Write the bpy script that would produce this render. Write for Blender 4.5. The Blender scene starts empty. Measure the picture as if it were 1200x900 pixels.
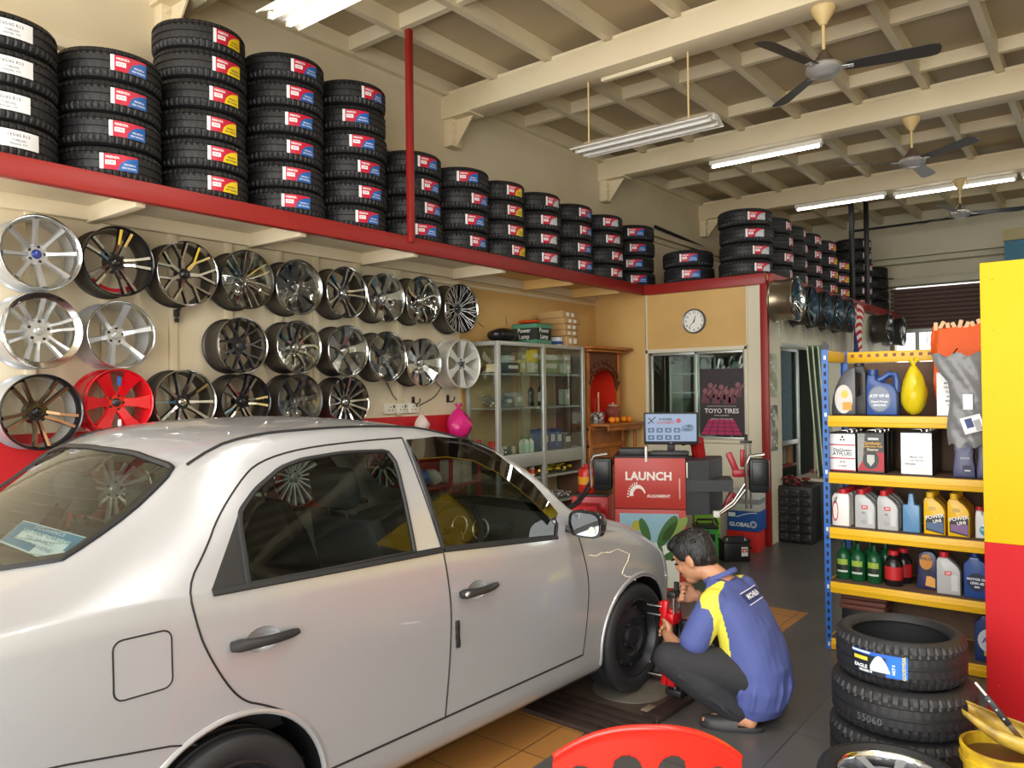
import bpy, bmesh, math, random
from mathutils import Vector, Matrix, Euler
from mathutils.bvhtree import BVHTree
random.seed(7)
sc = bpy.context.scene
col = sc.collection
R_ = math.radians
PI = math.pi

# ---------------------------------------------------------------- camera, world, light, exposure
YAW, ROLL, F_PX, CAM_H = R_(38.27), R_(0.7), 900.0, 1.6
PITCH = math.atan(8.0 / F_PX)
fw = Vector((-math.sin(YAW) * math.cos(PITCH), math.cos(YAW) * math.cos(PITCH), math.sin(PITCH)))
rt0 = Vector((math.cos(YAW), math.sin(YAW), 0))
up0 = rt0.cross(fw)
rt = math.cos(ROLL) * rt0 - math.sin(ROLL) * up0
up = math.sin(ROLL) * rt0 + math.cos(ROLL) * up0
cam = bpy.data.cameras.new('camera')
cam.sensor_width = 36.0
cam.lens = F_PX / 1200 * 36.0
cam.clip_start = 0.05
camo = bpy.data.objects.new('camera', cam)
col.objects.link(camo)
m = Matrix((rt, up, -fw)).transposed().to_4x4()
m.translation = Vector((0, 0, CAM_H))
camo.matrix_world = m
sc.camera = camo

w = bpy.data.worlds.new('world')
sc.world = w
w.use_nodes = True
nt = w.node_tree
bg = nt.nodes['Background']
tc = nt.nodes.new('ShaderNodeTexCoord')
sx = nt.nodes.new('ShaderNodeSeparateXYZ')
rp = nt.nodes.new('ShaderNodeValToRGB')
nt.links.new(tc.outputs['Generated'], sx.inputs[0])
nt.links.new(sx.outputs['Z'], rp.inputs[0])
rp.color_ramp.elements[0].position = 0.0
rp.color_ramp.elements[0].color = (0.75, 0.72, 0.66, 1)
rp.color_ramp.elements[1].position = 0.5
rp.color_ramp.elements[1].color = (0.95, 0.98, 1.0, 1)
e = rp.color_ramp.elements.new(0.06)
e.color = (0.98, 0.97, 0.94, 1)
nt.links.new(rp.outputs[0], bg.inputs['Color'])
bg.inputs['Strength'].default_value = 2.1


def area(name, loc, rot, sx_, sy_, power, colr=(1, 1, 1)):
    l = bpy.data.lights.new(name, 'AREA')
    l.shape = 'RECTANGLE'
    l.size, l.size_y = sx_, sy_
    l.energy = power
    l.color = colr
    o = bpy.data.objects.new(name, l)
    o.location = loc
    o.rotation_euler = rot
    col.objects.link(o)
    return o


# daylight falling in through the open shop front (behind the camera)
area('daylight_front', (-1.0, -2.6, 2.4), (R_(84), 0, 0), 8.0, 3.4, 330, (1, .985, .96))
# low area light added as street bounce to brighten the ceiling
area('street_bounce_fill', (-0.5, -3.0, .25), (R_(118), 0, 0), 9.0, 1.6, 230, (1, .96, .88))
# added fill lights, strip-shaped and out of view, to brighten the bays
area('fill_light_near', (-0.4, 2.3, 4.0), (0, 0, 0), 2.4, .15, 60, (1, .98, .93))
area('fill_light_right', (2.6, 1.0, 4.0), (0, 0, 0), 2.4, .15, 60, (1, .98, .93))
area('fill_light_rear', (1.8, 12.4, 4.0), (0, 0, 0), 2.4, .15, 90, (1, .98, .93))
area('fill_light_mid', (1.2, 8.0, 4.02), (0, 0, 0), 2.4, .15, 60, (1, .98, .93))

sc.view_settings.view_transform = 'Standard'
sc.view_settings.look = 'None'
sc.view_settings.gamma = 1.0
sc.view_settings.use_curve_mapping = False
sc.view_settings.exposure = 0.14

# ---------------------------------------------------------------- helpers


def lin(h):
    h = h.lstrip('#')
    o = []
    for i in (0, 2, 4):
        c = int(h[i:i + 2], 16) / 255
        o.append(c / 12.92 if c <= 0.04045 else ((c + 0.055) / 1.055) ** 2.4)
    return (*o, 1.0)


def mat(name, hx, rough=.5, metal=0., noise=0., nscale=4., dark='', bump=0., bscale=60., coat=0., spec=.5, emit=0., alpha=1., trans=0., stretch=None):
    m = bpy.data.materials.new(name)
    m.use_nodes = True
    n, l = m.node_tree.nodes, m.node_tree.links
    b = n['Principled BSDF']
    c = lin(hx)
    b.inputs['Base Color'].default_value = c
    b.inputs['Roughness'].default_value = rough
    b.inputs['Metallic'].default_value = metal
    b.inputs['Specular IOR Level'].default_value = spec
    b.inputs['Coat Weight'].default_value = coat
    b.inputs['Coat Roughness'].default_value = .04
    b.inputs['Alpha'].default_value = alpha
    b.inputs['Transmission Weight'].default_value = trans
    if emit:
        b.inputs['Emission Color'].default_value = c
        b.inputs['Emission Strength'].default_value = emit
    if noise or bump:
        t = n.new('ShaderNodeTexCoord')
        src = t.outputs['Object']
        if stretch:
            mp = n.new('ShaderNodeMapping')
            mp.inputs['Scale'].default_value = stretch
            l.new(src, mp.inputs[0])
            src = mp.outputs[0]
        if noise:
            nz = n.new('ShaderNodeTexNoise')
            nz.inputs['Scale'].default_value = nscale
            nz.inputs['Detail'].default_value = 5
            l.new(src, nz.inputs['Vector'])
            cr = n.new('ShaderNodeValToRGB')
            d = lin(dark) if dark else tuple(x * .6 for x in c[:3]) + (1,)
            cr.color_ramp.elements[0].color = tuple(d[i] * noise + c[i] * (1 - noise) for i in range(3)) + (1,)
            cr.color_ramp.elements[0].position = .38
            cr.color_ramp.elements[1].color = c
            cr.color_ramp.elements[1].position = .6
            l.new(nz.outputs['Fac'], cr.inputs[0])
            l.new(cr.outputs[0], b.inputs['Base Color'])
        if bump:
            nb = n.new('ShaderNodeTexNoise')
            nb.inputs['Scale'].default_value = bscale
            l.new(src, nb.inputs['Vector'])
            bp = n.new('ShaderNodeBump')
            bp.inputs['Strength'].default_value = bump
            bp.inputs['Distance'].default_value = .01
            l.new(nb.outputs['Fac'], bp.inputs['Height'])
            l.new(bp.outputs[0], b.inputs['Normal'])
    return m


def glass(name, hx='#DCEBE6', alpha=.18, rough=.02):
    """thin window pane: mostly see-through, reflecting more at a grazing angle"""
    m = bpy.data.materials.new(name)
    m.use_nodes = True
    n, l = m.node_tree.nodes, m.node_tree.links
    n.clear()
    o = n.new('ShaderNodeOutputMaterial')
    mx = n.new('ShaderNodeMixShader')
    t = n.new('ShaderNodeBsdfTransparent')
    t.inputs[0].default_value = lin(hx)
    g = n.new('ShaderNodeBsdfGlossy')
    g.inputs['Roughness'].default_value = rough
    f = n.new('ShaderNodeLayerWeight')
    f.inputs[0].default_value = .5
    p = n.new('ShaderNodeMath')
    p.operation = 'POWER'
    p.inputs[1].default_value = 4.0
    l.new(f.outputs['Facing'], p.inputs[0])
    a = n.new('ShaderNodeMath')
    a.operation = 'MULTIPLY_ADD'
    a.inputs[1].default_value = .8
    a.inputs[2].default_value = alpha
    a.use_clamp = True
    l.new(p.outputs[0], a.inputs[0])
    l.new(a.outputs[0], mx.inputs[0])
    l.new(t.outputs[0], mx.inputs[1])
    l.new(g.outputs[0], mx.inputs[2])
    l.new(mx.outputs[0], o.inputs[0])
    return m


class MB:
    """collects shapes, then links them as ONE mesh object"""

    def __init__(s):
        s.v, s.f, s.m = [], [], []
        s.T = Matrix()

    def add(s, vs, fs, mi=0):
        o = len(s.v)
        T = s.T
        s.v += [T @ Vector(p) for p in vs]
        for f in fs:
            s.f.append(tuple(i + o for i in f))
            s.m.append(mi)
        return s

    def quad(s, a, b, c, d, mi=0):
        return s.add([a, b, c, d], [(0, 1, 2, 3)], mi)

    def box(s, c, sz, mi=0, b=0., rot=None, taper=None):
        bm = bmesh.new()
        bmesh.ops.create_cube(bm, size=1)
        for v in bm.verts:
            k = taper if (taper and v.co.z > 0) else 1
            v.co = Vector((v.co.x * sz[0] * k, v.co.y * sz[1] * k, v.co.z * sz[2]))
        if b:
            bmesh.ops.bevel(bm, geom=bm.edges[:], offset=min(b, min(sz) * .45), segments=2, profile=.5, affect='EDGES')
        M = Matrix.Translation(c)
        if rot:
            M = M @ Euler(rot).to_matrix().to_4x4()
        bm.verts.index_update()
        s.add([M @ v.co for v in bm.verts], [[v.index for v in f.verts] for f in bm.faces], mi)
        bm.free()
        return s

    def cyl(s, p0, p1, r0, r1=None, n=16, mi=0, cap=True):
        p0, p1 = Vector(p0), Vector(p1)
        r1 = r0 if r1 is None else r1
        d = (p1 - p0).normalized()
        a = d.orthogonal().normalized()
        b = d.cross(a)
        vs = []
        for p, r in ((p0, r0), (p1, r1)):
            for i in range(n):
                t = 2 * PI * i / n
                vs.append(p + a * (r * math.cos(t)) + b * (r * math.sin(t)))
        fs = [(i, (i + 1) % n, n + (i + 1) % n, n + i) for i in range(n)]
        if cap:
            fs += [tuple(range(n))[::-1], tuple(range(n, 2 * n))]
        return s.add(vs, fs, mi)

    def tube(s, pts, r, n=8, mi=0, cap=True, flat=1.0, upv=None):
        pts = [Vector(p) for p in pts]
        rr = r if isinstance(r, (list, tuple)) else [r] * len(pts)
        vs = []
        a = None
        for i, p in enumerate(pts):
            d = (pts[min(i + 1, len(pts) - 1)] - pts[max(i - 1, 0)]).normalized()
            if a is None:
                a = Vector(upv) if upv else d.orthogonal()
            a = (a - d * a.dot(d)).normalized()
            b = d.cross(a)
            for k in range(n):
                t = 2 * PI * k / n
                vs.append(p + a * (rr[i] * flat * math.cos(t)) + b * (rr[i] * math.sin(t)))
        fs = []
        for i in range(len(pts) - 1):
            for k in range(n):
                fs.append((i * n + k, i * n + (k + 1) % n, (i + 1) * n + (k + 1) % n, (i + 1) * n + k))
        if cap:
            fs += [tuple(range(n))[::-1], tuple(range((len(pts) - 1) * n, len(pts) * n))]
        return s.add(vs, fs, mi)

    def lathe(s, prof, n=32, mi=0, M=None, closed=False, mis=None):
        M = M or Matrix()
        vs = []
        k = len(prof)
        for i in range(n):
            t = 2 * PI * i / n
            for r, z in prof:
                vs.append(M @ Vector((r * math.cos(t), r * math.sin(t), z)))
        o = len(s.v)
        s.v += [s.T @ v for v in vs]
        for i in range(n):
            j = (i + 1) % n
            for q in range(k if closed else k - 1):
                q2 = (q + 1) % k
                s.f.append((o + i * k + q, o + j * k + q, o + j * k + q2, o + i * k + q2))
                s.m.append(mis[q] if mis else mi)
        return s

    def prism(s, poly, z0, z1, mi=0, M=None):
        M = M or Matrix()
        k = len(poly)
        vs = [M @ Vector((x, y, z0)) for x, y in poly] + [M @ Vector((x, y, z1)) for x, y in poly]
        fs = [tuple(range(k))[::-1], tuple(range(k, 2 * k))] + [(i, (i + 1) % k, k + (i + 1) % k, k + i) for i in range(k)]
        return s.add(vs, fs, mi)

    def ell(s, c, r, n=16, k=10, mi=0, M=None):
        M = (M or Matrix())
        M = Matrix.Translation(c) @ M
        vs = [M @ Vector((0, 0, -r[2]))]
        for i in range(1, k):
            p = -PI / 2 + PI * i / k
            for j in range(n):
                t = 2 * PI * j / n
                vs.append(M @ Vector((r[0] * math.cos(p) * math.cos(t), r[1] * math.cos(p) * math.sin(t), r[2] * math.sin(p))))
        vs.append(M @ Vector((0, 0, r[2])))
        fs = [(0, 1 + (j + 1) % n, 1 + j) for j in range(n)]
        for i in range(k - 2):
            for j in range(n):
                a = 1 + i * n
                fs.append((a + j, a + (j + 1) % n, a + n + (j + 1) % n, a + n + j))
        a = 1 + (k - 2) * n
        fs += [(a + j, a + (j + 1) % n, len(vs) - 1) for j in range(n)]
        return s.add(vs, fs, mi)

    def loft(s, rings, mi=0, cap=True, closed=True):
        n = len(rings[0])
        vs = [p for r in rings for p in r]
        fs = []
        for i in range(len(rings) - 1):
            for k in range(n if closed else n - 1):
                fs.append((i * n + k, i * n + (k + 1) % n, (i + 1) * n + (k + 1) % n, (i + 1) * n + k))
        if cap:
            fs += [tuple(range(n))[::-1], tuple(range((len(rings) - 1) * n, len(rings) * n))]
        return s.add(vs, fs, mi)

    def mesh(s, name, mats, sharp=35, recalc=True):
        me = bpy.data.meshes.new(name)
        me.from_pydata([tuple(p) for p in s.v], [], s.f)
        for mm in (mats if isinstance(mats, (list, tuple)) else [mats]):
            me.materials.append(mm)
        me.polygons.foreach_set('material_index', s.m)
        me.polygons.foreach_set('use_smooth', [True] * len(s.f))
        if recalc:
            bm = bmesh.new()
            bm.from_mesh(me)
            bmesh.ops.recalc_face_normals(bm, faces=bm.faces[:])
            bm.to_mesh(me)
            bm.free()
        me.set_sharp_from_angle(angle=R_(sharp))
        me.update()
        return me

    def build(s, name, mats, parent=None, sharp=35, loc=None, rot=None, recalc=True):
        return link(name, s.mesh(name, mats, sharp, recalc), parent, loc, rot)


def link(name, me, parent=None, loc=None, rot=None):
    o = bpy.data.objects.new(name, me)
    col.objects.link(o)
    if parent:
        o.parent = parent
    if loc is not None:
        o.location = loc
    if rot is not None:
        o.rotation_euler = rot
    return o


def tag(o, label=None, cat=None, group=None, kind=None):
    if label:
        o['label'] = label
    if cat:
        o['category'] = cat
    if group:
        o['group'] = group
    if kind:
        o['kind'] = kind
    return o


def thing(name, label, cat, loc=(0, 0, 0), rot=(0, 0, 0), group=None):
    o = bpy.data.objects.new(name, None)
    o.empty_display_size = .05
    col.objects.link(o)
    o.location = loc
    o.rotation_euler = rot if isinstance(rot, (tuple, list, Euler)) else (0, 0, rot)
    return tag(o, label, cat, group)


def struct(o, label=None, cat=None):
    o['kind'] = 'structure'
    if label:
        o['label'] = label
    if cat:
        o['category'] = cat
    return o


def dup(root, loc, rot, label, group=None):
    r = root.copy()
    col.objects.link(r)
    r.location = loc
    r.rotation_euler = rot if isinstance(rot, (tuple, list, Euler)) else (0, 0, rot)
    r['label'] = label
    if group:
        r['group'] = group
    for ch in list(root.children):
        c = ch.copy()
        col.objects.link(c)
        c.parent = r
        for g in list(ch.children):
            d = g.copy()
            col.objects.link(d)
            d.parent = c
    return r


_fonts = {}


def textverts(s, size, bold=0.0, res=2):
    cu = bpy.data.curves.new('lettering', 'FONT')
    cu.body = s
    cu.size = size
    cu.align_x = 'CENTER'
    cu.align_y = 'CENTER'
    cu.resolution_u = res
    cu.offset = bold
    o = bpy.data.objects.new('lettering', cu)
    me = bpy.data.meshes.new_from_object(o)
    vs = [v.co.copy() for v in me.vertices]
    fs = [tuple(p.vertices) for p in me.polygons]
    bpy.data.objects.remove(o)
    bpy.data.meshes.remove(me)
    bpy.data.curves.remove(cu)
    return vs, fs


def addtext(mb, s, size, M, mi=0, bold=0.0, sx=1.0, fn=None, res=2):
    vs, fs = textverts(s, size, bold, res)
    vs = [Vector((v.x * sx, v.y, 0)) for v in vs]
    if fn:
        mb.add([fn(v.x, v.y) for v in vs], fs, mi)
    else:
        mb.add([M @ v for v in vs], fs, mi)


def frame(o, x, y):
    """matrix with local x, y along the given directions and its origin at o"""
    x = Vector(x).normalized()
    y = Vector(y)
    y = (y - x * y.dot(x)).normalized()
    z = x.cross(y)
    M = Matrix((x, y, z)).transposed().to_4x4()
    M.translation = Vector(o)
    return M


ORD = ['topmost', 'second from the top', 'third from the top', 'fourth from the top', 'fifth from the top', 'sixth from the top']

# ---------------------------------------------------------------- materials of the place
M_WALL = mat('cream_wall_paint', '#DED2B6', .7, noise=.22, nscale=1.3, dark='#B99A66', bump=.05)
M_TAN = mat('tan_paint_and_warm_tint', '#D3AE6C', .55, noise=.35, nscale=1.6, dark='#B98A48')
M_PALE = mat('pale_wall_paint', '#D8D2BA', .55, noise=.15, nscale=1.5)
M_CEIL = mat('ceiling_board_paint', '#BBAA8A', .6, noise=.25, nscale=1.2, dark='#A88F66')
M_JOIST = mat('ceiling_joist_paint', '#E4D7B8', .55, noise=.15, nscale=2)
M_BEAM = mat('ceiling_beam_paint', '#E5D7B6', .5, noise=.2, nscale=1.1, dark='#C9A974')
M_RED = mat('red_gloss_paint', '#96211D', .42, noise=.2, nscale=3)
M_REDW = mat('red_wall_paint', '#C11F24', .5, noise=.1)
M_FLOOR = bpy.data.materials.new('dark_floor_tiles')
M_FLOOR.use_nodes = True
_n, _l = M_FLOOR.node_tree.nodes, M_FLOOR.node_tree.links
_b = _n['Principled BSDF']
_t = _n.new('ShaderNodeTexCoord')
_br = _n.new('ShaderNodeTexBrick')
_br.offset = 0
_br.inputs['Scale'].default_value = 1.0
_br.inputs['Brick Width'].default_value = .6
_br.inputs['Row Height'].default_value = .6
_br.inputs['Mortar Size'].default_value = .004
_br.inputs['Color1'].default_value = lin('#565354')
_br.inputs['Color2'].default_value = lin('#4F4D4D')
_br.inputs['Mortar'].default_value = lin('#2C2B2B')
_nz = _n.new('ShaderNodeTexNoise')
_nz.inputs['Scale'].default_value = 2.2
_nz.inputs['Detail'].default_value = 6
_mx = _n.new('ShaderNodeMix')
_mx.data_type = 'RGBA'
_mx.inputs[7].default_value = lin('#5A5650')
_l.new(_t.outputs['Object'], _br.inputs['Vector'])
_l.new(_t.outputs['Object'], _nz.inputs['Vector'])
_mr = _n.new('ShaderNodeMath')
_mr.operation = 'MULTIPLY'
_mr.inputs[1].default_value = .6
_l.new(_nz.outputs['Fac'], _mr.inputs[0])
_l.new(_mr.outputs[0], _mx.inputs[0])
_l.new(_br.outputs['Color'], _mx.inputs[6])
_l.new(_mx.outputs[2], _b.inputs['Base Color'])
_b.inputs['Roughness'].default_value = .33
M_ORANGE = bpy.data.materials.new('orange_clay_tiles')
M_ORANGE.use_nodes = True
_n, _l = M_ORANGE.node_tree.nodes, M_ORANGE.node_tree.links
_b = _n['Principled BSDF']
_t = _n.new('ShaderNodeTexCoord')
_br = _n.new('ShaderNodeTexBrick')
_br.offset = 0
_br.inputs['Scale'].default_value = 1.0
_br.inputs['Brick Width'].default_value = .3
_br.inputs['Row Height'].default_value = .3
_br.inputs['Mortar Size'].default_value = .004
_br.inputs['Color1'].default_value = lin('#A9763F')
_br.inputs['Color2'].default_value = lin('#9C6C38')
_br.inputs['Mortar'].default_value = lin('#6E4A26')
_l.new(_t.outputs['Object'], _br.inputs['Vector'])
_l.new(_br.outputs['Color'], _b.inputs['Base Color'])
_b.inputs['Roughness'].default_value = .45
M_WHITE = mat('white_enamel', '#E9E6DD', .4)
M_BLACKM = mat('black_painted_metal', '#17171A', .4)
M_STEEL = mat('bright_steel', '#C9C9C6', .25, 1.)
M_ALU = mat('aluminium_profile', '#B9BDB6', .38, .6)
M_DARK = mat('dark_plastic', '#1D1D1F', .45)
M_TUBE = mat('lit_fluorescent_tube', '#FFFBF0', .4, emit=8.)
M_TUBEOFF = mat('unlit_fluorescent_tube', '#E8E8E2', .3)
M_GLASS = glass('clear_cabinet_glass', '#F1F5F1', .05)
M_WOOD = mat('brown_wood', '#8A4A1E', .45, noise=.4, nscale=6, dark='#5A2C10', stretch=(1, 1, 8))

# ---------------------------------------------------------------- the room
XW, XO, YO, ZC = -4.83, -2.78, 7.705, 4.44      # left wall, office side, office front, ceiling
YB, XR = 13.95, 5.0
g = MB()
g.box((-.2, 6.0, -.05), (XR - XW + 5, 20, .1))
struct(g.build('floor', M_FLOOR))
g = MB()
g.box((-2.5, 1.75, .002), (1.05, 3.0, .004))
g.box((-2.07, 5.2, .002), (.65, .72, .004))
struct(g.build('floor_tile_inlay', M_ORANGE), 'orange clay floor tiles beside the car', 'floor')
g = MB()
g.box((XW - .06, 6.2, 2.22), (.12, 16, 4.45))
wl = struct(g.build('wall_left', M_WALL))
g = MB()
g.box((XW + .006, 2.9, .695), (.012, 8.0, 1.39))
struct(g.build('trim_1', M_REDW), 'red painted dado along the left wall', 'wall')
g = MB()
for y in (1.3, 1.72, 2.13, 2.555, 2.955, 3.36, 3.69, 4.10, 4.55):
    g.box((XW + .012, y, 2.06), (.024, .055, 1.32), b=.003)
g.box((XW + .012, 3.0, 2.70), (.022, 5.2, .06), b=.003)
g.box((XW + .012, 6.2, 2.60), (.022, 3.0, .03), b=.003)
struct(g.build('trim_2', M_WALL), 'cream timber battens on the left wall', 'trim')
g = MB()
g.box((XW + .03, 6.2, 3.66), (.06, 12.0, .07), b=.006)
g.box((XW + .015, 6.2, 3.58), (.03, 12.0, .05), b=.004)
struct(g.build('trim_3', M_WALL), 'cream ledge running along the upper left wall', 'trim')
# ceiling boards, joists and beams
g = MB()
g.box((-.2, 6.4, ZC + .03), (XR - XW + .6, 15.6, .06))
struct(g.build('ceiling', M_CEIL))
g = MB()
for k in range(16):
    g.box((XW + .03 + .577 * k, 6.4, 4.375), (.06, 15.2, .13))
for y in (1.65, 2.85, 4.03, 6.34, 7.45, 8.55, 9.59, 11.6, 12.8):
    g.box((-.2, y, 4.385), (XR - XW, .055, .11))
struct(g.build('ceiling_joists', M_JOIST), 'cream timber grid under the ceiling boards', 'ceiling')
for y in (2.42, 5.12, 7.82, 10.62):
    g = MB()
    g.box((-.1, y + .13, 4.2), (XR - XW, .25, .2), b=.008)
    g.box((-.1, y + .13, 4.32), (XR - XW, .17, .05))
    bmo = struct(g.build('ceiling_beam', M_BEAM), 'cream ceiling beam crossing the workshop', 'beam')
    b2 = MB()
    b2.box((XW + .05, y + .1, 3.97), (.1, .14, .25), b=.006)
    b2.prism([(0, 0), (.2, .24), (.2, .25), (0, .25)], -.006, .006, M=frame((XW + .1, y + .1, 3.845), (1, 0, 0), (0, 0, 1)))
    b2.box((XW + .17, y + .1, 4.094), (.34, .2, .012))
    for z in (3.89, 3.97, 4.05):
        b2.cyl((XW + .1, y + .06, z), (XW + .115, y + .06, z), .014, n=8)
    b2.build('bracket', M_BEAM, bmo)
# back wall, the dark shutter strip and bright openings far behind
g = MB()
g.box((-.2, YB + .1, 3.85), (XR - XW + .6, .2, 1.2))
g.box((-3.9, YB + .1, 1.7), (2.0, .2, 3.4))
g.box((1.9, YB + .1, 1.7), (6.2, .2, 3.4))
struct(g.build('wall_back', M_PALE))
g = MB()
g.box((-1.9, YB - .14, 3.28), (3.8, .28, .12), b=.01)
g.box((-1.9, YB - .1, 3.62), (3.8, .2, .05))
g.box((-1.9, YB - .08, 3.72), (3.8, .1, .03))
struct(g.build('trim_4', M_PALE), 'pale roller box over the rear opening', 'trim')
g = MB()
for k in range(10):
    g.cyl((-2.95, YB + .02, 2.54 + k * .07), (-1.15, YB + .02, 2.54 + k * .07), .037, n=10)
struct(g.build('door_1', mat('brown_roller_shutter', '#6E5650', .6)), 'half raised brown roller shutter', 'shutter')
g = MB()
g.box((-2.05, YB - .02, 2.5), (1.9, .04, .06))
g.box((-2.56, YB, 1.9), (.06, .05, 1.25))
g.box((-2.05, YB, 1.9), (.06, .05, 1.25))
for k in range(7):
    g.cyl((-2.9 + k * .08, YB, 2.28), (-2.9 + k * .08, YB, 2.5), .006, n=6)
struct(g.build('window_1', M_ALU), 'bright rear opening with grille below the shutter', 'window')
g = MB()
g.box((4.6, 5.9, 2.2), (.15, 16.2, 4.4))
struct(g.build('wall_unseen_right', M_PALE), 'pale unseen right-hand wall added to shut out side reflections', 'wall')  # unseen wall, run full length to keep bright reflections off the car glass
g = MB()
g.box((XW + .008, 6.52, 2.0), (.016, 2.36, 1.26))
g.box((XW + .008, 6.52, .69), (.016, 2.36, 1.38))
struct(g.build('wall_left_warm_tint', M_TAN), 'tan wall area behind the glass cabinet, tinted for warm light', 'wall')  # tan colour stands in for warmer light on the rear wall
# office box in the rear corner: front wall with window opening, side wall with doorway
WX0, WX1, WZ0, WZ1 = -4.12, -3.02, 1.06, 2.0
g = MB()
g.box((-4.5, YO + .04, 1.35), (.72, .08, 2.7), 0)
g.box(((WX0 + WX1) / 2, YO + .04, 2.35), (WX1 - WX0 + .08, .08, .7), 0)
struct(g.build('wall_front', M_TAN))
g = MB()
g.box(((WX0 + WX1) / 2, YO + .04, .53), (WX1 - WX0 + .08, .08, 1.06), 0)
g.box((-2.93, YO + .04, 1.35), (.12, .08, 2.7), 0)
g.box((-3.56, YO - .004, .56), (1.08, .012, .92), 0, b=.004)
struct(g.build('wall_front_panel', M_PALE), 'pale lower panels of the office front', 'wall')
g = MB()
for x in (-4.14, -2.985):
    g.box((x, YO - .006, 2.33), (.018, .012, .64))
    g.box((x, YO - .006, .56), (.014, .012, 1.0))
g.box((-3.56, YO - .006, 2.03), (1.2, .012, .02))
struct(g.build('trim_5', M_PALE), 'cover strips on the office front', 'trim')
g = MB()
g.box((XO - .05, 7.9, 1.35), (.08, .42, 2.7))
g.box((XO - .05, 10.6, 2.37), (.08, 5.0, .68))
g.box((XO - .05, 11.4, 1.0), (.08, 3.9, 2.1))
struct(g.build('wall_right', M_PALE), 'pale side wall of the corner office', 'wall')
g = MB()
for y in (8.1, 8.95, 9.9, 10.9):
    g.box((XO - .004, y, 2.37), (.012, .02, .66))
g.box((XO - .004, 8.8, 2.06), (.02, 1.4, .03))
struct(g.build('trim_6', M_ALU), 'strips and door head on the office side wall', 'trim')
g = MB()
g.box((-3.8, 10.7, 2.72), (2.06, 6.0, .06))
struct(g.build('ceiling_office', M_TAN), 'flat timber roof of the office carrying tyres', 'roof')
g = MB()
g.box((-4.7, 9.6, 1.3), (.04, 3.6, 2.6))
g.box((-3.8, 11.3, 1.3), (1.9, .04, 2.6))
struct(g.build('wall_office_inner', mat('dim_office_wall', '#8E9389', .7)), 'grey walls inside the office', 'wall')
# red edge beam of the loft over the office
g = MB()
g.box((-3.46, YO - .02, 2.705), (1.37, .06, .11), b=.004)
g.box((-2.80, YO - .012, 1.32), (.075, .055, 2.66), b=.004)
g.box((-2.76, 10.6, 2.705), (.06, 5.74, .11), b=.004)
struct(g.build('trim_7', M_RED), 'red corner post and edge beam of the office', 'trim')
# ---------------------------------------------------------------- the loft shelf
SX, SZ = -4.145, 2.765
sh = thing('loft_shelf', 'long red-edged loft shelf running along the left wall', 'shelf', (XW, 0, 2.65))
g = MB()
g.box((SX - XW - .03, 4.35, .06), (.06, 6.76, .11), b=.004)
g.build('edge_beam', M_RED, sh)
g = MB()
g.box((.32, 3.3, .095), (.62, 4.6, .035))
g.box((.32, 6.65, .095), (.62, 2.1, .035), 1)
g.build('deck', [M_WALL, M_TAN], sh)
for y in (2.05, 3.12, 4.15, 5.23, 6.3, 7.2):
    g = MB()
    g.box((.32, y, .03), (.62, .055, .095), b=.004)
    g.build('bracket', M_WALL if y < 5.6 else M_TAN, sh)
g = MB()
g.box((.03, 4.35, .035), (.05, 6.7, .085), b=.004)
g.build('wall_rail', M_WALL, sh)
g = MB()
g.box((SX - XW + .003, 4.05, .87), (.045, .045, 1.6), b=.003)
g.build('post', M_RED, sh)
# black posts standing on the office roof
for y in (11.25, 12.05):
    g = MB()
    g.box((0, 0, .77), (.06, .06, 1.54), b=.004)
    g.box((0, 0, .01), (.12, .12, .02))
    o = g.build('steel_post', M_BLACKM, loc=(-2.86, y, 2.76))
    tag(o, 'black steel post on the office roof, %s to the corner' % ('nearer' if y < 11.5 else 'farther'), 'post')

# ---------------------------------------------------------------- tyres
M_RUB = mat('tyre_rubber', '#222224', .55, bump=.06, bscale=90, spec=.4)
M_TREAD = bpy.data.materials.new('tyre_tread_rubber')
M_TREAD.use_nodes = True
_n, _l = M_TREAD.node_tree.nodes, M_TREAD.node_tree.links
_b = _n['Principled BSDF']
_b.inputs['Base Color'].default_value = lin('#222224')
_b.inputs['Roughness'].default_value = .5


def _math(op, a, b=None):
    q = _n.new('ShaderNodeMath')
    q.operation = op
    for i, x in enumerate((a, b)):
        if x is None:
            continue
        if isinstance(x, (int, float)):
            q.inputs[i].default_value = x
        else:
            _l.new(x, q.inputs[i])
    return q.outputs[0]


_t = _n.new('ShaderNodeTexCoord')
_s = _n.new('ShaderNodeSeparateXYZ')
_l.new(_t.outputs['Object'], _s.inputs[0])
_ang = _math('MULTIPLY', _math('ARCTAN2', _s.outputs[1], _s.outputs[0]), 54.0)
_az = _math('MULTIPLY', _math('ABSOLUTE', _s.outputs[2]), 55.0)
_w = _math('SINE', _math('ADD', _ang, _az))
_h = _math('GREATER_THAN', _w, -.35)
_bp = _n.new('ShaderNodeBump')
_bp.inputs['Strength'].default_value = 1.0
_bp.inputs['Distance'].default_value = .02
_l.new(_h, _bp.inputs['Height'])
_l.new(_bp.outputs[0], _b.inputs['Normal'])


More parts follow.
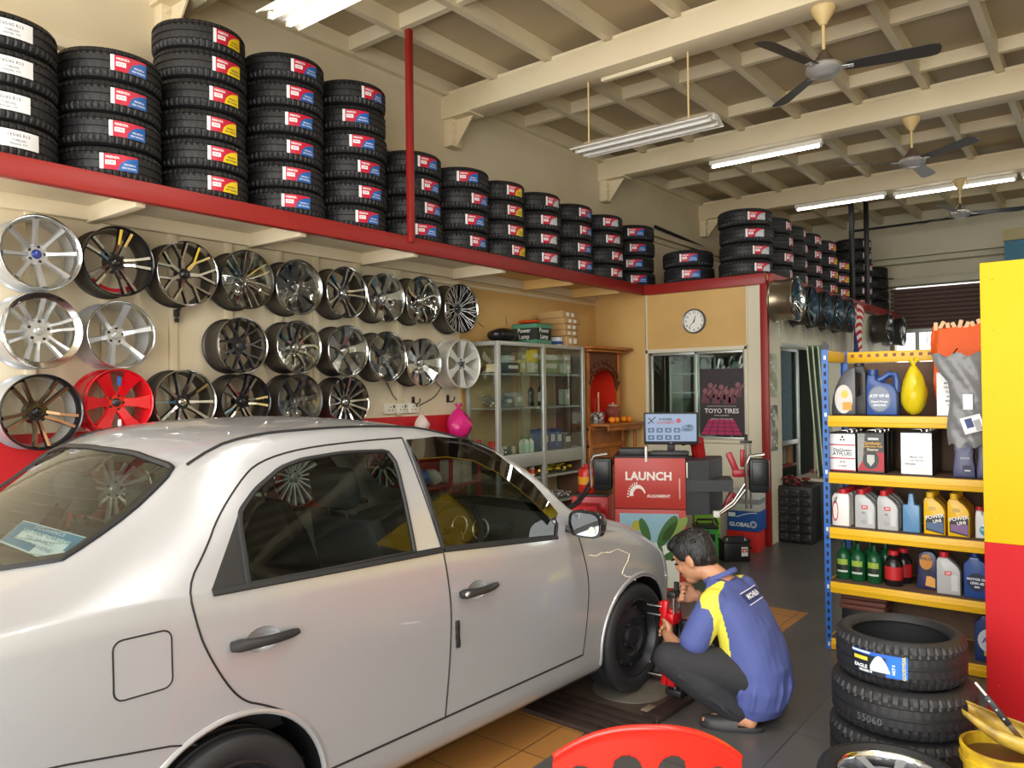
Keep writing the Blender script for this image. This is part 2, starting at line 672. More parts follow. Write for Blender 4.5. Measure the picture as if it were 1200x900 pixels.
def tyre_profile(R, W, rim=.66):
    h = W / 2
    rb = R * rim
    p = [(rb, -h * .72), (rb + .006, -h * .86), (rb + (R - rb) * .35, -h), (rb + (R - rb) * .62, -h * .99), (R * .955, -h * .88), (R * .985, -h * .76)]
    k0 = len(p)
    for z in (-.5, 0, .5):
        p += [(R, h * z - h * .1), (R * .972, h * z - h * .075), (R * .972, h * z + h * .075), (R, h * z + h * .1)]
    k1 = len(p)
    p += [(R * .985, h * .76), (R * .955, h * .88), (rb + (R - rb) * .62, h * .99), (rb + (R - rb) * .35, h), (rb + .006, h * .86), (rb, h * .72)]
    p += [(rb + .012, h * .66), (rb + (R - rb) * .5, h * .86), (R * .93, h * .6), (R * .93, -h * .6), (rb + (R - rb) * .5, -h * .86), (rb + .012, -h * .66)]
    mis = [1 if k0 - 1 <= i <= k1 else 0 for i in range(len(p))]
    return p, mis


_tc = {}


def tyre_mesh(R, W, n=192, rim=.66):
    k = (R, W, rim)
    if k not in _tc:
        p, mis = tyre_profile(R, W, rim)
        g = MB()
        g.lathe(p, n, closed=True, mis=mis)
        m_ = len(p)
        for i in range(n):
            for j, (r, z) in enumerate(p):
                az = abs(z) / (W / 2)
                if r > R * .95 and mis[j] and j < 24:
                    # cross grooves: deep on the shoulders, finer and staggered on the ribs
                    if az > .55:
                        d = .03 if i % 4 == 0 else 0
                    elif .15 < az < .45 and r > R * .99:
                        d = .014 if i % 4 == 2 else 0
                    else:
                        d = 0
                    if d:
                        v = g.v[i * m_ + j]
                        g.v[i * m_ + j] = Vector((v.x * (1 - d), v.y * (1 - d), v.z))
        _tc[k] = g.mesh('tyre_R%d' % int(R * 1000), [M_RUB, M_TREAD], 28)
    return _tc[k]


M_STW = mat('sticker_white', '#EEF0F4', .45)
M_STR = mat('sticker_red', '#C81E3C', .4)
M_STB = mat('sticker_blue', '#1D63B4', .4)
M_STY = mat('sticker_yellow', '#F2D21A', .4)
M_STG = mat('sticker_grey', '#B9BEC6', .4)
M_STK = mat('sticker_ink', '#20243A', .5)


def sticker_mesh(kind, R=.27, w=.19, h=.084):
    g = MB()

    def C(x, y, d):
        t = (x - .5) * w / R
        r = R + .002 + d
        return Vector((r * math.cos(t), r * math.sin(t), (y - .5) * h))

    def strip(x0, x1, lo, hi, d, mi, n=10):
        vs = []
        for i in range(n + 1):
            x = x0 + (x1 - x0) * i / n
            vs += [C(x, lo(x), d), C(x, hi(x), d)]
        g.add(vs, [(2 * i, 2 * i + 2, 2 * i + 3, 2 * i + 1) for i in range(n)], mi)
    z, o = (lambda x: 0.), (lambda x: 1.)
    strip(0, 1, z, o, 0, 0)
    if kind == 'white':
        strip(0, .06, z, o, .0005, 3)
        for y, s, t in ((.72, .2, '165/65 R13'), (.42, .13, 'TUBELESS'), (.2, .13, 'RADIAL 77T')):
            vs, fs = textverts(t, s * h * 1.3, .0)
            g.add([C(.5 + v.x / w, y + v.y / h, .001) for v in vs], fs, 5)
    else:
        strip(.1, 1, z, o, .0005, 1)
        ci = {'blue': 3, 'yellow': 2, 'grey': 4}[kind]
        strip(.46, 1, z, lambda x: .98 * math.sqrt(max(0, 1 - ((1 - x) / .54) ** 2)) * .9, .001, ci)
        strip(.14, .4, lambda x: .3, lambda x: .6, .001, 0, 4)
        vs, fs = textverts('FIRENZA', .017, .0006)
        g.add([C(.32 + v.x / w, .78 + v.y / h, .0014) for v in vs], fs, 0)
        for y, t in ((.42, '185/60R14'), (.2, '82H RADIAL')):
            vs, fs = textverts(t, .014, .0003)
            g.add([C(.76 + v.x / w, y + v.y / h, .0016) for v in vs], fs, 0 if kind != 'yellow' else 5)
        vs, fs = textverts('ST-01', .014, .0003)
        g.add([C(.27 + v.x / w, .45 + v.y / h, .0016) for v in vs], fs, 1)
    return g.mesh('sticker_' + kind, [M_STW, M_STR, M_STY, M_STB, M_STG, M_STK], recalc=False)


STK = {k: sticker_mesh(k) for k in ('white', 'blue', 'yellow', 'grey')}
TYRES = [
    (-4.46, 1.45, .271, 'white', [-4, -5, -8, 2], 'white-stickered front stack on the shelf'),
    (-4.46, 2.0, .271, 'blue', [-3, -2, -4, -14], 'four-high stack beside the white-stickered tyres'),
    (-4.46, 2.56, .271, 'yellow', [7, 4, 0, -1, -3, -3], 'tall six-high stack with yellow stickers'),
    (-4.46, 3.15, .275, 'blue', [-4, -9, -11, -8, -14, -18], 'six-high blue stack after the yellow one'),
    (-4.46, 3.73, .27, 'blue', [0, -29, -21, -6, -7, -10], 'six-high stack just before the red post'),
    (-4.46, 4.34, .27, 'blue', [-7, 0, 5, -14], 'shelf stack right behind the red post'),
    (-4.46, 4.92, .27, 'blue', [-29, -2, -14, -3], 'first full stack past the red post'),
    (-4.46, 5.46, .26, 'yellow', [-9, -7, -8, -1], 'yellow-stickered stack past the red post'),
    (-4.46, 6.01, .27, 'grey', [-5, -18, -16, -15], 'fourth shelf stack from the far end'),
    (-4.46, 6.6, .27, 'blue', [-6, -3, -10, -13], 'third shelf stack from the far end'),
    (-4.46, 7.22, .27, 'grey', [-26, -20, -6, -7], 'second shelf stack from the far end'),
    (-4.46, 7.93, .27, 'blue', [-48, -44, -51, -43], 'last shelf stack in the far corner'),
    (-3.78, 8.03, .28, 'blue', [-63, -60], 'low two-high pile above the office window'),
    (-3.12, 8.03, .28, 'grey', [-42, -50, -35, -30], 'big stack above the office red post'),
    (-3.09, 8.61, .265, 'grey', [2, 8, -11, 15], 'second stack back on the office roof'),
    (-3.09, 9.17, .25, 'grey', [13, 13, 14, 15], 'third stack back on the office roof'),
    (-3.09, 9.72, .25, 'grey', [-7, -8, -4, -6], 'fourth stack back on the office roof'),
    (-3.09, 10.33, .27, 'yellow', [-10, -15, -12, -9], 'fifth stack back on the office roof'),
    (-3.09, 10.9, .27, 'yellow', [-23, -24, -18], 'three-high stack before the black steel posts'),
    (-3.17, 12.5, .27, 'grey', [-21, -22, -23, -28, -29, -33], 'tall stack behind the black steel posts'),
    (-3.09, 13.2, .27, 'none', [None] * 4, 'rearmost unlabelled stack on the office roof'),
]
for x, y, R, kind, angs, where in TYRES:
    n = len(angs)
    for i, a in enumerate(angs):
        z = SZ + .0015 + .178 * (n - i - .5)
        o = link('tyre', tyre_mesh(R, .1765), None, (x + random.uniform(-.01, .01), y + random.uniform(-.008, .008), z), (0, 0, random.uniform(0, 6)))
        pos = ORD[i] if i < n - 1 else 'bottom one'
        tag(o, 'black tyre, %s of the %s' % (pos, where), 'tyre', 'new tyres stacked on the loft shelf' if x < -4 else 'new tyres stacked on the office roof')
        if a is not None:
            s = link('sticker', STK[kind], o, None, (0, 0, R_(a) - o.rotation_euler.z))
            s.scale = (R / .27, R / .27, 1)

# ---------------------------------------------------------------- alloy rims
M_SILV = mat('silver_wheel_paint', '#C3C6C9', .28, .6)
M_CHROME = mat('machined_chrome', '#DCDDDC', .14, 1.)
M_GUN = mat('gunmetal_wheel', '#55565A', .3, .8)
M_BLKW = mat('gloss_black_wheel', '#1B1B1E', .16, .2, coat=.6)
M_REDWH = mat('red_wheel_paint', '#D2121F', .25, .1, coat=.6)
M_BRONZE = mat('bronze_wheel', '#8A6446', .28, .8)
M_PALEW = mat('pale_silver_wheel', '#D8D8D0', .4, .25)
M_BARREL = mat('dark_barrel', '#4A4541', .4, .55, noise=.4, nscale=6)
M_BLUECAP = mat('blue_cap', '#4454A4', .25, .5)
M_REDACC = mat('red_caliper_film', '#B3182C', .3)


def film_mat():
    m = bpy.data.materials.new('clear_plastic_wrap')
    m.use_nodes = True
    n, l = m.node_tree.nodes, m.node_tree.links
    n.clear()
    o = n.new('ShaderNodeOutputMaterial')
    mx = n.new('ShaderNodeMixShader')
    t = n.new('ShaderNodeBsdfTransparent')
    t.inputs[0].default_value = (.93, .95, .95, 1)
    gl = n.new('ShaderNodeBsdfGlossy')
    gl.inputs['Roughness'].default_value = .08
    gl.inputs['Color'].default_value = (.9, .93, .92, 1)
    tc_ = n.new('ShaderNodeTexCoord')
    nz = n.new('ShaderNodeTexNoise')
    nz.inputs['Scale'].default_value = 4.5
    nz.inputs['Detail'].default_value = 2
    nz.inputs['Distortion'].default_value = 1.2
    cr = n.new('ShaderNodeValToRGB')
    cr.color_ramp.elements[0].position = .42
    cr.color_ramp.elements[0].color = (.05, .05, .05, 1)
    cr.color_ramp.elements[1].position = .6
    cr.color_ramp.elements[1].color = (.42, .42, .42, 1)
    bp = n.new('ShaderNodeBump')
    bp.inputs['Strength'].default_value = .5
    bp.inputs['Distance'].default_value = .012
    l.new(tc_.outputs['Object'], nz.inputs['Vector'])
    l.new(nz.outputs['Fac'], cr.inputs[0])
    l.new(nz.outputs['Fac'], bp.inputs['Height'])
    l.new(bp.outputs[0], gl.inputs['Normal'])
    l.new(cr.outputs[0], mx.inputs[0])
    l.new(t.outputs[0], mx.inputs[1])
    l.new(gl.outputs[0], mx.inputs[2])
    l.new(mx.outputs[0], o.inputs[0])
    return m


M_FILM = film_mat()


def polar(r, a, z):
    return Vector((r * math.cos(a), r * math.sin(a), z))


def spoke(g, a, pts, thick, mi_face, mi_side, bev=.7):
    """pts: list of (r, angle offset, width, z of the face)"""
    top, bot = [], []
    for r, da, wd, z in pts:
        c = polar(r, a + da, z)
        t = Vector((-math.sin(a + da), math.cos(a + da), 0))
        top.append((c - t * wd * bev / 2, c + t * wd * bev / 2))
        c2 = Vector((c.x, c.y, z - thick))
        bot.append((c2 - t * wd / 2, c2 + t * wd / 2))
    for i in range(len(pts) - 1):
        A, B = top[i], top[i + 1]
        a2, b2 = bot[i], bot[i + 1]
        g.add([A[0], A[1], B[1], B[0]], [(0, 1, 2, 3)], mi_face)
        g.add([A[0], B[0], b2[0], a2[0]], [(0, 1, 2, 3)], mi_side)
        g.add([A[1], a2[1], b2[1], B[1]], [(0, 1, 2, 3)], mi_side)
        g.add([a2[0], b2[0], b2[1], a2[1]], [(0, 1, 2, 3)], mi_side)
    g.add([top[0][0], bot[0][0], bot[0][1], top[0][1]], [(0, 1, 2, 3)], mi_side)
    g.add([top[-1][0], top[-1][1], bot[-1][1], bot[-1][0]], [(0, 1, 2, 3)], mi_side)


def rim_parts(root, R, D, n, style, face, side, barrel, lip, cap, wrap=False, lipw=.06, accent=False, zh=None, hub=.062, sw=1.):
    """alloy rim with its face towards local +Z and its back at z = 0"""
    zh = D - .05 if zh is None else zh
    zr = D - .012
    ri = R * (1 - lipw)
    prof = [(R, D), (R * .985, D + .004), (R * .965, D), (ri, D - .018), (ri * .975, D - .05), (R * .86, D * .35), (R * .9, .02), (R * .97, .004), (R, 0),
            (R, .012), (R * .94, .02), (R * .9, .06), (R * .9, D * .5), (R * .95, D - .05), (R * .965, D - .03), (R, D - .014)]
    mis = [1, 1, 1, 1, 0, 0, 0, 0, 0, 0, 0, 0, 0, 0, 0, 1]
    MB().lathe(prof, 56, closed=True, mis=mis).build('barrel', [barrel, lip], root, 40)
    g = MB()
    g.cyl((0, 0, zh - .04), (0, 0, zh - .002), hub * 1.05, hub * .95, 28, 1)
    rb = ri * .985
    for k in range(n):
        a = 2 * PI * k / n + PI / 2
        if style == 'single':
            spoke(g, a, [(hub * .7, 0, .05 * sw, zh), (R * .5, 0, .036 * sw, zh + (zr - zh) * .45), (rb, 0, .05 * sw, zr)], .03, 0, 1)
        elif style == 'wide':
            spoke(g, a, [(hub * .7, 0, .05, zh), (R * .55, 0, .058, zh + (zr - zh) * .5), (rb, 0, .10, zr)], .03, 0, 1, .86)
        elif style == 'twin':
            s = .16 if n > 5 else .17
            for sg in (-1, 1):
                spoke(g, a, [(hub * .75, sg * .3, .022, zh), (R * .5, sg * .17, .02, zh + (zr - zh) * .5), (rb, sg * s, .024, zr)], .028, 0, 1)
        elif style == 'y':
            spoke(g, a, [(hub * .7, 0, .034, zh), (R * .48, 0, .026, zh + (zr - zh) * .4)], .03, 0, 1)
            for sg in (-1, 1):
                spoke(g, a, [(R * .44, 0, .02, zh + (zr - zh) * .36), (rb, sg * PI / n * .52, .02, zr)], .026, 0, 1)
        elif style == 'frame':      # trapezoid windows outlined by bright edges
            for sg in (-1, 1):
                spoke(g, a, [(hub * .9, sg * .2, .012, zh), (R * .6, sg * .25, .012, zh + (zr - zh) * .6), (rb, sg * .31, .014, zr)], .02, 0, 1)
            spoke(g, a, [(rb * .98, -.31, .014, zr), (rb * .985, 0, .014, zr), (rb * .98, .31, .014, zr)], .015, 0, 1)
            spoke(g, a + PI / n, [(hub * .7, 0, .05, zh - .004), (R * .6, 0, .07, zh + (zr - zh) * .6 - .004), (rb, 0, .09, zr - .006)], .03, 1, 1)
        elif style == 'mesh':
            sg = 1 if k % 2 else -1
            spoke(g, a, [(hub * .7, 0, .016, zh), (R * .5, sg * .06, .013, zh + (zr - zh) * .5), (rb, sg * -.05, .014, zr)], .022, 0, 1)
            spoke(g, a, [(R * .5, sg * .06, .011, zh + (zr - zh) * .5), (rb, sg * .13, .012, zr)], .02, 0, 1)
        elif style == 'bend':
            spoke(g, a, [(hub * .7, -.12, .034, zh), (R * .45, .05, .024, zh + (zr - zh) * .4), (R * .75, .02, .022, zh + (zr - zh) * .75), (rb, -.12, .028, zr)], .03, 0, 1)
    for k in range(5):
        p = polar(hub * .68, 2 * PI * k / 5 + .3, 0)
        g.cyl((p.x, p.y, zh - .004), (p.x, p.y, zh + .001), .0085, n=10, mi=2)
    if accent:
        for i in range(7):
            a = -.75 + i * .21
            spoke(g, a, [(R * .74, 0, .06, D - .075), (R * .84, 0, .066, D - .06)], .004, 3, 3, 1)
    g.build('spoke_face', [face, side, M_DARK, M_REDACC], root, 30)
    c = MB()
    c.lathe([(0, zh + .012), (.016, zh + .012), (.024, zh + .007), (.027, zh - .004)], 24)
    c.lathe([(.017, zh + .0125), (.02, zh + .0128), (.021, zh + .010)], 24)
    c.build('centre_cap', cap, root, 50)
    if wrap:
        q = MB()
        rnd = random.Random(int(R * 1e4) + n)
        nr, na = 9, 40
        vs = [Vector((0, 0, zh + .03))]
        ph = [rnd.uniform(0, 6) for _ in range(4)]
        for i in range(1, nr + 1):
            r = R * 1.0 * i / nr
            for j in range(na):
                a = 2 * PI * j / na
                z = zh + .026 + (D + .008 - zh - .026) * (i / nr) ** 1.5 + .007 * math.sin(3 * a + ph[0] + i) * (i / nr) * (1 - i / nr) * 3 + .004 * math.sin(7 * a + ph[1] - 2 * i) * (1 - i / nr)
                vs.append(polar(r, a, z))
        fs = [(0, 1 + j, 1 + (j + 1) % na) for j in range(na)]
        for i in range(nr - 1):
            for j in range(na):
                b0 = 1 + i * na
                fs.append((b0 + j, b0 + na + j, b0 + na + (j + 1) % na, b0 + (j + 1) % na))
        q.add(vs, fs)
        q.build('plastic_wrap', M_FILM, root, 80)


RW = Euler((0, PI / 2, 0))


def wall_rim(loc, label, group, spin=0., tilt=0., **kw):
    root = thing('rim', label, 'wheel rim', loc, (Matrix.Rotation(tilt, 3, 'Z') @ Matrix.Rotation(PI / 2, 3, 'Y') @ Matrix.Rotation(spin, 3, 'Z')).to_euler(), group)
    rim_parts(root, **kw)
    # the peg it hangs on
    return root


GR = ['rims in the top row on the wall', 'rims in the middle row on the wall', 'rims in the lower row on the wall', 'rims in the lowest row behind the car']
XR0 = XW + .03
SILV = dict(face=M_SILV, side=M_SILV, barrel=M_SILV, lip=M_CHROME, cap=M_SILV)
BLK = dict(face=M_CHROME, side=M_BLKW, barrel=M_BARREL, lip=M_GUN, cap=M_BLKW)
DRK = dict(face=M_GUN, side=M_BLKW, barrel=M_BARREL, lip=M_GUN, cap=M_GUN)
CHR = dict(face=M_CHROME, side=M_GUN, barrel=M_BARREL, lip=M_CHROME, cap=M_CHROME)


def mod(d, **k):
    q = dict(d)
    q.update(k)
    return q


RIMS = [
    (0, 1.70, 2.385, 'silver eight-spoke rim with a blue centre cap', .1, dict(R=.208, D=.21, n=8, style='single', lipw=.1, zh=.135, sw=.6, **mod(SILV, cap=M_BLUECAP))),
    (0, 2.12, 2.39, 'black twin-spoke rim with bright edges and red inner film', .06, dict(R=.207, D=.2, n=5, style='twin', accent=True, **mod(BLK, lip=M_BLKW))),
    (0, 2.545, 2.368, 'black rim with seven bright split spokes, beside the red-accented rim', .0, dict(R=.205, D=.2, n=7, style='y', lipw=.04, hub=.05, **mod(BLK, lip=M_CHROME))),
    (0, 2.97, 2.374, 'black rim with bright trapezoid frames between its spokes', .1, dict(R=.2, D=.2, n=7, style='frame', lipw=.03, hub=.045, wrap=True, **mod(BLK, lip=M_BLKW))),
    (0, 3.385, 2.363, 'wrapped deep-dish rim with a wide polished lip', .3, dict(R=.2, D=.2, n=9, style='wide', lipw=.12, wrap=True, **mod(DRK, lip=M_CHROME))),
    (0, 3.82, 2.366, 'polished five twin-spoke rim next to the deep-dish rim', .05, dict(R=.205, D=.2, n=5, style='twin', **CHR)),
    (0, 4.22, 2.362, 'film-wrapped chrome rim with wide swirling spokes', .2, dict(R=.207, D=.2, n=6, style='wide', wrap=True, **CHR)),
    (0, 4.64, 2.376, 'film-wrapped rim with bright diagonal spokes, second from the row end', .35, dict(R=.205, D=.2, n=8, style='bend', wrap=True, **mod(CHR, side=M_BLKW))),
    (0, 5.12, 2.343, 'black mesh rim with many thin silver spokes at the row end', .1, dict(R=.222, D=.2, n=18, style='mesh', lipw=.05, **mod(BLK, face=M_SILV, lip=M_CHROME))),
    (1, 1.695, 1.96, 'silver six twin-spoke rim below the blue-capped rim', .26, dict(R=.21, D=.22, n=6, style='twin', lipw=.16, zh=.17, hub=.075, **SILV)),
    (1, 2.115, 1.957, 'silver six-spoke concave rim above the red rim', .25, dict(R=.207, D=.23, n=6, style='single', lipw=.05, zh=.15, sw=.8, **SILV)),
    (1, 2.93, 1.928, 'dark rim with ten forked spokes, partly under film', .1, dict(R=.21, D=.2, n=7, style='y', **mod(DRK, lip=M_CHROME))),
    (1, 3.38, 1.934, 'black chrome rim with angular bent spokes and shiny film', .1, dict(R=.205, D=.2, n=10, style='bend', wrap=True, **mod(CHR, side=M_BLKW))),
    (1, 3.825, 1.922, 'film-covered rim reflecting pale sky, fourth from the row end', .2, dict(R=.208, D=.2, n=5, style='wide', wrap=True, **CHR)),
    (1, 4.232, 1.888, 'dark dished rim under film with a five-spoke face', .1, dict(R=.21, D=.2, n=5, style='single', wrap=True, **mod(DRK, lip=M_CHROME))),
    (1, 4.64, 1.85, 'bright star-shaped film-wrapped rim beside the pale six-spoke rim', .0, dict(R=.21, D=.2, n=9, style='wide', wrap=True, **CHR)),
    (1, 5.145, 1.846, 'pale silver six-spoke rim beside the glass cabinet', .5, dict(R=.222, D=.2, n=6, style='wide', lipw=.05, zh=.165, face=M_PALEW, side=M_SILV, barrel=M_PALEW, lip=M_PALEW, cap=M_GUN)),
    (2, 1.695, 1.515, 'bronze and black five twin-spoke rim at the bottom front', -.3, dict(R=.225, D=.22, n=5, style='twin', lipw=.08, zh=.14, face=M_BRONZE, side=M_BLKW, barrel=M_SILV, lip=M_BLKW, cap=M_BLKW)),
    (2, 2.112, 1.56, 'bright red six-spoke rim with small white and blue decals', .0, dict(R=.207, D=.21, n=6, style='wide', face=M_REDWH, side=M_REDWH, barrel=M_REDWH, lip=M_REDWH, cap=M_GUN)),
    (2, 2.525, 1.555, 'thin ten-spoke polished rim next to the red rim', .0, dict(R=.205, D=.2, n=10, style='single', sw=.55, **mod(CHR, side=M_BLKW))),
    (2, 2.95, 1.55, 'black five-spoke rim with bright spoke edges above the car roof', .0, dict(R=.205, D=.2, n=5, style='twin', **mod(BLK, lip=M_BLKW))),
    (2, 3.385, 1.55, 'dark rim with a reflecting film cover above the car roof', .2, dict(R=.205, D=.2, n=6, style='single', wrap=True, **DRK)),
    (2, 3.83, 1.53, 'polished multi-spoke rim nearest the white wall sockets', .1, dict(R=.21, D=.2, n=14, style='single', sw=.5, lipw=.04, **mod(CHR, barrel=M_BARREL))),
    (3, 2.1, 1.05, 'silver rim low on the wall, seen through the car rear window', .1, dict(R=.2, D=.2, n=7, style='twin', **SILV)),
    (3, 2.52, 1.05, 'dark rim low on the wall behind the car rear pillar', .1, dict(R=.2, D=.2, n=6, style='single', **DRK)),
    (3, 2.94, 1.04, 'grey five-spoke rim seen through the rear side glass, left one', .3, dict(R=.2, D=.2, n=5, style='wide', **SILV)),
    (3, 3.36, 1.0, 'silver many-spoke rim seen through the middle of the rear side glass', .1, dict(R=.208, D=.2, n=18, style='single', sw=.4, lipw=.04, **mod(SILV, face=M_PALEW, side=M_SILV))),
    (3, 3.79, 1.02, 'dark twin-spoke rim seen through the rear side glass, right one', .2, dict(R=.2, D=.2, n=5, style='twin', **mod(BLK, lip=M_GUN))),
    (3, 4.21, 1.02, 'dark rim low on the wall before the red shelf', .2, dict(R=.2, D=.2, n=8, style='y', **mod(BLK, lip=M_GUN))),
]
for row, y, z, lab, spin, kw in RIMS:
    kw['R'] = min([kw['R']] + [math.hypot(y - q[1], z - q[2]) / 2 - .0015 for q in RIMS if q[3] != lab])
    r = wall_rim((XR0, y, z), lab, GR[row], spin, **kw)
    if 'bright red six' in lab:
        for sx_, mi in ((1, M_STW), (-1, M_STB)):
            d = MB()
            d.box((sx_ * .125, .0, .196), (.05, .02, .002))
            d.build('decal', mi, r)
# wall pegs seen where a rim is missing
g = MB()
g.box((0, 0, 0), (.05, .022, .05), b=.006)
g.box((.03, 0, .03), (.02, .02, .03), b=.004)
g.box((0, 0, -.045), (.03, .022, .03), b=.005)
tag(g.build('wall_hook', M_BLACKM, loc=(XW + .05, 2.56, 2.13)), 'black empty rim hook on the cream wall batten', 'hook')
# rims hung along the office side wall
M_BRASS = mat('stained_alloy', '#9A8E77', .3, .85, noise=.3, nscale=9)
SIDE = [
    (7.84, 2.49, 'bare metal multi-spoke rim nearest on the office side wall', dict(R=.225, D=.24, n=16, style='single', sw=.5, face=M_CHROME, side=M_GUN, barrel=M_BRASS, lip=M_CHROME, cap=M_GUN)),
    (8.42, 2.47, 'dark wrapped rim hanging second along the office side wall', dict(R=.22, D=.2, n=7, style='wide', wrap=True, **DRK)),
    (8.94, 2.47, 'dark wrapped rim hanging third along the office side wall', dict(R=.215, D=.2, n=5, style='twin', wrap=True, **DRK)),
    (9.42, 2.47, 'dark wrapped rim hanging fourth along the office side wall', dict(R=.215, D=.2, n=10, style='single', sw=.6, wrap=True, **BLK)),
    (9.92, 2.47, 'dark wrapped rim hanging fifth, just before the striped flag', dict(R=.215, D=.2, n=6, style='twin', wrap=True, **BLK)),
    (11.9, 2.42, 'dark rim on the office side wall just past the striped flag', dict(R=.22, D=.22, n=8, style='single', wrap=True, **DRK)),
    (12.75, 2.42, 'last dark rim at the far end of the office side wall', dict(R=.22, D=.22, n=7, style='y', wrap=True, **DRK)),
]
for y, z, lab, kw in SIDE:
    wall_rim((XO + .03, y, z), lab, 'rims along the office side wall', random.uniform(0, 1), **kw)
# ---------------------------------------------------------------- the silver car
M_CAR = mat('silver_car_paint', '#AFB0B3', .34, .4, coat=.8)
M_CARB = mat('black_trim_plastic', '#1E1E1F', .5)
M_RUBS = mat('black_rubber_seal', '#141415', .6)
M_CGL = glass('tinted_car_glass', '#C2CCC6', .05)
M_VISOR = glass('smoked_rain_visor', '#2E2A28', .14)
M_INT = mat('dark_car_interior', '#2A2A2C', .7)
M_SEAT = mat('charcoal_seat_cloth', '#313235', .8)
M_YEL = mat('yellow_plastic_cover', '#C8A020', .3)
M_TAIL = mat('red_lamp_lens', '#A01318', .15)
M_MIRR = mat('mirror_glass', '#D8DCDC', .02, 1.)
M_LAMP = mat('clear_lamp_lens', '#C8CED2', .1, .3)
A_CAR = R_(2.8)
car = thing('silver_sedan', 'silver four-door sedan car parked beside the rim wall', 'car', (-2.781, 3.532, 0), -A_CAR)
HUB_F, HUB_R, WR = .085, -2.2, .282


def spl(tab):
    xs = [t[0] for t in tab]
    ys = [t[1] for t in tab]
    n = len(xs)
    d = [(ys[i + 1] - ys[i]) / (xs[i + 1] - xs[i]) for i in range(n - 1)]
    mm = [d[0]] + [0 if d[i - 1] * d[i] <= 0 else 2 * d[i - 1] * d[i] / (d[i - 1] + d[i]) for i in range(1, n - 1)] + [d[-1]]

    def f(x):
        if x <= xs[0]:
            return ys[0]
        if x >= xs[-1]:
            return ys[-1]
        i = max(k for k in range(n - 1) if xs[k] <= x)
        h = xs[i + 1] - xs[i]
        t = (x - xs[i]) / h
        return (ys[i] * (1 + 2 * t) * (1 - t) ** 2 + mm[i] * h * t * (1 - t) ** 2 + ys[i + 1] * t * t * (3 - 2 * t) + mm[i + 1] * h * t * t * (t - 1))
    return f


fw_ = spl([(-3.16, .55), (-3.1, .66), (-3.0, .725), (-2.8, .77), (-2.5, .788), (-2.2, .795), (-1.3, .79), (-.3, .79), (.0, .793), (.25, .785), (.40, .765), (.52, .71), (.62, .62), (.69, .5), (.75, .32)])
fzb = spl([(-3.16, .93), (-3.0, 1.0), (-2.6, 1.03), (-2.14, 1.012), (-1.4, .99), (-.6, .925), (-.3, .90), (0, .855), (.25, .77), (.42, .68), (.6, .57), (.75, .5)])
fzs = spl([(-3.16, .96), (-3.0, 1.035), (-2.85, 1.065), (-2.66, 1.115), (-2.43, 1.232), (-2.21, 1.393), (-2.08, 1.443), (-1.9, 1.463), (-1.64, 1.467), (-1.35, 1.457), (-1.014, 1.39), (-.859, 1.335), (-.646, 1.206), (-.472, 1.05), (-.36, .985), (-.2, .945), (0, .905), (.25, .825), (.42, .73), (.6, .61), (.75, .52)])
fys = spl([(-3.16, .48), (-3.0, .6), (-2.85, .63), (-2.66, .635), (-2.43, .606), (-2.21, .585), (-1.9, .572), (-1.35, .576), (-1.0, .603), (-.86, .627), (-.65, .68), (-.47, .735), (-.35, .745), (-.2, .735), (0, .71), (.25, .655), (.42, .58), (.6, .46), (.75, .2)])
fzt = spl([(-3.16, .98), (-3.0, 1.07), (-2.85, 1.085), (-2.72, 1.13), (-2.5, 1.28), (-2.36, 1.39), (-2.26, 1.445), (-2.15, 1.478), (-1.9, 1.502), (-1.64, 1.505), (-1.35, 1.49), (-1.014, 1.44), (-.86, 1.39), (-.65, 1.29), (-.47, 1.18), (-.3, 1.06), (-.15, .985), (0, .965), (.25, .9), (.42, .82), (.6, .68), (.75, .56)])
ST = [-3.16 + i * .055 for i in range(72)]
ST = [s for s in ST if s < .72] + [.745]


def half(s):
    W, zb, zs, ys, zt = fw_(s), fzb(s), fzs(s), fys(s), fzt(s)
    zl = .19 + max(0, s - .3) * .12 + max(0, -2.6 - s) * .18
    p = [(W - .12, zl), (W * .93, zl + .012), (W * .962, zl + .04), (W * .978, zl + .09)]
    k = zb - .03
    for t in (.12, .24, .36, .48, .6, .7, .79, .87, .94):
        z = zl + .09 + (k - zl - .09) * t
        bul = .022 * math.sin(min(1, t / .9) * PI / 2)
        if t > .72:
            bul -= .010 * (t - .72) / .22
        p.append((W * .978 + bul * W, z))
    p.append((W * .984, zb - .015))
    p.append((W * .974, zb))
    for t in (.12, .3, .5, .7, .86, .95):
        y = W * .974 + (ys + .012 - W * .974) * t + .012 * math.sin(t * PI)
        p.append((y, zb + (zs - .008 - zb) * t))
    p.append((ys, zs))
    for t in (.05, .12, .22, .34, .48, .62, .78, .9, 1.0):
        y = ys * (1 - t)
        p.append((y, zs + (zt - zs) * math.sin(min(1, t * 1.0) * PI / 2) ** .9))
    return p


bm = bmesh.new()
rows = []
for s in ST:
    h = half(s)
    ring = [(x, z) for x, z in h] + [(-x, z) for x, z in h[-2::-1]]
    rows.append([bm.verts.new((x, s, z)) for x, z in ring])
for a, b in zip(rows[:-1], rows[1:]):
    for k in range(len(a) - 1):
        bm.faces.new((a[k], a[k + 1], b[k + 1], b[k]))
bm.faces.new(rows[0])
bm.faces.new(rows[-1][::-1])
bmesh.ops.recalc_face_normals(bm, faces=bm.faces[:])
bm.verts.index_update()
CAR_BVH = BVHTree.FromBMesh(bm)
bm.normal_update()
_ov = [v.co.copy() for v in bm.verts]
_on = [v.normal.copy() for v in bm.verts]
bm.faces.index_update()
_of = [[v.index for v in f.verts] for f in bm.faces]


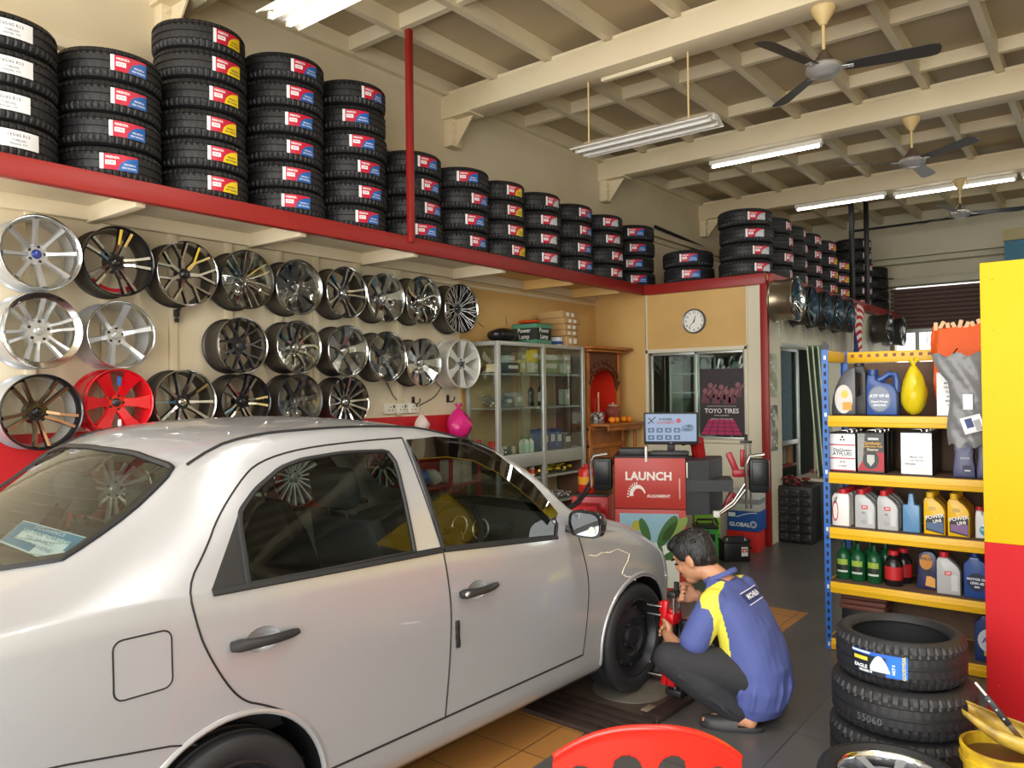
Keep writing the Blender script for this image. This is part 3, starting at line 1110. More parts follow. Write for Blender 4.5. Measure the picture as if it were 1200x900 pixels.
def smooth_normal(p, fn):
    co, n, i, d = CAR_BVH.find_nearest(p)
    acc = Vector((0, 0, 0))
    for k in _of[i]:
        acc += _on[k] / max(1e-4, (_ov[k] - p).length) ** 1.3
    acc.normalize()
    return acc if acc.dot(fn) > 0 else -acc



def cut(poly, axis, cond):
    """cut the body along the edges of a convex polygon seen along one axis"""
    xs, ys = [p[0] for p in poly], [p[1] for p in poly]
    bb = (min(xs) - .04, max(xs) + .04, min(ys) - .04, max(ys) + .04)

    def uv(c):
        return (c.y, c.z) if axis == 'x' else (c.x, c.z)
    for i in range(len(poly)):
        a, b = poly[i], poly[(i + 1) % len(poly)]
        fs = []
        for f in bm.faces:
            if not cond(f.calc_center_median()):
                continue
            us = [uv(v.co) for v in f.verts]
            if max(u[0] for u in us) < bb[0] or min(u[0] for u in us) > bb[1] or max(u[1] for u in us) < bb[2] or min(u[1] for u in us) > bb[3]:
                continue
            fs.append(f)
        geom = set(fs)
        for f in fs:
            geom.update(f.edges)
            geom.update(f.verts)
        d = (b[0] - a[0], b[1] - a[1])
        if axis == 'x':
            co, no = (0, a[0], a[1]), (0, d[1], -d[0])
        else:
            co, no = (a[0], 0, a[1]), (d[1], 0, -d[0])
        bmesh.ops.bisect_plane(bm, geom=list(geom), plane_co=co, plane_no=no, dist=1e-5)


def inside(p, poly):
    sg = None
    for i in range(len(poly)):
        a, b = poly[i], poly[(i + 1) % len(poly)]
        c = (b[0] - a[0]) * (p[1] - a[1]) - (b[1] - a[1]) * (p[0] - a[0])
        if abs(c) < 1e-9:
            continue
        if sg is None:
            sg = c > 0
        elif (c > 0) != sg:
            return False
    return True


def circ(cs, cz, r, n=26):
    return [(cs + r * math.cos(2 * PI * i / n), cz + r * math.sin(2 * PI * i / n)) for i in range(n)]


P_RG = [(-2.142, 1.009), (-1.457, .998), (-1.44, 1.372), (-1.668, 1.38), (-1.852, 1.368), (-1.942, 1.347), (-2.05, 1.288), (-2.129, 1.22)]
P_TRI = [(-2.262, 1.018), (-2.142, 1.009), (-2.129, 1.22), (-2.185, 1.135)]
P_FG = [(-1.345, 1.388), (-1.308, .987), (-.60, .925), (-.578, .985), (-.70, 1.14), (-.88, 1.303), (-1.03, 1.372), (-1.2, 1.392)]
P_FU = [(-1.371, 1.42), (-1.318, .985), (-.43, .905), (-.50, 1.035), (-.66, 1.205), (-.86, 1.342), (-1.03, 1.408)]
P_FL = [(-1.318, .985), (-1.285, .8), (-1.285, .6), (-1.315, .335), (-.405, .335), (-.375, .5), (-.362, .684), (-.43, .905)]
P_RU = [(-2.334, 1.036), (-2.247, 1.14), (-2.2, 1.215), (-2.1, 1.318), (-2.017, 1.375), (-1.843, 1.408), (-1.561, 1.42), (-1.371, 1.42), (-1.318, .985)]
P_RA = [(-1.318, .985), (-1.285, .8), (-1.315, .335), (-1.867, .365), (-2.011, .582), (-2.011, 1.03)]
P_RA = [(-1.30, .985), (-1.315, .335), (-1.867, .365), (-2.011, .582), (-2.011, 1.035)]
P_RB = [(-2.011, .582), (-2.172, .668), (-2.292, .859), (-2.334, 1.036), (-2.011, 1.035)]
P_FL = [(-1.30, .985), (-1.315, .335), (-.405, .335), (-.375, .5), (-.362, .684), (-.43, .905)]


def round_corners(P, k=.13, it=2, closed=True):
    for _ in range(it):
        Q = [] if closed else [P[0]]
        n = len(P)
        for i in range(n if closed else n - 1):
            a, b = P[i], P[(i + 1) % n]
            Q += [(a[0] + (b[0] - a[0]) * k, a[1] + (b[1] - a[1]) * k), (a[0] + (b[0] - a[0]) * (1 - k), a[1] + (b[1] - a[1]) * (1 - k))]
        P = Q if closed else Q + [P[-1]]
    return P


P_RG = round_corners(P_RG[1:] + P_RG[:1], closed=False)
P_FG = round_corners(P_FG[2:] + P_FG[:2], closed=False)
P_H1 = [(-2.105 + .06 * math.cos(2 * PI * i / 22), .8405 + .038 * math.sin(2 * PI * i / 22)) for i in range(22)]
P_H2 = [(-1.142 + .058 * math.cos(2 * PI * i / 22), .796 + .038 * math.sin(2 * PI * i / 22)) for i in range(22)]
C_F, C_R = circ(HUB_F, .29, .325), circ(HUB_R, .30, .325)
P_RW = [(-.60, 1.118), (.60, 1.118), (.567, 1.34), (.54, 1.372), (.3, 1.408), (0, 1.418), (-.3, 1.408), (-.54, 1.372), (-.567, 1.34)]
P_WS = [(-.69, 1.0), (.69, 1.0), (.60, 1.30), (.555, 1.365), (.3, 1.408), (0, 1.418), (-.3, 1.408), (-.555, 1.365), (-.60, 1.30)]
P_RW, P_WS = round_corners(P_RW, .12, 1), round_corners(P_WS, .12, 1)
up_ = lambda c: abs(c.x) > .5 and c.z > .85 and -2.5 < c.y < -.3
lo_ = lambda c: abs(c.x) > .5 and c.z < 1.15 and -2.6 < c.y < .6
for P in (P_RG, P_TRI, P_FG, P_FU, P_RU):
    cut(P, 'x', up_)
for P in (P_FL, P_RA, P_RB, C_F, C_R, P_H1, P_H2):
    cut(P, 'x', lo_)
cut(P_RW, 'y', lambda c: -3.0 < c.y < -2.05 and c.z > 1.05)
cut(P_WS, 'y', lambda c: -1.3 < c.y < 0.0 and c.z > .95)
groups = {}
for f in bm.faces:
    c = f.calc_center_median()
    side = abs(c.x) > .5 and abs(f.normal.x) > .35
    p = (c.y, c.z)
    sd = 'r' if c.x > 0 else 'l'
    k = 'body'
    if side and c.z > .9 and inside(p, P_RG):
        k = 'rear_door_glass' + sd
    elif side and c.z > .9 and inside(p, P_TRI):
        k = 'quarter_trim' + sd
    elif side and c.z > .9 and inside(p, P_FG):
        k = 'front_door_glass' + sd
    elif abs(c.x) > .5 and c.z < .66 and (inside(p, C_F) or inside(p, C_R)):
        k = 'x'
    elif c.x > .5 and .7 < c.z < .95 and (inside(p, P_H1) or inside(p, P_H2)):
        k = 'x'
    elif side and (inside(p, P_FU) or inside(p, P_FL)):
        k = 'front_door' + sd
    elif side and (inside(p, P_RU) or inside(p, P_RA) or inside(p, P_RB)):
        k = 'rear_door' + sd
    elif c.y < -2.05 and f.normal.z > .2 and inside((c.x, c.z), P_RW) and c.y > -2.95:
        k = 'rear_window'
    elif -1.3 < c.y < 0 and inside((c.x, c.z), P_WS) and f.normal.z > .2 and abs(c.x) < fys(c.y) - .02:
        k = 'windscreen'
    groups.setdefault(k, []).append(f)


def part_mesh(name, faces, m_, off=0., sharp=50):
    vm, vs, fs = {}, [], []
    for f in faces:
        q = []
        for v in f.verts:
            if v not in vm:
                vm[v] = len(vs)
                vs.append(v.co + v.normal * off)
            q.append(vm[v])
        fs.append(q)
    me = bpy.data.meshes.new(name)
    me.from_pydata([tuple(v) for v in vs], [], fs)
    me.materials.append(m_)
    me.polygons.foreach_set('use_smooth', [True] * len(fs))
    if sharp == 50:
        me.normals_split_custom_set_from_vertices([smooth_normal(v, vn) for v, vn in zip(vs, [v.normal for v in vm])])
    return link(name, me, car)


def hit(s, z, side=1, off=.0, guess=None):
    o = Vector((2.0 * side, s, z))
    r = CAR_BVH.ray_cast(o, Vector((-side, 0, 0)))
    if r[0] is None:
        return Vector((.5 * side, s, z)), Vector((side, 0, 0))
    n = r[1] if r[1].x * side > 0 else -r[1]
    return r[0] + n * off, n


def seam(pts, r=.0035, off=0., sub=6, side=1):
    out = []
    for a, b in zip(pts[:-1], pts[1:]):
        for i in range(sub):
            t = i / sub
            out.append(hit(a[0] + (b[0] - a[0]) * t, a[1] + (b[1] - a[1]) * t, side, off)[0])
    out.append(hit(*pts[-1], side, off)[0])
    return out


bm.normal_update()
PM = {'body': ('body', M_CAR), 'rear_window': ('rear_window', M_CGL), 'windscreen': ('windscreen', M_CGL)}
objs = {}
for k, fs in groups.items():
    if k == 'x':
        continue
    if k in PM:
        nm, m_ = PM[k]
    else:
        nm = k[:-1]
        m_ = M_CGL if 'glass' in nm else (M_CARB if 'trim' in nm else M_CAR)
    objs[k] = part_mesh(nm, fs, m_)
# shut lines, seals and gutters
g = MB()
g.tube(seam(round_corners([(-1.371, 1.415), (-1.345, 1.2), (-1.318, .985), (-1.29, .8), (-1.29, .6), (-1.315, .335)], .25, 2, False), sub=3), .0035, 6)
g.tube(seam(round_corners([(-.46, .985), (-.43, .905), (-.362, .684), (-.375, .5), (-.405, .335)], .25, 2, False), sub=3), .003, 6)
g.tube(seam([(-1.867, .338), (-1.315, .335), (-.405, .335)], sub=14), .0045, 6)
objs['front_doorr'] and g.build('shut_line', M_RUBS, objs['front_doorr'])
g = MB()
g.tube(seam(round_corners([(-1.371, 1.418), (-1.561, 1.418), (-1.843, 1.407), (-2.017, 1.374), (-2.1, 1.317), (-2.2, 1.214), (-2.247, 1.14), (-2.334, 1.036), (-2.315, .94), (-2.292, .859), (-2.23, .74), (-2.172, .668), (-2.10, .635), (-2.011, .582), (-1.92, .49), (-1.867, .365)], .25, 2, False), sub=2), .0035, 6)
g.build('shut_line', M_RUBS, objs['rear_doorr'])
for side in (1, -1):
    for key, P, wd in (('rear_door', P_RG, .009), ('front_door', P_FG, .009)):
        g = MB()
        loop = [hit(s, z, side, .001)[0] for a, b in zip(P, P[1:] + P[:1]) for (s, z) in [(a[0] + (b[0] - a[0]) * t / 2, a[1] + (b[1] - a[1]) * t / 2) for t in range(2)]]
        g.tube(loop + [loop[0]], wd, 6)
        pts = [hit(s, z, side, .003)[0] for s, z in ([(-2.26 + i * .094, 1.012 - i * .0028) for i in range(11)] if key == 'rear_door' else [(-1.31 + i * .09, .984 - i * .0075) for i in range(9)])]
        g.tube(pts, .014, 6, flat=.5)
        g.build('window_seal', M_RUBS, objs[key + ('r' if side > 0 else 'l')])
for side in (1, -1):
    g = MB()
    pts = [Vector((side * (fys(s) - .004), s, fzs(s) + .004)) for s in [-2.24 + i * .06 for i in range(24)]]
    g.tube(pts, .0055, 6)
    g.build('roof_gutter', M_RUBS, car)
g = MB()
loop = []
for a, b in zip(P_RW, P_RW[1:] + P_RW[:1]):
    for t in range(8):
        x, z = a[0] + (b[0] - a[0]) * t / 8, a[1] + (b[1] - a[1]) * t / 8
        r = CAR_BVH.ray_cast(Vector((x, -5, z)), Vector((0, 1, 0)))
        if r[0]:
            loop.append((x, z, r[0]))
g.tube([q[2] for q in loop] + [loop[0][2]], .011, 6)
# dark ceramic band round the rear glass
inn = []
for x, z, p in loop:
    x2, z2 = x * .93, 1.25 + (z - 1.25) * .86
    r = CAR_BVH.ray_cast(Vector((x2, -5, z2)), Vector((0, 1, 0)))
    inn.append(r[0] + Vector((0, .004, -.003)))
out = [p + Vector((0, .004, -.003)) for x, z, p in loop]
n_ = len(out)
g.add(out + inn, [(i, (i + 1) % n_, n_ + (i + 1) % n_, n_ + i) for i in range(n_)])
g.build('rear_window_seal', M_RUBS, objs['rear_window'])
g = MB()
for i in range(9):
    z = 1.15 + i * .026
    pts = []
    for k in range(13):
        x = -.5 + k / 12
        r = CAR_BVH.ray_cast(Vector((x, -5, z)), Vector((0, 1, 0)))
        pts.append(r[0] + Vector((0, .004, -.003)))
    g.tube(pts, .0008, 4)
g.build('heater_wire', mat('heater_wire_brown', '#5A4A3C', .5), objs['rear_window'])
# blue and white paper on the parcel shelf under the rear glass
g = MB()
q = [Vector((-.04, -2.51, 1.178)), Vector((.53, -2.505, 1.182)), Vector((.575, -2.60, 1.124)), Vector((.02, -2.60, 1.126))]
g.quad(*q, 0)


def onq(x, y, d):
    return q[0].lerp(q[1], x).lerp(q[3].lerp(q[2], x), y) + Vector((0, -.003, .005)) * d


for i, (y0, y1, x0, x1) in enumerate(((.05, .28, .02, .98), (.7, .95, .02, .5), (.28, .7, .02, .14), (.28, .6, .86, .98))):
    g.add([onq(x0, y0, .4), onq(x1, y0, .4), onq(x1, y1, .4), onq(x0, y1, .4)], [(0, 1, 2, 3)], 1)
for i in range(4):
    vs, fs = textverts(('INSURANCE', 'ROAD TAX  CAR LOAN', 'TEL 03-5621', 'RENEW HERE')[i], 1.0)
    g.add([onq(.5 + v.x * .085, .16 + .2 * i - v.y * .17, .8) for v in vs], fs, 0 if i == 0 else 1)
pp = g.build('window_notice', [mat('notice_paper', '#DDE8EC', .6), mat('notice_blue', '#2E7FA8', .6)], car, recalc=False)
pp['label'] = 'blue and white printed notice'
# rain visor over the front door glass
for side in (1, -1):
    tp = [(-1.36, 1.407), (-1.2, 1.41), (-1.03, 1.392), (-.87, 1.325), (-.68, 1.17), (-.57, 1.03)]
    bt = [(-1.345, 1.325), (-1.19, 1.322), (-1.04, 1.297), (-.91, 1.235), (-.74, 1.10), (-.62, .985)]
    g = MB()
    a_, b_ = seam(tp, sub=4, off=.008, side=side), seam(bt, sub=4, off=.022, side=side)
    n_ = len(a_)
    g.add(a_ + b_, [(i, i + 1, n_ + i + 1, n_ + i) for i in range(n_ - 1)])
    g.tube(b_, .0025, 5)
    g.build('rain_visor', M_VISOR, objs['front_door' + ('r' if side > 0 else 'l')])
# fuel flap
g = MB()
cx, cz, hw, hh, rr = -2.466, .858, .078, .08, .025
pts = []
for k, (sx_, sz_) in enumerate(((1, 1), (-1, 1), (-1, -1), (1, -1))):
    for i in range(5):
        a = PI / 2 * k + PI / 8 * i
        pts.append((cx + sx_ * (hw - rr) + rr * math.cos(a), cz + sz_ * (hh - rr) + rr * math.sin(a)))
L = [hit(s, z, 1, .0)[0] for s, z in pts]
g.tube(L + [L[0]], .003, 6, 1)
L2 = [hit(s, z, 1, .0015)[0] for s, z in pts]
g.add(L2, [tuple(range(len(L2)))], 0)
g.build('fuel_flap', [M_CAR, M_RUBS], car)
# door handles with their round recess
for (s0, s1, z0, z1), dk, lock in (((-2.218, -1.985, .845, .838), 'rear_doorr', 0), ((-1.246, -1.028, .798, .798), 'front_doorr', 1)):
    g = MB()
    cs, cz = (s0 + s1) / 2 - .005, (z0 + z1) / 2
    c, n = hit(cs, cz, 1, -.012)
    E_ = P_H2 if lock else P_H1
    ne = len(E_)
    cup = [hit(s_, z_, 1, .001)[0] for s_, z_ in E_]
    cen = sum(cup, Vector()) / ne
    lv = [[p.lerp(cen, k_) + Vector((-d_, 0, 0)) for p in cup] for k_, d_ in ((0, 0), (.06, .007), (.3, .019), (.65, .026))]
    g.loft(lv, cap=False)
    g.add([v.copy() for v in lv[-1]], [tuple(range(ne))])
    g.build('handle_recess', M_CAR, objs[dk])
    g = MB()
    P = []
    for i in range(11):
        t = i / 10
        P.append(hit(s0 + (s1 - s0) * t, z0 + (z1 - z0) * t, 1, .012 + .022 * math.sin(PI * t))[0])
    g.tube(P, [.015, .02, .019, .017, .016, .0155, .0155, .015, .0145, .0135, .010], 10, 0, flat=.75)
    if lock:
        g.ell(P[1] + Vector((.012, 0, 0)), (.008, .013, .013), 12, 8, 1)
    g.build('door_handle', [M_CARB, M_CHROME], objs[dk])
g = MB()
for i, (s, z) in enumerate(((-1.258, .68), (-1.257, .645), (-1.254, .612))):
    c, n = hit(s, z, 1, .004)
    g.box(c, (.012, .018, .04), b=.003)
g.build('door_edge_guard', M_CARB, objs['front_doorr'])
# peeling lacquer on the front wing
g = MB()
rnd = random.Random(5)
L = [(-.36, .80), (-.3, .79), (-.24, .797), (-.17, .785), (-.1, .79), (-.04, .765), (0, .75), (-.02, .72), (-.05, .695), (-.08, .665), (-.04, .64), (0, .632), (.05, .605)]
pts = seam(L, sub=5)
pts = [p + Vector((0, rnd.uniform(-.004, .004), rnd.uniform(-.003, .003))) for p in pts]
g.tube([hit(p.y, p.z, 1, .0005)[0] for p in pts], [.001 + .0022 * rnd.random() for _ in pts], 5)
g.build('peeling_lacquer', mat('peeled_edge', '#E6DCC4', .7), car)
# arch rims and inner liners
for cs in (HUB_F, HUB_R):
    for side in (1, -1):
        g = MB()
        L = [hit(cs + .333 * math.cos(R_(a)), .30 + .333 * math.sin(R_(a)), side, -.004)[0] for a in range(-14, 196, 6)]
        g.tube(L, .011, 8)
        g.build('arch_lip', M_CAR, car)
for cs in (HUB_F, HUB_R):
    for side in (1, -1):
        g = MB()
        rings = []
        for x in (.45, .6, .762):
            rings.append([Vector((side * x, cs + .333 * math.cos(R_(a)), .30 + .333 * math.sin(R_(a)))) for a in range(-18, 199, 9)])
        g.loft(rings, cap=False, closed=False)
        g.add([Vector((side * .45, cs + .333 * math.cos(R_(a)), .30 + .333 * math.sin(R_(a)))) for a in range(-18, 199, 9)], [tuple(range(25))])
        g.build('wheel_arch_liner', M_RUBS, car)
g = MB()
g.box((0, -1.15, .215), (1.3, 3.4, .05))
g.box((0, -1.15, .26), (1.38, 1.5, .06))
g.build('underbody', M_RUBS, car)
# bumper joint and rear lamps, front lamps
g = MB()
g.tube(seam([(-2.32, .588), (-2.394, .61), (-2.659, .654), (-2.9, .68)], sub=8), .003, 6)
g.build('bumper_joint', M_RUBS, car)
for side in (1, -1):
    for nm, poly, m_ in (('tail_lamp', [(-3.1, .72), (-2.93, .74), (-2.88, .93), (-3.06, .95)], M_TAIL), ('headlamp', [(.40, .56), (.62, .5), (.63, .59), (.47, .70), (.36, .735)], M_LAMP)):
        g = MB()
        V = [hit(s, z, side, .004)[0] for s, z in poly]
        g.add(V, [tuple(range(len(V)))])
        g.tube(V + [V[0]], .004, 6)
        g.build(nm, m_, car)
g = MB()
g.tube([Vector((x, .705 - abs(x) * .15, .42)) for x in (-.45, -.2, 0, .2, .45)], .03, 8, flat=.6)
g.build('grille', M_CARB, car)
g = MB()
g.box((0, -3.165, .82), (.48, .012, .12), b=.004)
g.build('number_plate', M_CARB, car)
# door mirrors
for side in (1, -1):
    g = MB()
    c = Vector((side * .885, -.53, .985))
    rings = []
    for t, k, yo in ((0, 1, 0), (.25, 1.02, .03), (.6, .85, .065), (.85, .55, .09), (1, .2, .1)):
        ring = []
        for i in range(20):
            a = 2 * PI * i / 20
            ex = math.copysign(abs(math.cos(a)) ** .6, math.cos(a))
            ez = math.copysign(abs(math.sin(a)) ** .6, math.sin(a))
            ring.append(c + Vector((ex * .092 * k, yo, ez * .062 * k)))
        rings.append(ring)
    g.loft(rings)
    g.box((side * .79, -.5, .95), (.09, .05, .035), b=.01)
    mo = g.build('door_mirror', M_BLKW, car)
    g = MB()
    ring = []
    for i in range(20):
        a = 2 * PI * i / 20
        ex = math.copysign(abs(math.cos(a)) ** .6, math.cos(a))
        ez = math.copysign(abs(math.sin(a)) ** .6, math.sin(a))
        ring.append(c + Vector((ex * .081, -.003, ez * .052)))
    g.add(ring, [tuple(range(20))])
    g.build('mirror_glass', M_MIRR, mo)
    g = MB()
    g.add([c + Vector((side * .045 + .02 * math.cos(2 * PI * i / 14), -.006, -.025 + .02 * math.sin(2 * PI * i / 14))) for i in range(14)], [tuple(range(14))])
    g.build('blind_spot_mirror', M_PALEW, mo)
# cabin: floor, seats, dashboard, steering wheel, parcel shelf
g = MB()
g.box((0, -1.2, .32), (1.3, 2.0, .06))
g.box((0, -2.36, 1.0), (1.2, .5, .03))
g.box((0, -1.2, .9), (.02, .02, .02))
g.build('cabin_floor', M_INT, car)


def seat(x, y, wide, m_, headrests, cover=False):
    g = MB()
    g.box((x, y + .22, .52), (wide, .48, .16), b=.05)
    P = [(0, .1, .56), (0, .03, .75), (0, -.04, .95), (0, -.10, 1.10)]
    rings = []
    for i, (px, py, pz) in enumerate(P):
        wv = wide * (.98, 1, .95, .8)[i] / 2
        d = (.075, .075, .065, .04)[i]
        rings.append([Vector((x + wv * math.copysign(abs(math.cos(a)) ** .5, math.cos(a)), y + py + d * math.copysign(abs(math.sin(a)) ** .5, math.sin(a)), pz)) for a in [2 * PI * k / 20 for k in range(20)]])
    g.loft(rings)
    so = g.build('seat', m_, car)
    for hx in headrests:
        h = MB()
        h.box((x + hx, y - .14, 1.22), (.26, .09, .17), b=.04, rot=(R_(12), 0, 0))
        for k in (-.06, .06):
            h.cyl((x + hx + k, y - .12, 1.05), (x + hx + k, y - .13, 1.16), .007, n=8)
        h.build('headrest', M_SEAT, so)
    if cover:
        h = MB()
        rings = []
        for i, (px, py, pz) in enumerate(P):
            wv = wide * (.98, 1, .95, .8)[i] / 2 + .012
            d = (.075, .075, .065, .04)[i] + .012
            rings.append([Vector((x + wv * math.copysign(abs(math.cos(a)) ** .5, math.cos(a)), y + py + d * math.copysign(abs(math.sin(a)) ** .5, math.sin(a)), pz + .008)) for a in [2 * PI * k / 20 for k in range(20)]])
        h.loft(rings)
        c = h.build('seat_cover', M_YEL, so)
        c['label'] = 'yellow plastic seat cover'
    return so


seat(.36, -1.38, .50, M_SEAT, (0,))
seat(-.36, -1.32, .50, M_SEAT, (0,))
seat(0, -2.1, 1.2, M_SEAT, (-.34, .34))
g = MB()
rings = []
for s, h0, z0 in ((-.72, .0, .62), (-.70, .22, .62), (-.62, .31, .6), (-.45, .34, .6), (-.25, .34, .62)):
    rings.append([Vector((-.66, s, z0)), Vector((.66, s, z0)), Vector((.66, s, z0 + h0)), Vector((-.66, s, z0 + h0))])
g.loft(rings)
g.box((.36, -.66, .95), (.34, .14, .07), b=.03)
da = g.build('dashboard', M_INT, car)
g = MB()
for x in (.29, .43):
    g.lathe([(.05, 0), (.045, .006), (.05, .01)], 20, M=frame((x, -.735, .945), (1, 0, 0), (0, .2, 1)))
g.build('gauge_ring', M_SILV, da)
g = MB()
M = frame((.36, -.87, .90), (1, 0, 0), (0, .42, 1))
rings = []
n1, n2 = 32, 8
vs = [M @ Vector(((.185 + .015 * math.cos(2 * PI * j / n2)) * math.cos(2 * PI * i / n1), (.185 + .015 * math.cos(2 * PI * j / n2)) * math.sin(2 * PI * i / n1), .015 * math.sin(2 * PI * j / n2))) for i in range(n1) for j in range(n2)]
g.add(vs, [(i * n2 + j, ((i + 1) % n1) * n2 + j, ((i + 1) % n1) * n2 + (j + 1) % n2, i * n2 + (j + 1) % n2) for i in range(n1) for j in range(n2)])
for a in (0.1, PI - .1, -PI / 2):
    g.tube([M @ Vector((.06 * math.cos(a), .06 * math.sin(a), 0)), M @ Vector((.18 * math.cos(a), .18 * math.sin(a), 0))], .014, 6, flat=.6)
g.lathe([(0, -.02), (.06, -.015), (.07, 0), (.06, .02), (0, .025)], 20, M=M)
g.lathe([(.055, -.03), (.062, -.024), (.05, -.02)], 20, mi=1, M=M)
g.cyl(M @ Vector((0, 0, .02)), M @ Vector((0, -.03, .22)), .03, n=10)
g.build('steering_wheel', [M_DARK, M_SILV], car)
bm.free()


# wheels
def wheel(x, y, side, dz=0):
    Rt = Matrix.Rotation(side * PI / 2, 4, 'Y')
    p, mis = tyre_profile(WR, .185, .70)
    t = link('wheel', MB().lathe(p, 64, closed=True, mis=mis).mesh('wheel_tyre', [M_RUB, M_TREAD], 40), car, (x, y, WR + dz), Rt.to_euler())
    g = MB()
    R = WR * .70
    g.lathe([(R * 1.03, .078), (R * .98, .08), (R * .93, .06), (R * .9, .03), (R * .84, .028), (R * .66, .05), (R * .5, .055), (R * .42, .04), (R * .3, .038), (R * .27, .06), (0, .064)], 40)
    g.lathe([(R * 1.02, .074), (R * 1.0, -.08), (R * .9, -.08)], 40)
    for k in range(9):
        a = 2 * PI * k / 9
        c = polar(R * .75, a, .043)
        g.ell(c, (.014, .014, .006), 10, 6, 1)
    for k in range(4):
        a = 2 * PI * k / 4 + .4
        c = polar(R * .36, a, .04)
        g.cyl(c, c + Vector((0, 0, .016)), .011, .009, 8, 2)
    s = g.build('steel_rim', [mat('black_steel_wheel', '#26262A', .4, .3), M_RUBS, M_GUN], t)
    w2 = MB()
    w2.box((R * 1.0 * .8, R * .62, .081), (.012, .006, .006), b=.001)
    w2.build('balance_weight', M_SILV, t)


wheel(.692, HUB_F, 1, .0125)
wheel(.692, HUB_R, 1)
wheel(-.67, HUB_F, -1)
wheel(-.67, HUB_R, -1)
# ---------------------------------------------------------------- small builders
_mc = {}


def cm(hx, rough=.5, metal=0., **k):
    key = (hx, rough, metal, str(k))
    if key not in _mc:
        _mc[key] = mat('paint_' + hx[1:].lower(), hx, rough, metal, **k)
    return _mc[key]


def carton(name, label, cat, loc, size, hx, rz=0., tape='#C9B48A', text=None, tcol='#2A2A2A', group=None, bands=None, side='-y'):
    """cardboard box standing at loc, with flaps seam, tape and printing"""
    o = thing(name, label, cat, loc, rz, group)
    g = MB()
    g.box((0, 0, size[2] / 2), size, 0, b=.004)
    g.box((0, 0, size[2] + .0005), (size[0] * .98, .004, .001), 2)
    for z0, z1, h in (bands or []):
        g.box((0, 0, (z0 + z1) / 2 * size[2]), (size[0] + .003, size[1] + .003, (z1 - z0) * size[2]), 3)
    g.build('box_body', [cm(hx, .7), cm(tape, .4), cm('#5A4630', .8), cm(bands[0][2] if bands else hx, .6)], o)
    g = MB()
    g.box((0, 0, size[2] + .001), (size[0] * .99, .045, .001), 0)
    g.build('packing_tape', cm(tape, .35), o)
    if text:
        for sd in ('-y', '+x'):
            g = MB()
            M = frame((0, -size[1] / 2 - .003, size[2] * .5), (1, 0, 0), (0, 0, 1)) if sd == '-y' else frame((size[0] / 2 + .003, 0, size[2] * .5), (0, 1, 0), (0, 0, 1))
            ww = size[0] if sd == '-y' else size[1]
            for i, t in enumerate(text):
                addtext(g, t, min(size[2] * .3, ww * 1.3 / max(3, len(t))), M @ Matrix.Translation((0, (len(text) / 2 - .5 - i) * size[2] * .3, 0)), bold=.001)
            g.build('printing', cm(tcol, .6), o, recalc=False)
    return o


def bottle(name, label, cat, loc, r, h, hx, cap='#C01818', lab=None, group=None, neck=.35, rz=0.):
    o = thing(name, label, cat, loc, rz, group)
    MB().lathe([(0, 0), (r * .92, 0), (r, r * .12), (r, h * .62), (r * .85, h * .72), (r * neck, h * .84), (r * neck, h * .9), (0, h * .9)], 18).build('bottle_body', cm(hx, .25), o)
    MB().lathe([(r * neck * 1.15, h * .88), (r * neck * 1.15, h), (0, h)], 14).build('cap', cm(cap, .4), o)
    if lab:
        MB().lathe([(r * 1.012, h * .18), (r * 1.012, h * .56)], 18).build('bottle_label', cm(lab, .5), o)
    return o


# ---------------------------------------------------------------- glass display cabinet
CX, CY0, CY1, CB = -4.40, 5.37, 6.77, -4.76
cab = thing('display_cabinet', 'tall aluminium and glass display cabinet against the left wall', 'cabinet', (CB, CY0, 0))
D, L = CX - CB, CY1 - CY0
g = MB()
for y in (0, L / 2, L):
    g.box((D, y, 1.025), (.035, .05, 2.05), b=.003)
for y in (0, L):
    g.box((0, y, 1.025), (.035, .035, 2.05), b=.003)
for z, h in ((2.035, .035), (.945, .13), (.05, .1)):
    g.box((D, L / 2, z), (.03, L, h), b=.003)
    for y in (0, L):
        g.box((D / 2, y, z), (D, .03, h), b=.003)
g.build('cabinet_frame', M_ALU, cab)
g = MB()
g.box((.0, L / 2, 1.03), (.012, L, 2.0))
g.build('back_panel', mat('tan_cabinet_board', '#C4AC80', .6), cab)
g = MB()
g.box((D / 2, L, 1.03), (D, .012, 2.0))
g.build('end_panel', mat('brown_cabinet_board', '#6A4A34', .6), cab)
for z in (1.765, 1.445, 1.0, .765, .5, .1):
    g = MB()
    g.box((D / 2, L / 2, z - .01), (D - .05, L - .04, .012))
    g.box((D - .03, L / 2, z - .01), (.012, L - .04, .022))
    g.build('shelf', M_ALU, cab)
g = MB()
g.box((D / 2, L / 2, 2.05), (D + .02, L + .02, .012))
g.build('cabinet_top', M_ALU, cab)
for y0, y1, dx in ((.03, .39, -.004), (.33, .68, .004), (.72, 1.07, -.004), (1.03, 1.37, .004)):
    g = MB()
    g.box((D + dx, (y0 + y1) / 2, 1.51), (.003, y1 - y0, 1.0))
    g.build('glass_door', M_GLASS, cab)
for z0, z1 in ((1.01, 2.01), (.1, .88)):
    g = MB()
    g.box((D / 2, .0, (z0 + z1) / 2), (D - .04, .003, z1 - z0))
    g.build('side_pane', M_GLASS, cab)
rnd = random.Random(11)


def cx(d, y):
    return (CB + d, CY0 + y)


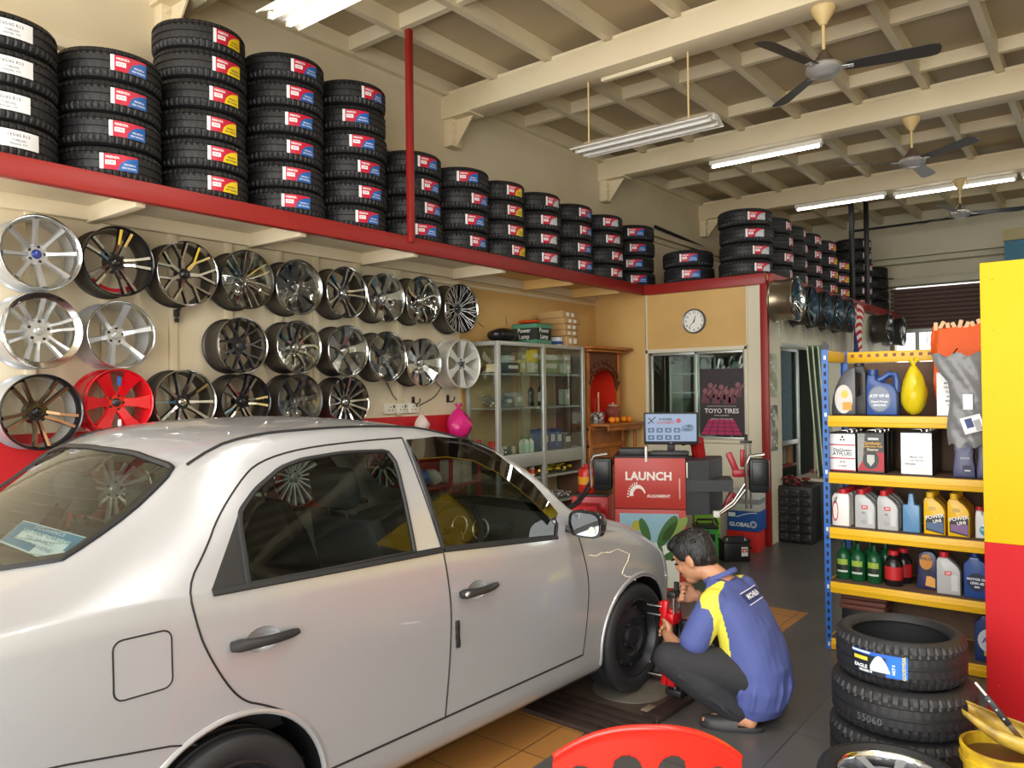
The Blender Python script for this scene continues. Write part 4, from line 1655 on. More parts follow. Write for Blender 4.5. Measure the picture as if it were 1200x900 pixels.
BX = [  # depth, along, shelf z, size, colour, text, label
    (.24, .06, 1.77, (.12, .08, .075), '#E6C9A0', 'small cream and orange box at the left end of the cabinet top shelf'),
    (.12, .05, 1.77, (.1, .06, .05), '#5A3B28', 'small brown box at the back of the cabinet top shelf'),
    (.22, .27, 1.77, (.16, .22, .09), '#4A4B4A', 'grey pack of black parts on the cabinet top shelf'),
    (.2, .32, 1.862, (.1, .1, .07), '#B9BDB8', 'pale grey box on the grey pack in the cabinet'),
    (.24, .44, 1.77, (.1, .07, .12), '#C9C36A', 'pale yellow-green box beside the grey pack'),
    (.16, .55, 1.77, (.14, .09, .10), '#B9AE8A', 'lowest cardboard box behind the yellow tin'),
    (.16, .55, 1.872, (.14, .09, .10), '#A99C74', 'upper cardboard box behind the yellow tin'),
    (.28, .6, 1.77, (.08, .1, .1), '#CFCBB6', 'white striped box under the yellow pack'),
    (.28, .6, 1.872, (.08, .1, .12), '#E2CB1E', 'bright yellow pack near the cabinet middle post'),
    (.2, .9, 1.77, (.16, .34, .13), '#A9B070', 'long olive box on the right of the cabinet top shelf'),
    (.2, .86, 1.902, (.16, .34, .05), '#D9DCD2', 'flat white box lying on the long olive box'),
    (.2, 1.2, 1.77, (.18, .12, .1), '#D8D2C0', 'cream box at the right end of the cabinet top shelf'),
    (.2, 1.2, 1.872, (.18, .12, .09), '#B8A88A', 'tan box on the cream box in the cabinet'),
    (.2, .25, 1.445, (.14, .1, .1), '#8A8C88', 'grey metal part box on the cabinet second shelf'),
    (.2, .41, 1.445, (.14, .12, .13), '#A3A7A2', 'tilted clear grey case on the cabinet second shelf'),
    (.2, 1.26, 1.445, (.1, .06, .16), '#AEB6A8', 'pale upright carton at the second shelf right end'),
    (.18, .84, 1.0, (.16, .1, .2), '#39538A', 'first blue upright box on the cabinet third shelf'),
    (.18, .96, 1.0, (.16, .1, .21), '#34508C', 'second blue upright box on the cabinet third shelf'),
    (.18, 1.08, 1.0, (.16, .1, .2), '#3C5A94', 'third blue upright box on the cabinet third shelf'),
    (.2, 1.22, 1.0, (.14, .12, .16), '#4A3A34', 'dark box beside the blue boxes in the cabinet'),
    (.25, .03, 1.0, (.08, .06, .13), '#C6402E', 'small red and white carton at the cabinet left end'),
    (.16, .2, 1.0, (.14, .14, .1), '#B7A67C', 'tan carton on the cabinet third shelf'),
    (.24, .33, .765, (.12, .12, .1), '#C43A26', 'red box on the cabinet lower shelf'),
]
for d, y, z, s, hx, lab in BX:
    o = thing('small_box', lab, 'box', (*cx(d, y + .03), z + .0045), rnd.uniform(-.06, .06), 'boxes in the glass cabinet')
    g = MB()
    g.box((0, 0, s[2] / 2), (s[0], s[1], s[2]), 0, b=.003)
    g.build('box_body', cm(hx, .6), o)
    g = MB()
    g.box((s[0] / 2 + .0008, 0, s[2] * .55), (.001, s[1] * .7, s[2] * .35), 0)
    g.build('box_label', cm('#E9E7DC', .6), o)
for i, (d, y, z, r, h, hx, cap, lb, lab) in enumerate([
    (.26, .63, 1.445, .03, .22, '#15171A', '#B22A1C', '#3A3A3A', 'dark bottle with red cap before the middle post'),
    (.26, .80, 1.445, .034, .24, '#121316', '#C02A1C', '#E4E4E0', 'dark bottle with red cap after the middle post'),
    (.28, .45, 1.0, .032, .15, '#E8ECE6', '#1E8C5A', '#BFE0D0', 'first white bottle with green cap in the cabinet'),
    (.28, .52, 1.0, .032, .15, '#E8ECE6', '#1E8C5A', '#BFE0D0', 'second white bottle with green cap in the cabinet'),
    (.28, .59, 1.0, .032, .15, '#E8ECE6', '#1E8C5A', '#BFE0D0', 'third white bottle with green cap in the cabinet'),
    (.22, .56, 1.0, .032, .15, '#E8ECE6', '#1E8C5A', '#BFE0D0', 'rear white bottle with green cap in the cabinet'),
    (.28, .135, 1.0, .026, .1, '#D8D3C2', '#2A2A2A', None, 'stubby cream jar with black lid in the cabinet'),
    (.27, .33, 1.0, .026, .09, '#C6BDA6', '#7A6A50', None, 'small clear jar with brown lid in the cabinet'),
    (.27, .48, .765, .028, .13, '#E2DFD4', '#C0281E', '#C0281E', 'red and white bottle on the cabinet lower shelf'),
    (.22, .55, .765, .03, .17, '#1C1D20', '#101010', '#E0E0DC', 'black bottle with white label on the lower shelf'),
    (.27, .62, .765, .028, .12, '#E9E6DE', '#C0281E', '#D9562E', 'white bottle with red cap by the lower middle post'),
]):
    bottle('small_bottle', lab, 'bottle', (*cx(d, y), z + .0045), r, h, hx, cap, lb, 'bottles in the glass cabinet')


def heap(name, label, cat, loc, n, rad, hx, seed, h=.05, metal=.6, group=None):
    """loose parts one could not count: stays one object"""
    g = MB()
    r = random.Random(seed)
    for _ in range(n):
        p = Vector((r.uniform(-1, 1) * rad[0], r.uniform(-1, 1) * rad[1], r.uniform(.012, h)))
        k = r.random()
        if k < .5:
            a = Vector((r.uniform(-1, 1), r.uniform(-1, 1), r.uniform(-.3, .3))).normalized() * r.uniform(.02, .04)
            q0, q1 = p - a, p + a
            q0.z, q1.z = max(.008, q0.z), max(.008, q1.z)
            g.cyl(q0, q1, r.uniform(.006, .012), n=8)
        else:
            g.box(p, (r.uniform(.02, .05), r.uniform(.02, .04), r.uniform(.012, .024)), rot=(0, 0, r.uniform(0, 3)), b=.003)
    o = g.build(name, cm(hx, .35, metal), loc=loc)
    tag(o, label, cat, group, 'stuff')
    return o


heap('metal_fittings', 'loose grey metal fittings on the left of the cabinet second shelf', 'fittings', (*cx(.2, .12), 1.45), 26, (.1, .08), '#9A9A94', 3, .1)
heap('metal_fittings', 'loose metal fittings along the cabinet third shelf', 'fittings', (*cx(.29, .19), 1.005), 12, (.02, .03), '#A8A69C', 4, .06)
heap('yellow_bulbs', 'heap of yellow plastic parts on the cabinet lower shelf', 'parts', (*cx(.22, 1.02), .77), 36, (.1, .2), '#C9B02A', 5, .09, .0)
heap('silver_fittings', 'heap of silver valve fittings on the lowest visible cabinet shelf', 'fittings', (*cx(.2, .95), .505), 50, (.12, .3), '#B4B4B0', 6, .07)
heap('dark_fittings', 'loose dark and grey parts behind the lower shelf bottles', 'fittings', (*cx(.11, .55), .77), 26, (.045, .1), '#4A4C4C', 7, .07, .4)
heap('brass_fittings', 'loose brassy parts beside the yellow heap on the lower shelf', 'fittings', (*cx(.24, .725), .77), 18, (.08, .05), '#A88A4A', 8, .05, .7)
heap('grey_fittings', 'loose grey fittings at the left of the lowest visible shelf', 'fittings', (*cx(.2, .35), .505), 34, (.11, .2), '#8E8E8A', 12, .07)
# things on top of the cabinet
carton('battery_carton', 'black and green printed carton on top of the glass cabinet', 'carton', (CB + .19, 6.12, 2.0575), (.30, .25, .2), '#1E2422', text=['Power', 'Lamp'], tcol='#E6E6DE', bands=[(.78, .97, '#4E8A6C'), (.02, .2, '#7FA890')])
for i, (x, y, z, s, lab) in enumerate([
    (CB + .24, 6.60, 2.0575, (.24, .2, .095), 'bottom brown carton of the stack on the glass cabinet'),
    (CB + .23, 6.59, 2.155, (.25, .24, .06), 'second brown carton from the bottom on the cabinet'),
    (CB + .23, 6.59, 2.217, (.25, .24, .06), 'third brown carton from the bottom on the cabinet'),
    (CB + .2, 6.6, 2.279, (.32, .30, .06), 'wide flat carton, second from the top on the cabinet'),
    (CB + .19, 6.58, 2.341, (.31, .28, .07), 'topmost flat brown carton on the glass cabinet'),
]):
    o = carton('brown_carton', lab, 'carton', (x, y, z), s, '#B08C5A', tape='#C6A673', group='brown cartons on the glass cabinet')
    g = MB()
    for k in range(2):
        g.box((s[0] / 2 + .001, -.05 + k * .09, s[2] * .5), (.002, .05, s[2] * .55))
    g.build('white_label', cm('#E4E0D4', .6), o)
o = carton('blue_white_box', 'small blue and white box beside the brown cartons on the cabinet', 'box', (CB + .28, 6.42, 2.0575), (.1, .07, .08), '#DDE3EA', bands=[(.1, .5, '#2C4C8C')])


def lump(name, label, cat, loc, r, hx, seed, rough=.35, amp=.18, knot=False, group=None):
    """crumpled plastic bag"""
    g = MB()
    g.ell((0, 0, r[2]), r, 22, 16)
    rr = random.Random(seed)
    ph = [rr.uniform(0, 6) for _ in range(6)]
    for i, v in enumerate(g.v):
        a = math.atan2(v.y, v.x)
        k = 1 + amp * (math.sin(3 * a + ph[0] + v.z * 20) * .5 + math.sin(7 * a + ph[1] - v.z * 34) * .3 + math.sin(11 * a + ph[2] + v.z * 50) * .2)
        z = v.z
        if knot:
            t = min(1, z / (2 * r[2]))
            k *= 1.12 - .9 * max(0, t - .35) ** 1.3
        g.v[i] = Vector((v.x * k, v.y * k, max(0.002, z)))
    o = thing(name, label, cat, loc, 0, group)
    g.build('bag_body', cm(hx, rough), o, sharp=28)
    if knot:
        k = MB()
        k.tube([(0, 0, 1.86 * r[2]), (.004, 0, 2.02 * r[2]), (r[0] * .25, .01, 2.25 * r[2])], [r[0] * .22, r[0] * .12, r[0] * .34], 10, flat=.5)
        k.tube([(0, 0, 1.95 * r[2]), (-r[0] * .3, .01, 2.2 * r[2])], [r[0] * .1, r[0] * .26], 10, flat=.5)
        k.build('bag_knot', cm(hx, rough), o)
    return o


lump('black_bag', 'crumpled black plastic bag on top of the glass cabinet', 'bag', (CB + .18, 5.68, 2.0575), (.13, .17, .07), '#161618', 3)
lump('orange_bag', 'orange plastic bag lying on the black and green carton', 'bag', (CB + .17, 6.11, 2.2605), (.11, .1, .022), '#D2501E', 4)
lump('pink_bag', 'tied pink plastic bag hanging on the wall beside the cabinet', 'bag', (-4.7, 5.17, 1.17), (.115, .1, .14), '#D2257A', 5, .3, .14, True)
lump('clear_bag', 'small tied translucent white bag hanging on the red wall', 'bag', (-4.72, 4.72, 1.255), (.06, .06, .075), '#D8C4BE', 6, .3, .14, True)
for y, z, lab in ((5.16, 1.535, 'black wall hook holding the pink bag'), (4.72, 1.525, 'black wall hook above the translucent white bag')):
    g = MB()
    g.box((0, 0, 0), (.012, .03, .07), b=.004)
    g.tube([(0, 0, -.02), (.05, 0, -.03), (.08, 0, -.01), (.085, 0, .02)], .006, 8)
    tag(g.build('coat_hook', M_BLACKM, loc=(XW + .008, y, z)), lab, 'hook')
# white socket pair and loose wires on the wall
so = thing('wall_socket', 'pair of white electric sockets on the wall below the rims', 'socket', (XW, 4.57, 1.46))
for k in (-.135, .0, .135):
    g = MB()
    g.box((.016, k, 0), (.03, .125, .085), b=.006)
    g.build('socket_plate', cm('#E4DFD0', .4), so)
    g = MB()
    for a, b in ((-.02, -.01), (.02, -.01), (0, .016)):
        g.box((.0315, k + a, b), (.003, .008, .012))
    g.box((.0325, k + .035, .02), (.006, .014, .022), b=.002)
    g.build('socket_holes', cm('#3A3632', .5), so)
for pts, lab in (([(4.25, 1.86), (4.4, 1.7), (4.52, 1.54), (4.57, 1.50)], 'thin dark cable hanging down to the wall sockets'),
                 ([(4.62, 1.47), (4.9, 1.52), (5.1, 1.66), (5.18, 1.74)], 'dark cable looping up from sockets to the pale rim'),
                 ([(5.35, 2.55), (5.55, 2.28), (5.8, 2.2), (6.02, 2.23), (6.02, 2.5)], 'thin wire loop hanging on the wall above the cabinet')):
    g = MB()
    P = []
    for (a, b), (c, d) in zip(pts[:-1], pts[1:]):
        for i in range(5):
            t = i / 5
            P.append((.01 + .006 * math.sin(i), a + (c - a) * t, b + (d - b) * t - .02 * math.sin(PI * t)))
    g.tube(P, .004, 6)
    tag(g.build('wall_cable', M_DARK, loc=(XW, 0, 0)), lab, 'cable')

# ---------------------------------------------------------------- altar in the corner
al = thing('altar_cabinet', 'carved wooden prayer altar with red niche in the corner', 'altar', (-4.79, 6.855, 0))
AL, AD = .76, .40
M_ALT = mat('altar_varnished_wood', '#B36A2A', .35, noise=.45, nscale=5, dark='#6A3410', stretch=(6, 1, 1))
M_ALTD = mat('altar_dark_carving', '#5A2A0E', .45, noise=.3, nscale=20)
M_ALTR = mat('altar_red_lining', '#D42C14', .45)
g = MB()
g.box((AD / 2, AL / 2, .6), (AD - .03, AL - .03, 1.17))
for y in (.03, AL - .03):
    g.box((AD - .01, y, .6), (.05, .06, 1.2), b=.006)
for z in (.08, .62, 1.0, 1.19):
    g.box((AD - .008, AL / 2, z), (.045, AL, .05), b=.008)
g.build('altar_base', M_ALT, al)
g = MB()
for zc, hh in ((.81, .15), (.35, .22)):
    for k in range(9):
        a = (k - 4) * .065
        g.ell((AD - .01, AL / 2 + a, zc + .03 * math.sin(k * 2.1)), (.012, .03, .022), 10, 6)
        g.tube([(AD - .008, AL / 2 + a, zc - .05), (AD - .002, AL / 2 + a + .03, zc), (AD - .008, AL / 2 + a, zc + .05)], .007, 6)
g.build('carved_panel', M_ALTD, al)
g = MB()
g.box((.02, AL / 2, 1.6), (.02, AL, .8))
g.box((AD / 2, AL / 2, 1.225), (AD, AL - .1, .01))
g.box((.1, AL / 2, 1.6), (.012, AL - .12, .78))
for y in (.03, AL - .09):
    g.box((AD / 2 - .03, y, 1.6), (AD - .05, .02, .8))
g.build('niche_lining', M_ALTR, al)
g = MB()
for y in (.03, AL - .09):
    g = MB()
    g.box((AD - .03, y, 1.6), (.05, .05, .8), b=.006)
    g.build('niche_post', M_ALT, al)
g = MB()
arch = []
for i in range(13):
    a = PI * i / 12
    arch.append((AL / 2 - .03 - .27 * math.cos(a), 1.62 + .22 * math.sin(a)))
M = frame((AD - .03, 0, 0), (0, 1, 0), (0, 0, 1))
g.prism([(.05, 1.62)] + [(.05, 2.0), (AL - .11, 2.0), (AL - .11, 1.62)] + arch[::-1], -.012, .012, M=M)
for k in range(11):
    a = PI * (k + .5) / 11
    p = (AD - .012, AL / 2 - .03 - .31 * math.cos(a), 1.64 + .26 * math.sin(a))
    g.ell(p, (.014, .026, .026), 10, 6)
    g.tube([(AD - .012, AL / 2 - .03 - .27 * math.cos(a), 1.62 + .22 * math.sin(a)), (AD - .004, AL / 2 - .03 - .28 * math.cos(a + .1), 1.62 + .17 * math.sin(a + .1) + .03), (AD - .012, AL / 2 - .03 - .265 * math.cos(a + .22), 1.60 + .22 * math.sin(a + .22))], .008, 6)
g.build('fretwork_arch', M_ALTD, al)
g = MB()
g.box((AD / 2 + .02, AL / 2, 2.02), (AD + .06, AL + .02, .03), b=.006)
g.box((AD / 2 + .04, AL / 2 + .0, 2.05), (AD + .12, AL + .10, .03), b=.01)
g.build('cornice', M_ALT, al)
g = MB()
g.box((.33, AL / 2 + .04, 1.225), (.6, AL - .02, .03), b=.008)
g.box((.60, AL / 2 + .04, 1.19), (.025, AL - .06, .05), b=.004)
g.box((.55, AL - .04, 1.0), (.03, .03, .4), b=.004)
g.build('altar_table', M_ALT, al)
AT = 1.2415
for i, (x, y, r) in enumerate(((.53, .27, .036), (.54, .34, .034), (.48, .335, .035), (.52, .53, .035), (.55, .6, .033), (.49, .61, .034))):
    o = thing('orange_fruit', ['leftmost orange of the near group on the altar table', 'front orange of the near group on the altar table', 'back orange of the near group on the altar table', 'nearest orange of the far group on the altar table', 'front orange of the far group on the altar table', 'rear orange of the far group on the altar table'][i], 'fruit', (-4.79 + x, 6.86 + y, AT), 0, 'oranges offered on the altar')
    MB().ell((0, 0, r * .92), (r, r, r * .92), 18, 12).build('fruit_skin', cm('#F08A14', .45, bump=.3, bscale=220), o)
    MB().ell((0, 0, r * 1.84), (.005, .005, .003), 8, 5).build('stalk', cm('#4A6A20', .6), o)
o = thing('red_urn', 'small reddish lidded urn on the altar table', 'urn', (-4.79 + .40, 6.86 + .5, AT))
MB().lathe([(0, 0), (.045, 0), (.05, .012), (.04, .025), (.085, .09), (.088, .13), (.06, .165), (.062, .175), (0, .175)], 24).build('urn_body', cm('#8E4A3C', .3, noise=.4, nscale=30), o)
MB().lathe([(.062, .176), (.05, .19), (.012, .2), (.012, .215), (0, .217)], 20).build('urn_lid', cm('#B8A090', .3), o)
o = thing('incense_pot', 'dark and white patterned incense pot in the altar niche', 'pot', (-4.79 + .37, 6.86 + .2, AT))
MB().lathe([(0, 0), (.08, 0), (.09, .02), (.085, .06), (.095, .11), (.08, .115), (.075, .06), (0, .05)], 24).build('pot_body', cm('#2E2420', .3, noise=.9, nscale=26, dark='#D8D0C4'), o)
g = MB()
for k in range(5):
    g.cyl((.02 * math.cos(k), .02 * math.sin(k), .05), (.03 * math.cos(k * 1.3), .03 * math.sin(k * 1.3), .27), .0022, n=6)
g.build('incense_stick', cm('#C9402A', .7), o)
o = thing('deity_figure', 'small dark seated statue inside the red altar niche', 'statue', (-4.79 + .2, 6.86 + .17, AT))
g = MB()
g.lathe([(0, 0), (.08, 0), (.085, .03), (.06, .05), (.075, .1), (.06, .18), (.03, .22), (.02, .235)], 20)
g.ell((0, 0, .265), (.034, .034, .042), 14, 10)
g.build('statue_body', cm('#3A241A', .4), o)
MB().lathe([(.036, .28), (.04, .3), (.02, .335), (0, .34)], 14).build('headdress', cm('#A8802A', .3, .7), o)
o = thing('small_candle', 'thin pale candle standing in the red niche', 'candle', (-4.79 + .3, 6.86 + .36, AT))
MB().lathe([(0, 0), (.026, 0), (.028, .02), (.012, .03), (0, .03)], 14).build('holder', cm('#A8802A', .3, .7), o)
MB().lathe([(.011, .028), (.011, .33), (0, .335)], 10).build('candle_stick', cm('#E0B890', .5), o)

# ---------------------------------------------------------------- office window, poster, clock, doorway
for i, (x0, x1, dy) in enumerate(((WX0, -3.54, .05), (-3.58, WX1, .03))):
    g = MB()
    zc, hh = (WZ0 + WZ1) / 2, WZ1 - WZ0
    for x in (x0 + .012, x1 - .012):
        g.box((x, YO + dy, zc), (.028, .02, hh), b=.002)
    for z in (WZ0 + .014, WZ1 - .014):
        g.box(((x0 + x1) / 2, YO + dy, z), (x1 - x0, .02, .028), b=.002)
    fo = struct(g.build('window_%d' % (i + 2), M_ALU), 'sliding pane of the office window', 'window')
    g = MB()
    g.box(((x0 + x1) / 2, YO + dy, zc), (x1 - x0 - .05, .004, hh - .05))
    g.build('pane', glass('greenish_office_glass', '#DCEAE2', .07), fo)
g = MB()
for a, b in (((WX0 - .02, WZ0), (WX0 - .02, WZ1)), ((WX1 + .02, WZ0), (WX1 + .02, WZ1))):
    g.box((a[0], YO - .004, (WZ0 + WZ1) / 2), (.035, .03, WZ1 - WZ0 + .07), b=.003)
g.box(((WX0 + WX1) / 2, YO - .004, WZ1 + .015), (WX1 - WX0 + .07, .03, .035), b=.003)
g.box(((WX0 + WX1) / 2, YO - .01, WZ0 - .02), (WX1 - WX0 + .07, .05, .03), b=.003)
struct(g.build('trim_8', M_PALE), 'pale frame around the office window', 'trim')
po = thing('tyre_poster', 'dark tyre poster with magenta treads taped inside the office window', 'poster', (-3.28, YO + .012, 1.455))
PW, PH = .485, .70
g = MB()
g.box((0, 0, 0), (PW, .004, PH))
g.build('poster_sheet', cm('#2B2226', .4), po)
g = MB()
for k in range(5):
    x0, x1 = -.23 + k * .092, -.23 + k * .092 + .082
    cxm = 0
    for j in range(4):
        ya, yb = -.345 + j * .042, -.345 + j * .042 + .036
        sa, sb = 1 - .1 * j, 1 - .1 * (j + .9)
        g.add([Vector((x0 * sa, -.003, ya)), Vector((x1 * sa, -.003, ya)), Vector((x1 * sb, -.003, yb)), Vector((x0 * sb, -.003, yb))], [(0, 1, 2, 3)])
g.build('magenta_treads', cm('#B0245E', .5), po, recalc=False)
g = MB()
rr = random.Random(8)
for k in range(7):
    p = Vector((-.18 + .06 * k, -.003, .13 + rr.uniform(-.03, .05)))
    M = frame(p, (1, 0, 0), (0, 0, 1))
    g.add([M @ Vector((.028 * math.cos(t), .028 * math.sin(t), 0)) for t in [2 * PI * i / 14 for i in range(14)]], [tuple(range(14))], 0)
    g.add([M @ Vector((x, y, 0)) for x, y in ((-.045, -.13), (.045, -.13), (.035, -.03), (-.035, -.03))], [(0, 1, 2, 3)], 1)
    g.add([M @ Vector((x, y, .0004)) for x, y in ((.03, -.06), (.075, .0), (.06, .015), (.02, -.035))], [(0, 1, 2, 3)], 0)
g.build('printed_crowd', [cm('#8A5A5E', .5), cm('#6A3A46', .5)], po, recalc=False)
g = MB()
M = frame((0, -.0035, -.095), (1, 0, 0), (0, 0, 1))
addtext(g, 'TOYO TIRES', .068, M, 0, .0014)
addtext(g, 'driven to perform', .022, M @ Matrix.Translation((0, -.045, 0)), 0)
addtext(g, 'OFFICIAL TYRE PARTNER', .022, M @ Matrix.Translation((0, -.085, 0)), 0)
g.add([M @ Vector((x, y, 0)) for x, y in ((-.16, .05), (.16, .05), (.16, .053), (-.16, .053))], [(0, 1, 2, 3)])
g.build('poster_lettering', cm('#E2DCDC', .5), po, recalc=False)
ck = thing('wall_clock', 'round white wall clock above the office window', 'clock', (-3.566, YO - .001, 2.325))
M = frame((0, 0, 0), (1, 0, 0), (0, 0, 1))
MB().lathe([(.118, .03), (.128, .034), (.134, .025), (.134, 0), (.118, 0)], 48, M=M).build('clock_rim', cm('#6E7478', .3, .4), ck)
MB().lathe([(0, .012), (.12, .012)], 48, M=M).build('clock_face', cm('#F2F1EA', .5), ck)
g = MB()
for k in range(12):
    a = PI / 2 - 2 * PI * (k + 1) / 12
    addtext(g, str(k + 1), .034, M @ Matrix.Translation((.094 * math.cos(a), .094 * math.sin(a), .0135)), 0, .0004)
for k in range(60):
    a = 2 * PI * k / 60
    u, v = Vector((math.cos(a), math.sin(a), 0)), Vector((-math.sin(a), math.cos(a), 0))
    g.add([M @ (u * r_ + v * w_ + Vector((0, 0, .0135))) for r_, w_ in ((.113, -.0006), (.117, -.0006), (.117, .0006), (.113, .0006))], [(0, 1, 2, 3)])
g.build('numerals', cm('#1A1A1A', .5), ck, recalc=False)
for nm, ln, wd, a in (('minute_hand', .095, .004, R_(90 - 222)), ('hour_hand', .062, .006, R_(90 - 18))):
    g = MB()
    u, v = Vector((math.cos(a), math.sin(a), 0)), Vector((-math.sin(a), math.cos(a), 0))
    zz = Vector((0, 0, .016))
    g.prism([(-.018, -wd), (ln, -wd * .4), (ln, wd * .4), (-.018, wd)], .0155, .0175, M=M @ Matrix.Rotation(a, 4, 'Z'))
    g.build(nm, cm('#151515', .4), ck)
MB().lathe([(0, .021), (.006, .02), (.006, .0155)], 12, M=M).build('hand_pin', cm('#151515', .4), ck)
# things seen through the office window
o = thing('office_shelf', 'white plate rack seen through the office window', 'shelf', (-3.7, 8.7, 0))
for z in (1.2, 1.55, 1.78):
    g = MB()
    g.box((0, 0, z), (1.2, .3, .02))
    g.build('shelf_board', M_WHITE, o)
for x in (-.58, .58):
    g = MB()
    g.box((x, 0, .95), (.03, .3, 1.9))
    g.build('upright', M_WHITE, o)
for k in range(4):
    q = thing('white_dish', 'white dish, number %s along the shelf inside the office window' % ['one', 'two', 'three', 'four'][k], 'dish', (-3.48 + k * .13, 8.66, 1.793 + .06), (PI / 2, 0, 0), 'dishes inside the office')
    MB().lathe([(0, 0), (.03, 0), (.058, .02), (.06, .022), (.03, .006), (0, .006)], 22).build('dish_body', M_WHITE, q)
o = lump('orange_packet', 'orange packet seen low in the left office window pane', 'packet', (-3.92, 8.66, 1.2115), (.06, .05, .14), '#D8762E', 21, .4)
o = bottle('glass_jar', 'big pale glass jar seen through the left office pane', 'jar', (-3.72, 8.68, 1.2115), .08, .3, '#A9BDB4', '#8AA098', None, None, .8)
# posters on the side wall beside the red post
for z0, z1, hx, dk, lab in ((1.5, 1.95, '#B8C4B0', '#7A8A5E', 'faded landscape calendar sheet on the office side wall'), (.95, 1.42, '#C9C9BC', '#4A5240', 'torn notice sheet below the faded calendar')):
    g = MB()
    n = 10
    vs = []
    for i in range(n + 1):
        z = z0 + (z1 - z0) * i / n
        for j in range(5):
            y = 7.79 + .21 * j / 4
            vs.append((XO - .008 + .003 * math.sin(i * 1.3 + j), y + .006 * math.sin(i * 2.1) * (j in (0, 4)), z))
    g.add(vs, [(i * 5 + j, i * 5 + j + 1, i * 5 + j + 6, i * 5 + j + 5) for i in range(n) for j in range(4)])
    tag(g.build('wall_sheet', cm(hx, .6, noise=.9, nscale=7, dark=dk)), lab, 'poster')
# sliding glass door and the leaning boards in the doorway
do = thing('sliding_glass_door', 'aluminium framed glass door standing open in the office doorway', 'door', (XO - .05, 8.14, 0))
g = MB()
for y in (.03, .62):
    g.box((0, y, 1.03), (.03, .05, 2.03), b=.003)
for z in (.05, 1.0, 2.02):
    g.box((0, .32, z), (.03, .6, .05), b=.003)
g.build('door_frame', M_ALU, do)
g = MB()
g.box((0, .32, 1.5), (.004, .56, 1.0))
g.build('door_pane', glass('door_glass', '#C2D2CA', .1), do)
for i, (x, y, t) in enumerate(((-2.52, 8.2, 0), (-2.47, 8.22, 1), (-2.42, 8.24, 2))):
    g = MB()
    g.box((0, 0, 0), (.012, .30, 1.40), 0, b=.002)
    g.box((0, -.151, 0), (.013, .004, 1.38), 1)
    o = g.build('leaning_board', [cm('#5E7A5C', .5), cm('#B9C8A6', .5)], loc=(x - .02, y + .27, 1.345), rot=(0, R_(-4), R_(4)))
    tag(o, ['leftmost green-edged board leaning by the office doorway', 'middle green-edged board leaning by the office doorway', 'rightmost green-edged board leaning by the blue rack post'][i], 'board', 'boards leaning at the doorway')
# black drawer cabinet with red parts on top
dc = thing('parts_drawer_cabinet', 'black small-parts drawer cabinet beside the office doorway', 'cabinet', (-2.63, 8.02, 0))
g = MB()
g.box((0, .1, .29), (.36, .26, .58), b=.006)
g.build('drawer_carcass', M_DARK, dc)
for r in range(6):
    for c in range(3):
        g = MB()
        g.box((-.115 + c * .115, -.035, .06 + r * .09), (.105, .02, .078), b=.004)
        d = g.build('drawer', cm('#2B2A2B', .3), dc)
        g = MB()
        g.box((-.115 + c * .115, -.05, .05 + r * .09), (.04, .012, .01), b=.002)
        g.build('drawer_pull', cm('#4A4A48', .4), d)
o = thing('work_bench', 'grey steel bench with a white top behind the drawer cabinet', 'bench', (-2.55, 8.6, 0))
g = MB()
g.box((0, 0, .62), (.42, .6, .03), b=.004)
g.build('bench_top', M_PALE, o)
g = MB()
g.box((.05, 0, .3), (.3, .56, .6), b=.004)
g.build('bench_body', cm('#3E4042', .5), o)
heap('red_tool_parts', 'jumble of dark red tool parts on the drawer cabinet', 'tools', (-2.64, 8.1, .5805), 30, (.14, .1), '#6A1A1E', 9, .08, .2)
heap('bench_oddments', 'red and white oddments lying on the grey bench', 'tools', (-2.55, 8.76, .636), 20, (.14, .09), '#A84038', 10, .05, .1)
o = thing('rolled_paper', 'brown rolled paper tube standing in the office doorway', 'tube', (-2.93, 8.74, .75))
MB().lathe([(.045, 0), (.045, .75), (.036, .75), (.036, 0)], 18, closed=True).build('tube_body', cm('#A8835A', .6), o)
o = thing('rolled_paper', 'grey rolled paper tube with white top in the office doorway', 'tube', (-2.95, 8.58, .75))
MB().lathe([(.04, 0), (.04, .8), (.032, .8), (.032, 0)], 18, closed=True).build('tube_body', cm('#8E8E88', .6), o)
o = bottle('yellow_container', 'yellow and orange container on the red ledge in the doorway', 'container', (-2.95, 8.36, .75), .055, .42, '#E0A81E', '#D85A1E', '#C8501E', None, .6)
g = MB()
g.box((0, 0, 0), (.16, .66, .03), b=.004)
tag(g.build('red_ledge', cm('#7A1C1C', .5), loc=(-2.95, 8.6, .7335)), 'dark red ledge across the office doorway', 'ledge')
g = MB()
vs = []
for i in range(8):
    for j in range(5):
        vs.append((.11 * j / 4 + .01 * math.sin(i), .30 * i / 7, .05 * math.sin(i * .9 + j) * .4 + (.0 if i < 5 else -.04 * (i - 4))))
g.add(vs, [(i * 5 + j, i * 5 + j + 1, i * 5 + j + 6, i * 5 + j + 5) for i in range(7) for j in range(4)])
tag(g.build('white_cloth', cm('#D8D6CC', .7), loc=(-3.0, 8.42, 1.6)), 'crumpled white plastic draped over the paper tubes', 'cloth')

# striped flag on the office side
fl = thing('striped_flag', 'red and white striped flag with blue corner hanging from the office roof', 'flag', (-2.60, 10.22, 2.66))
g = MB()
NH, NV = 10, 14


def fp(i, j, off=0.):
    return Vector((off + .025 * math.sin(i * .9 + j * .25), .5 * i / NH + .02 * math.sin(j * .7), -.66 * j / NV - .05 * math.sin(i * .8)))


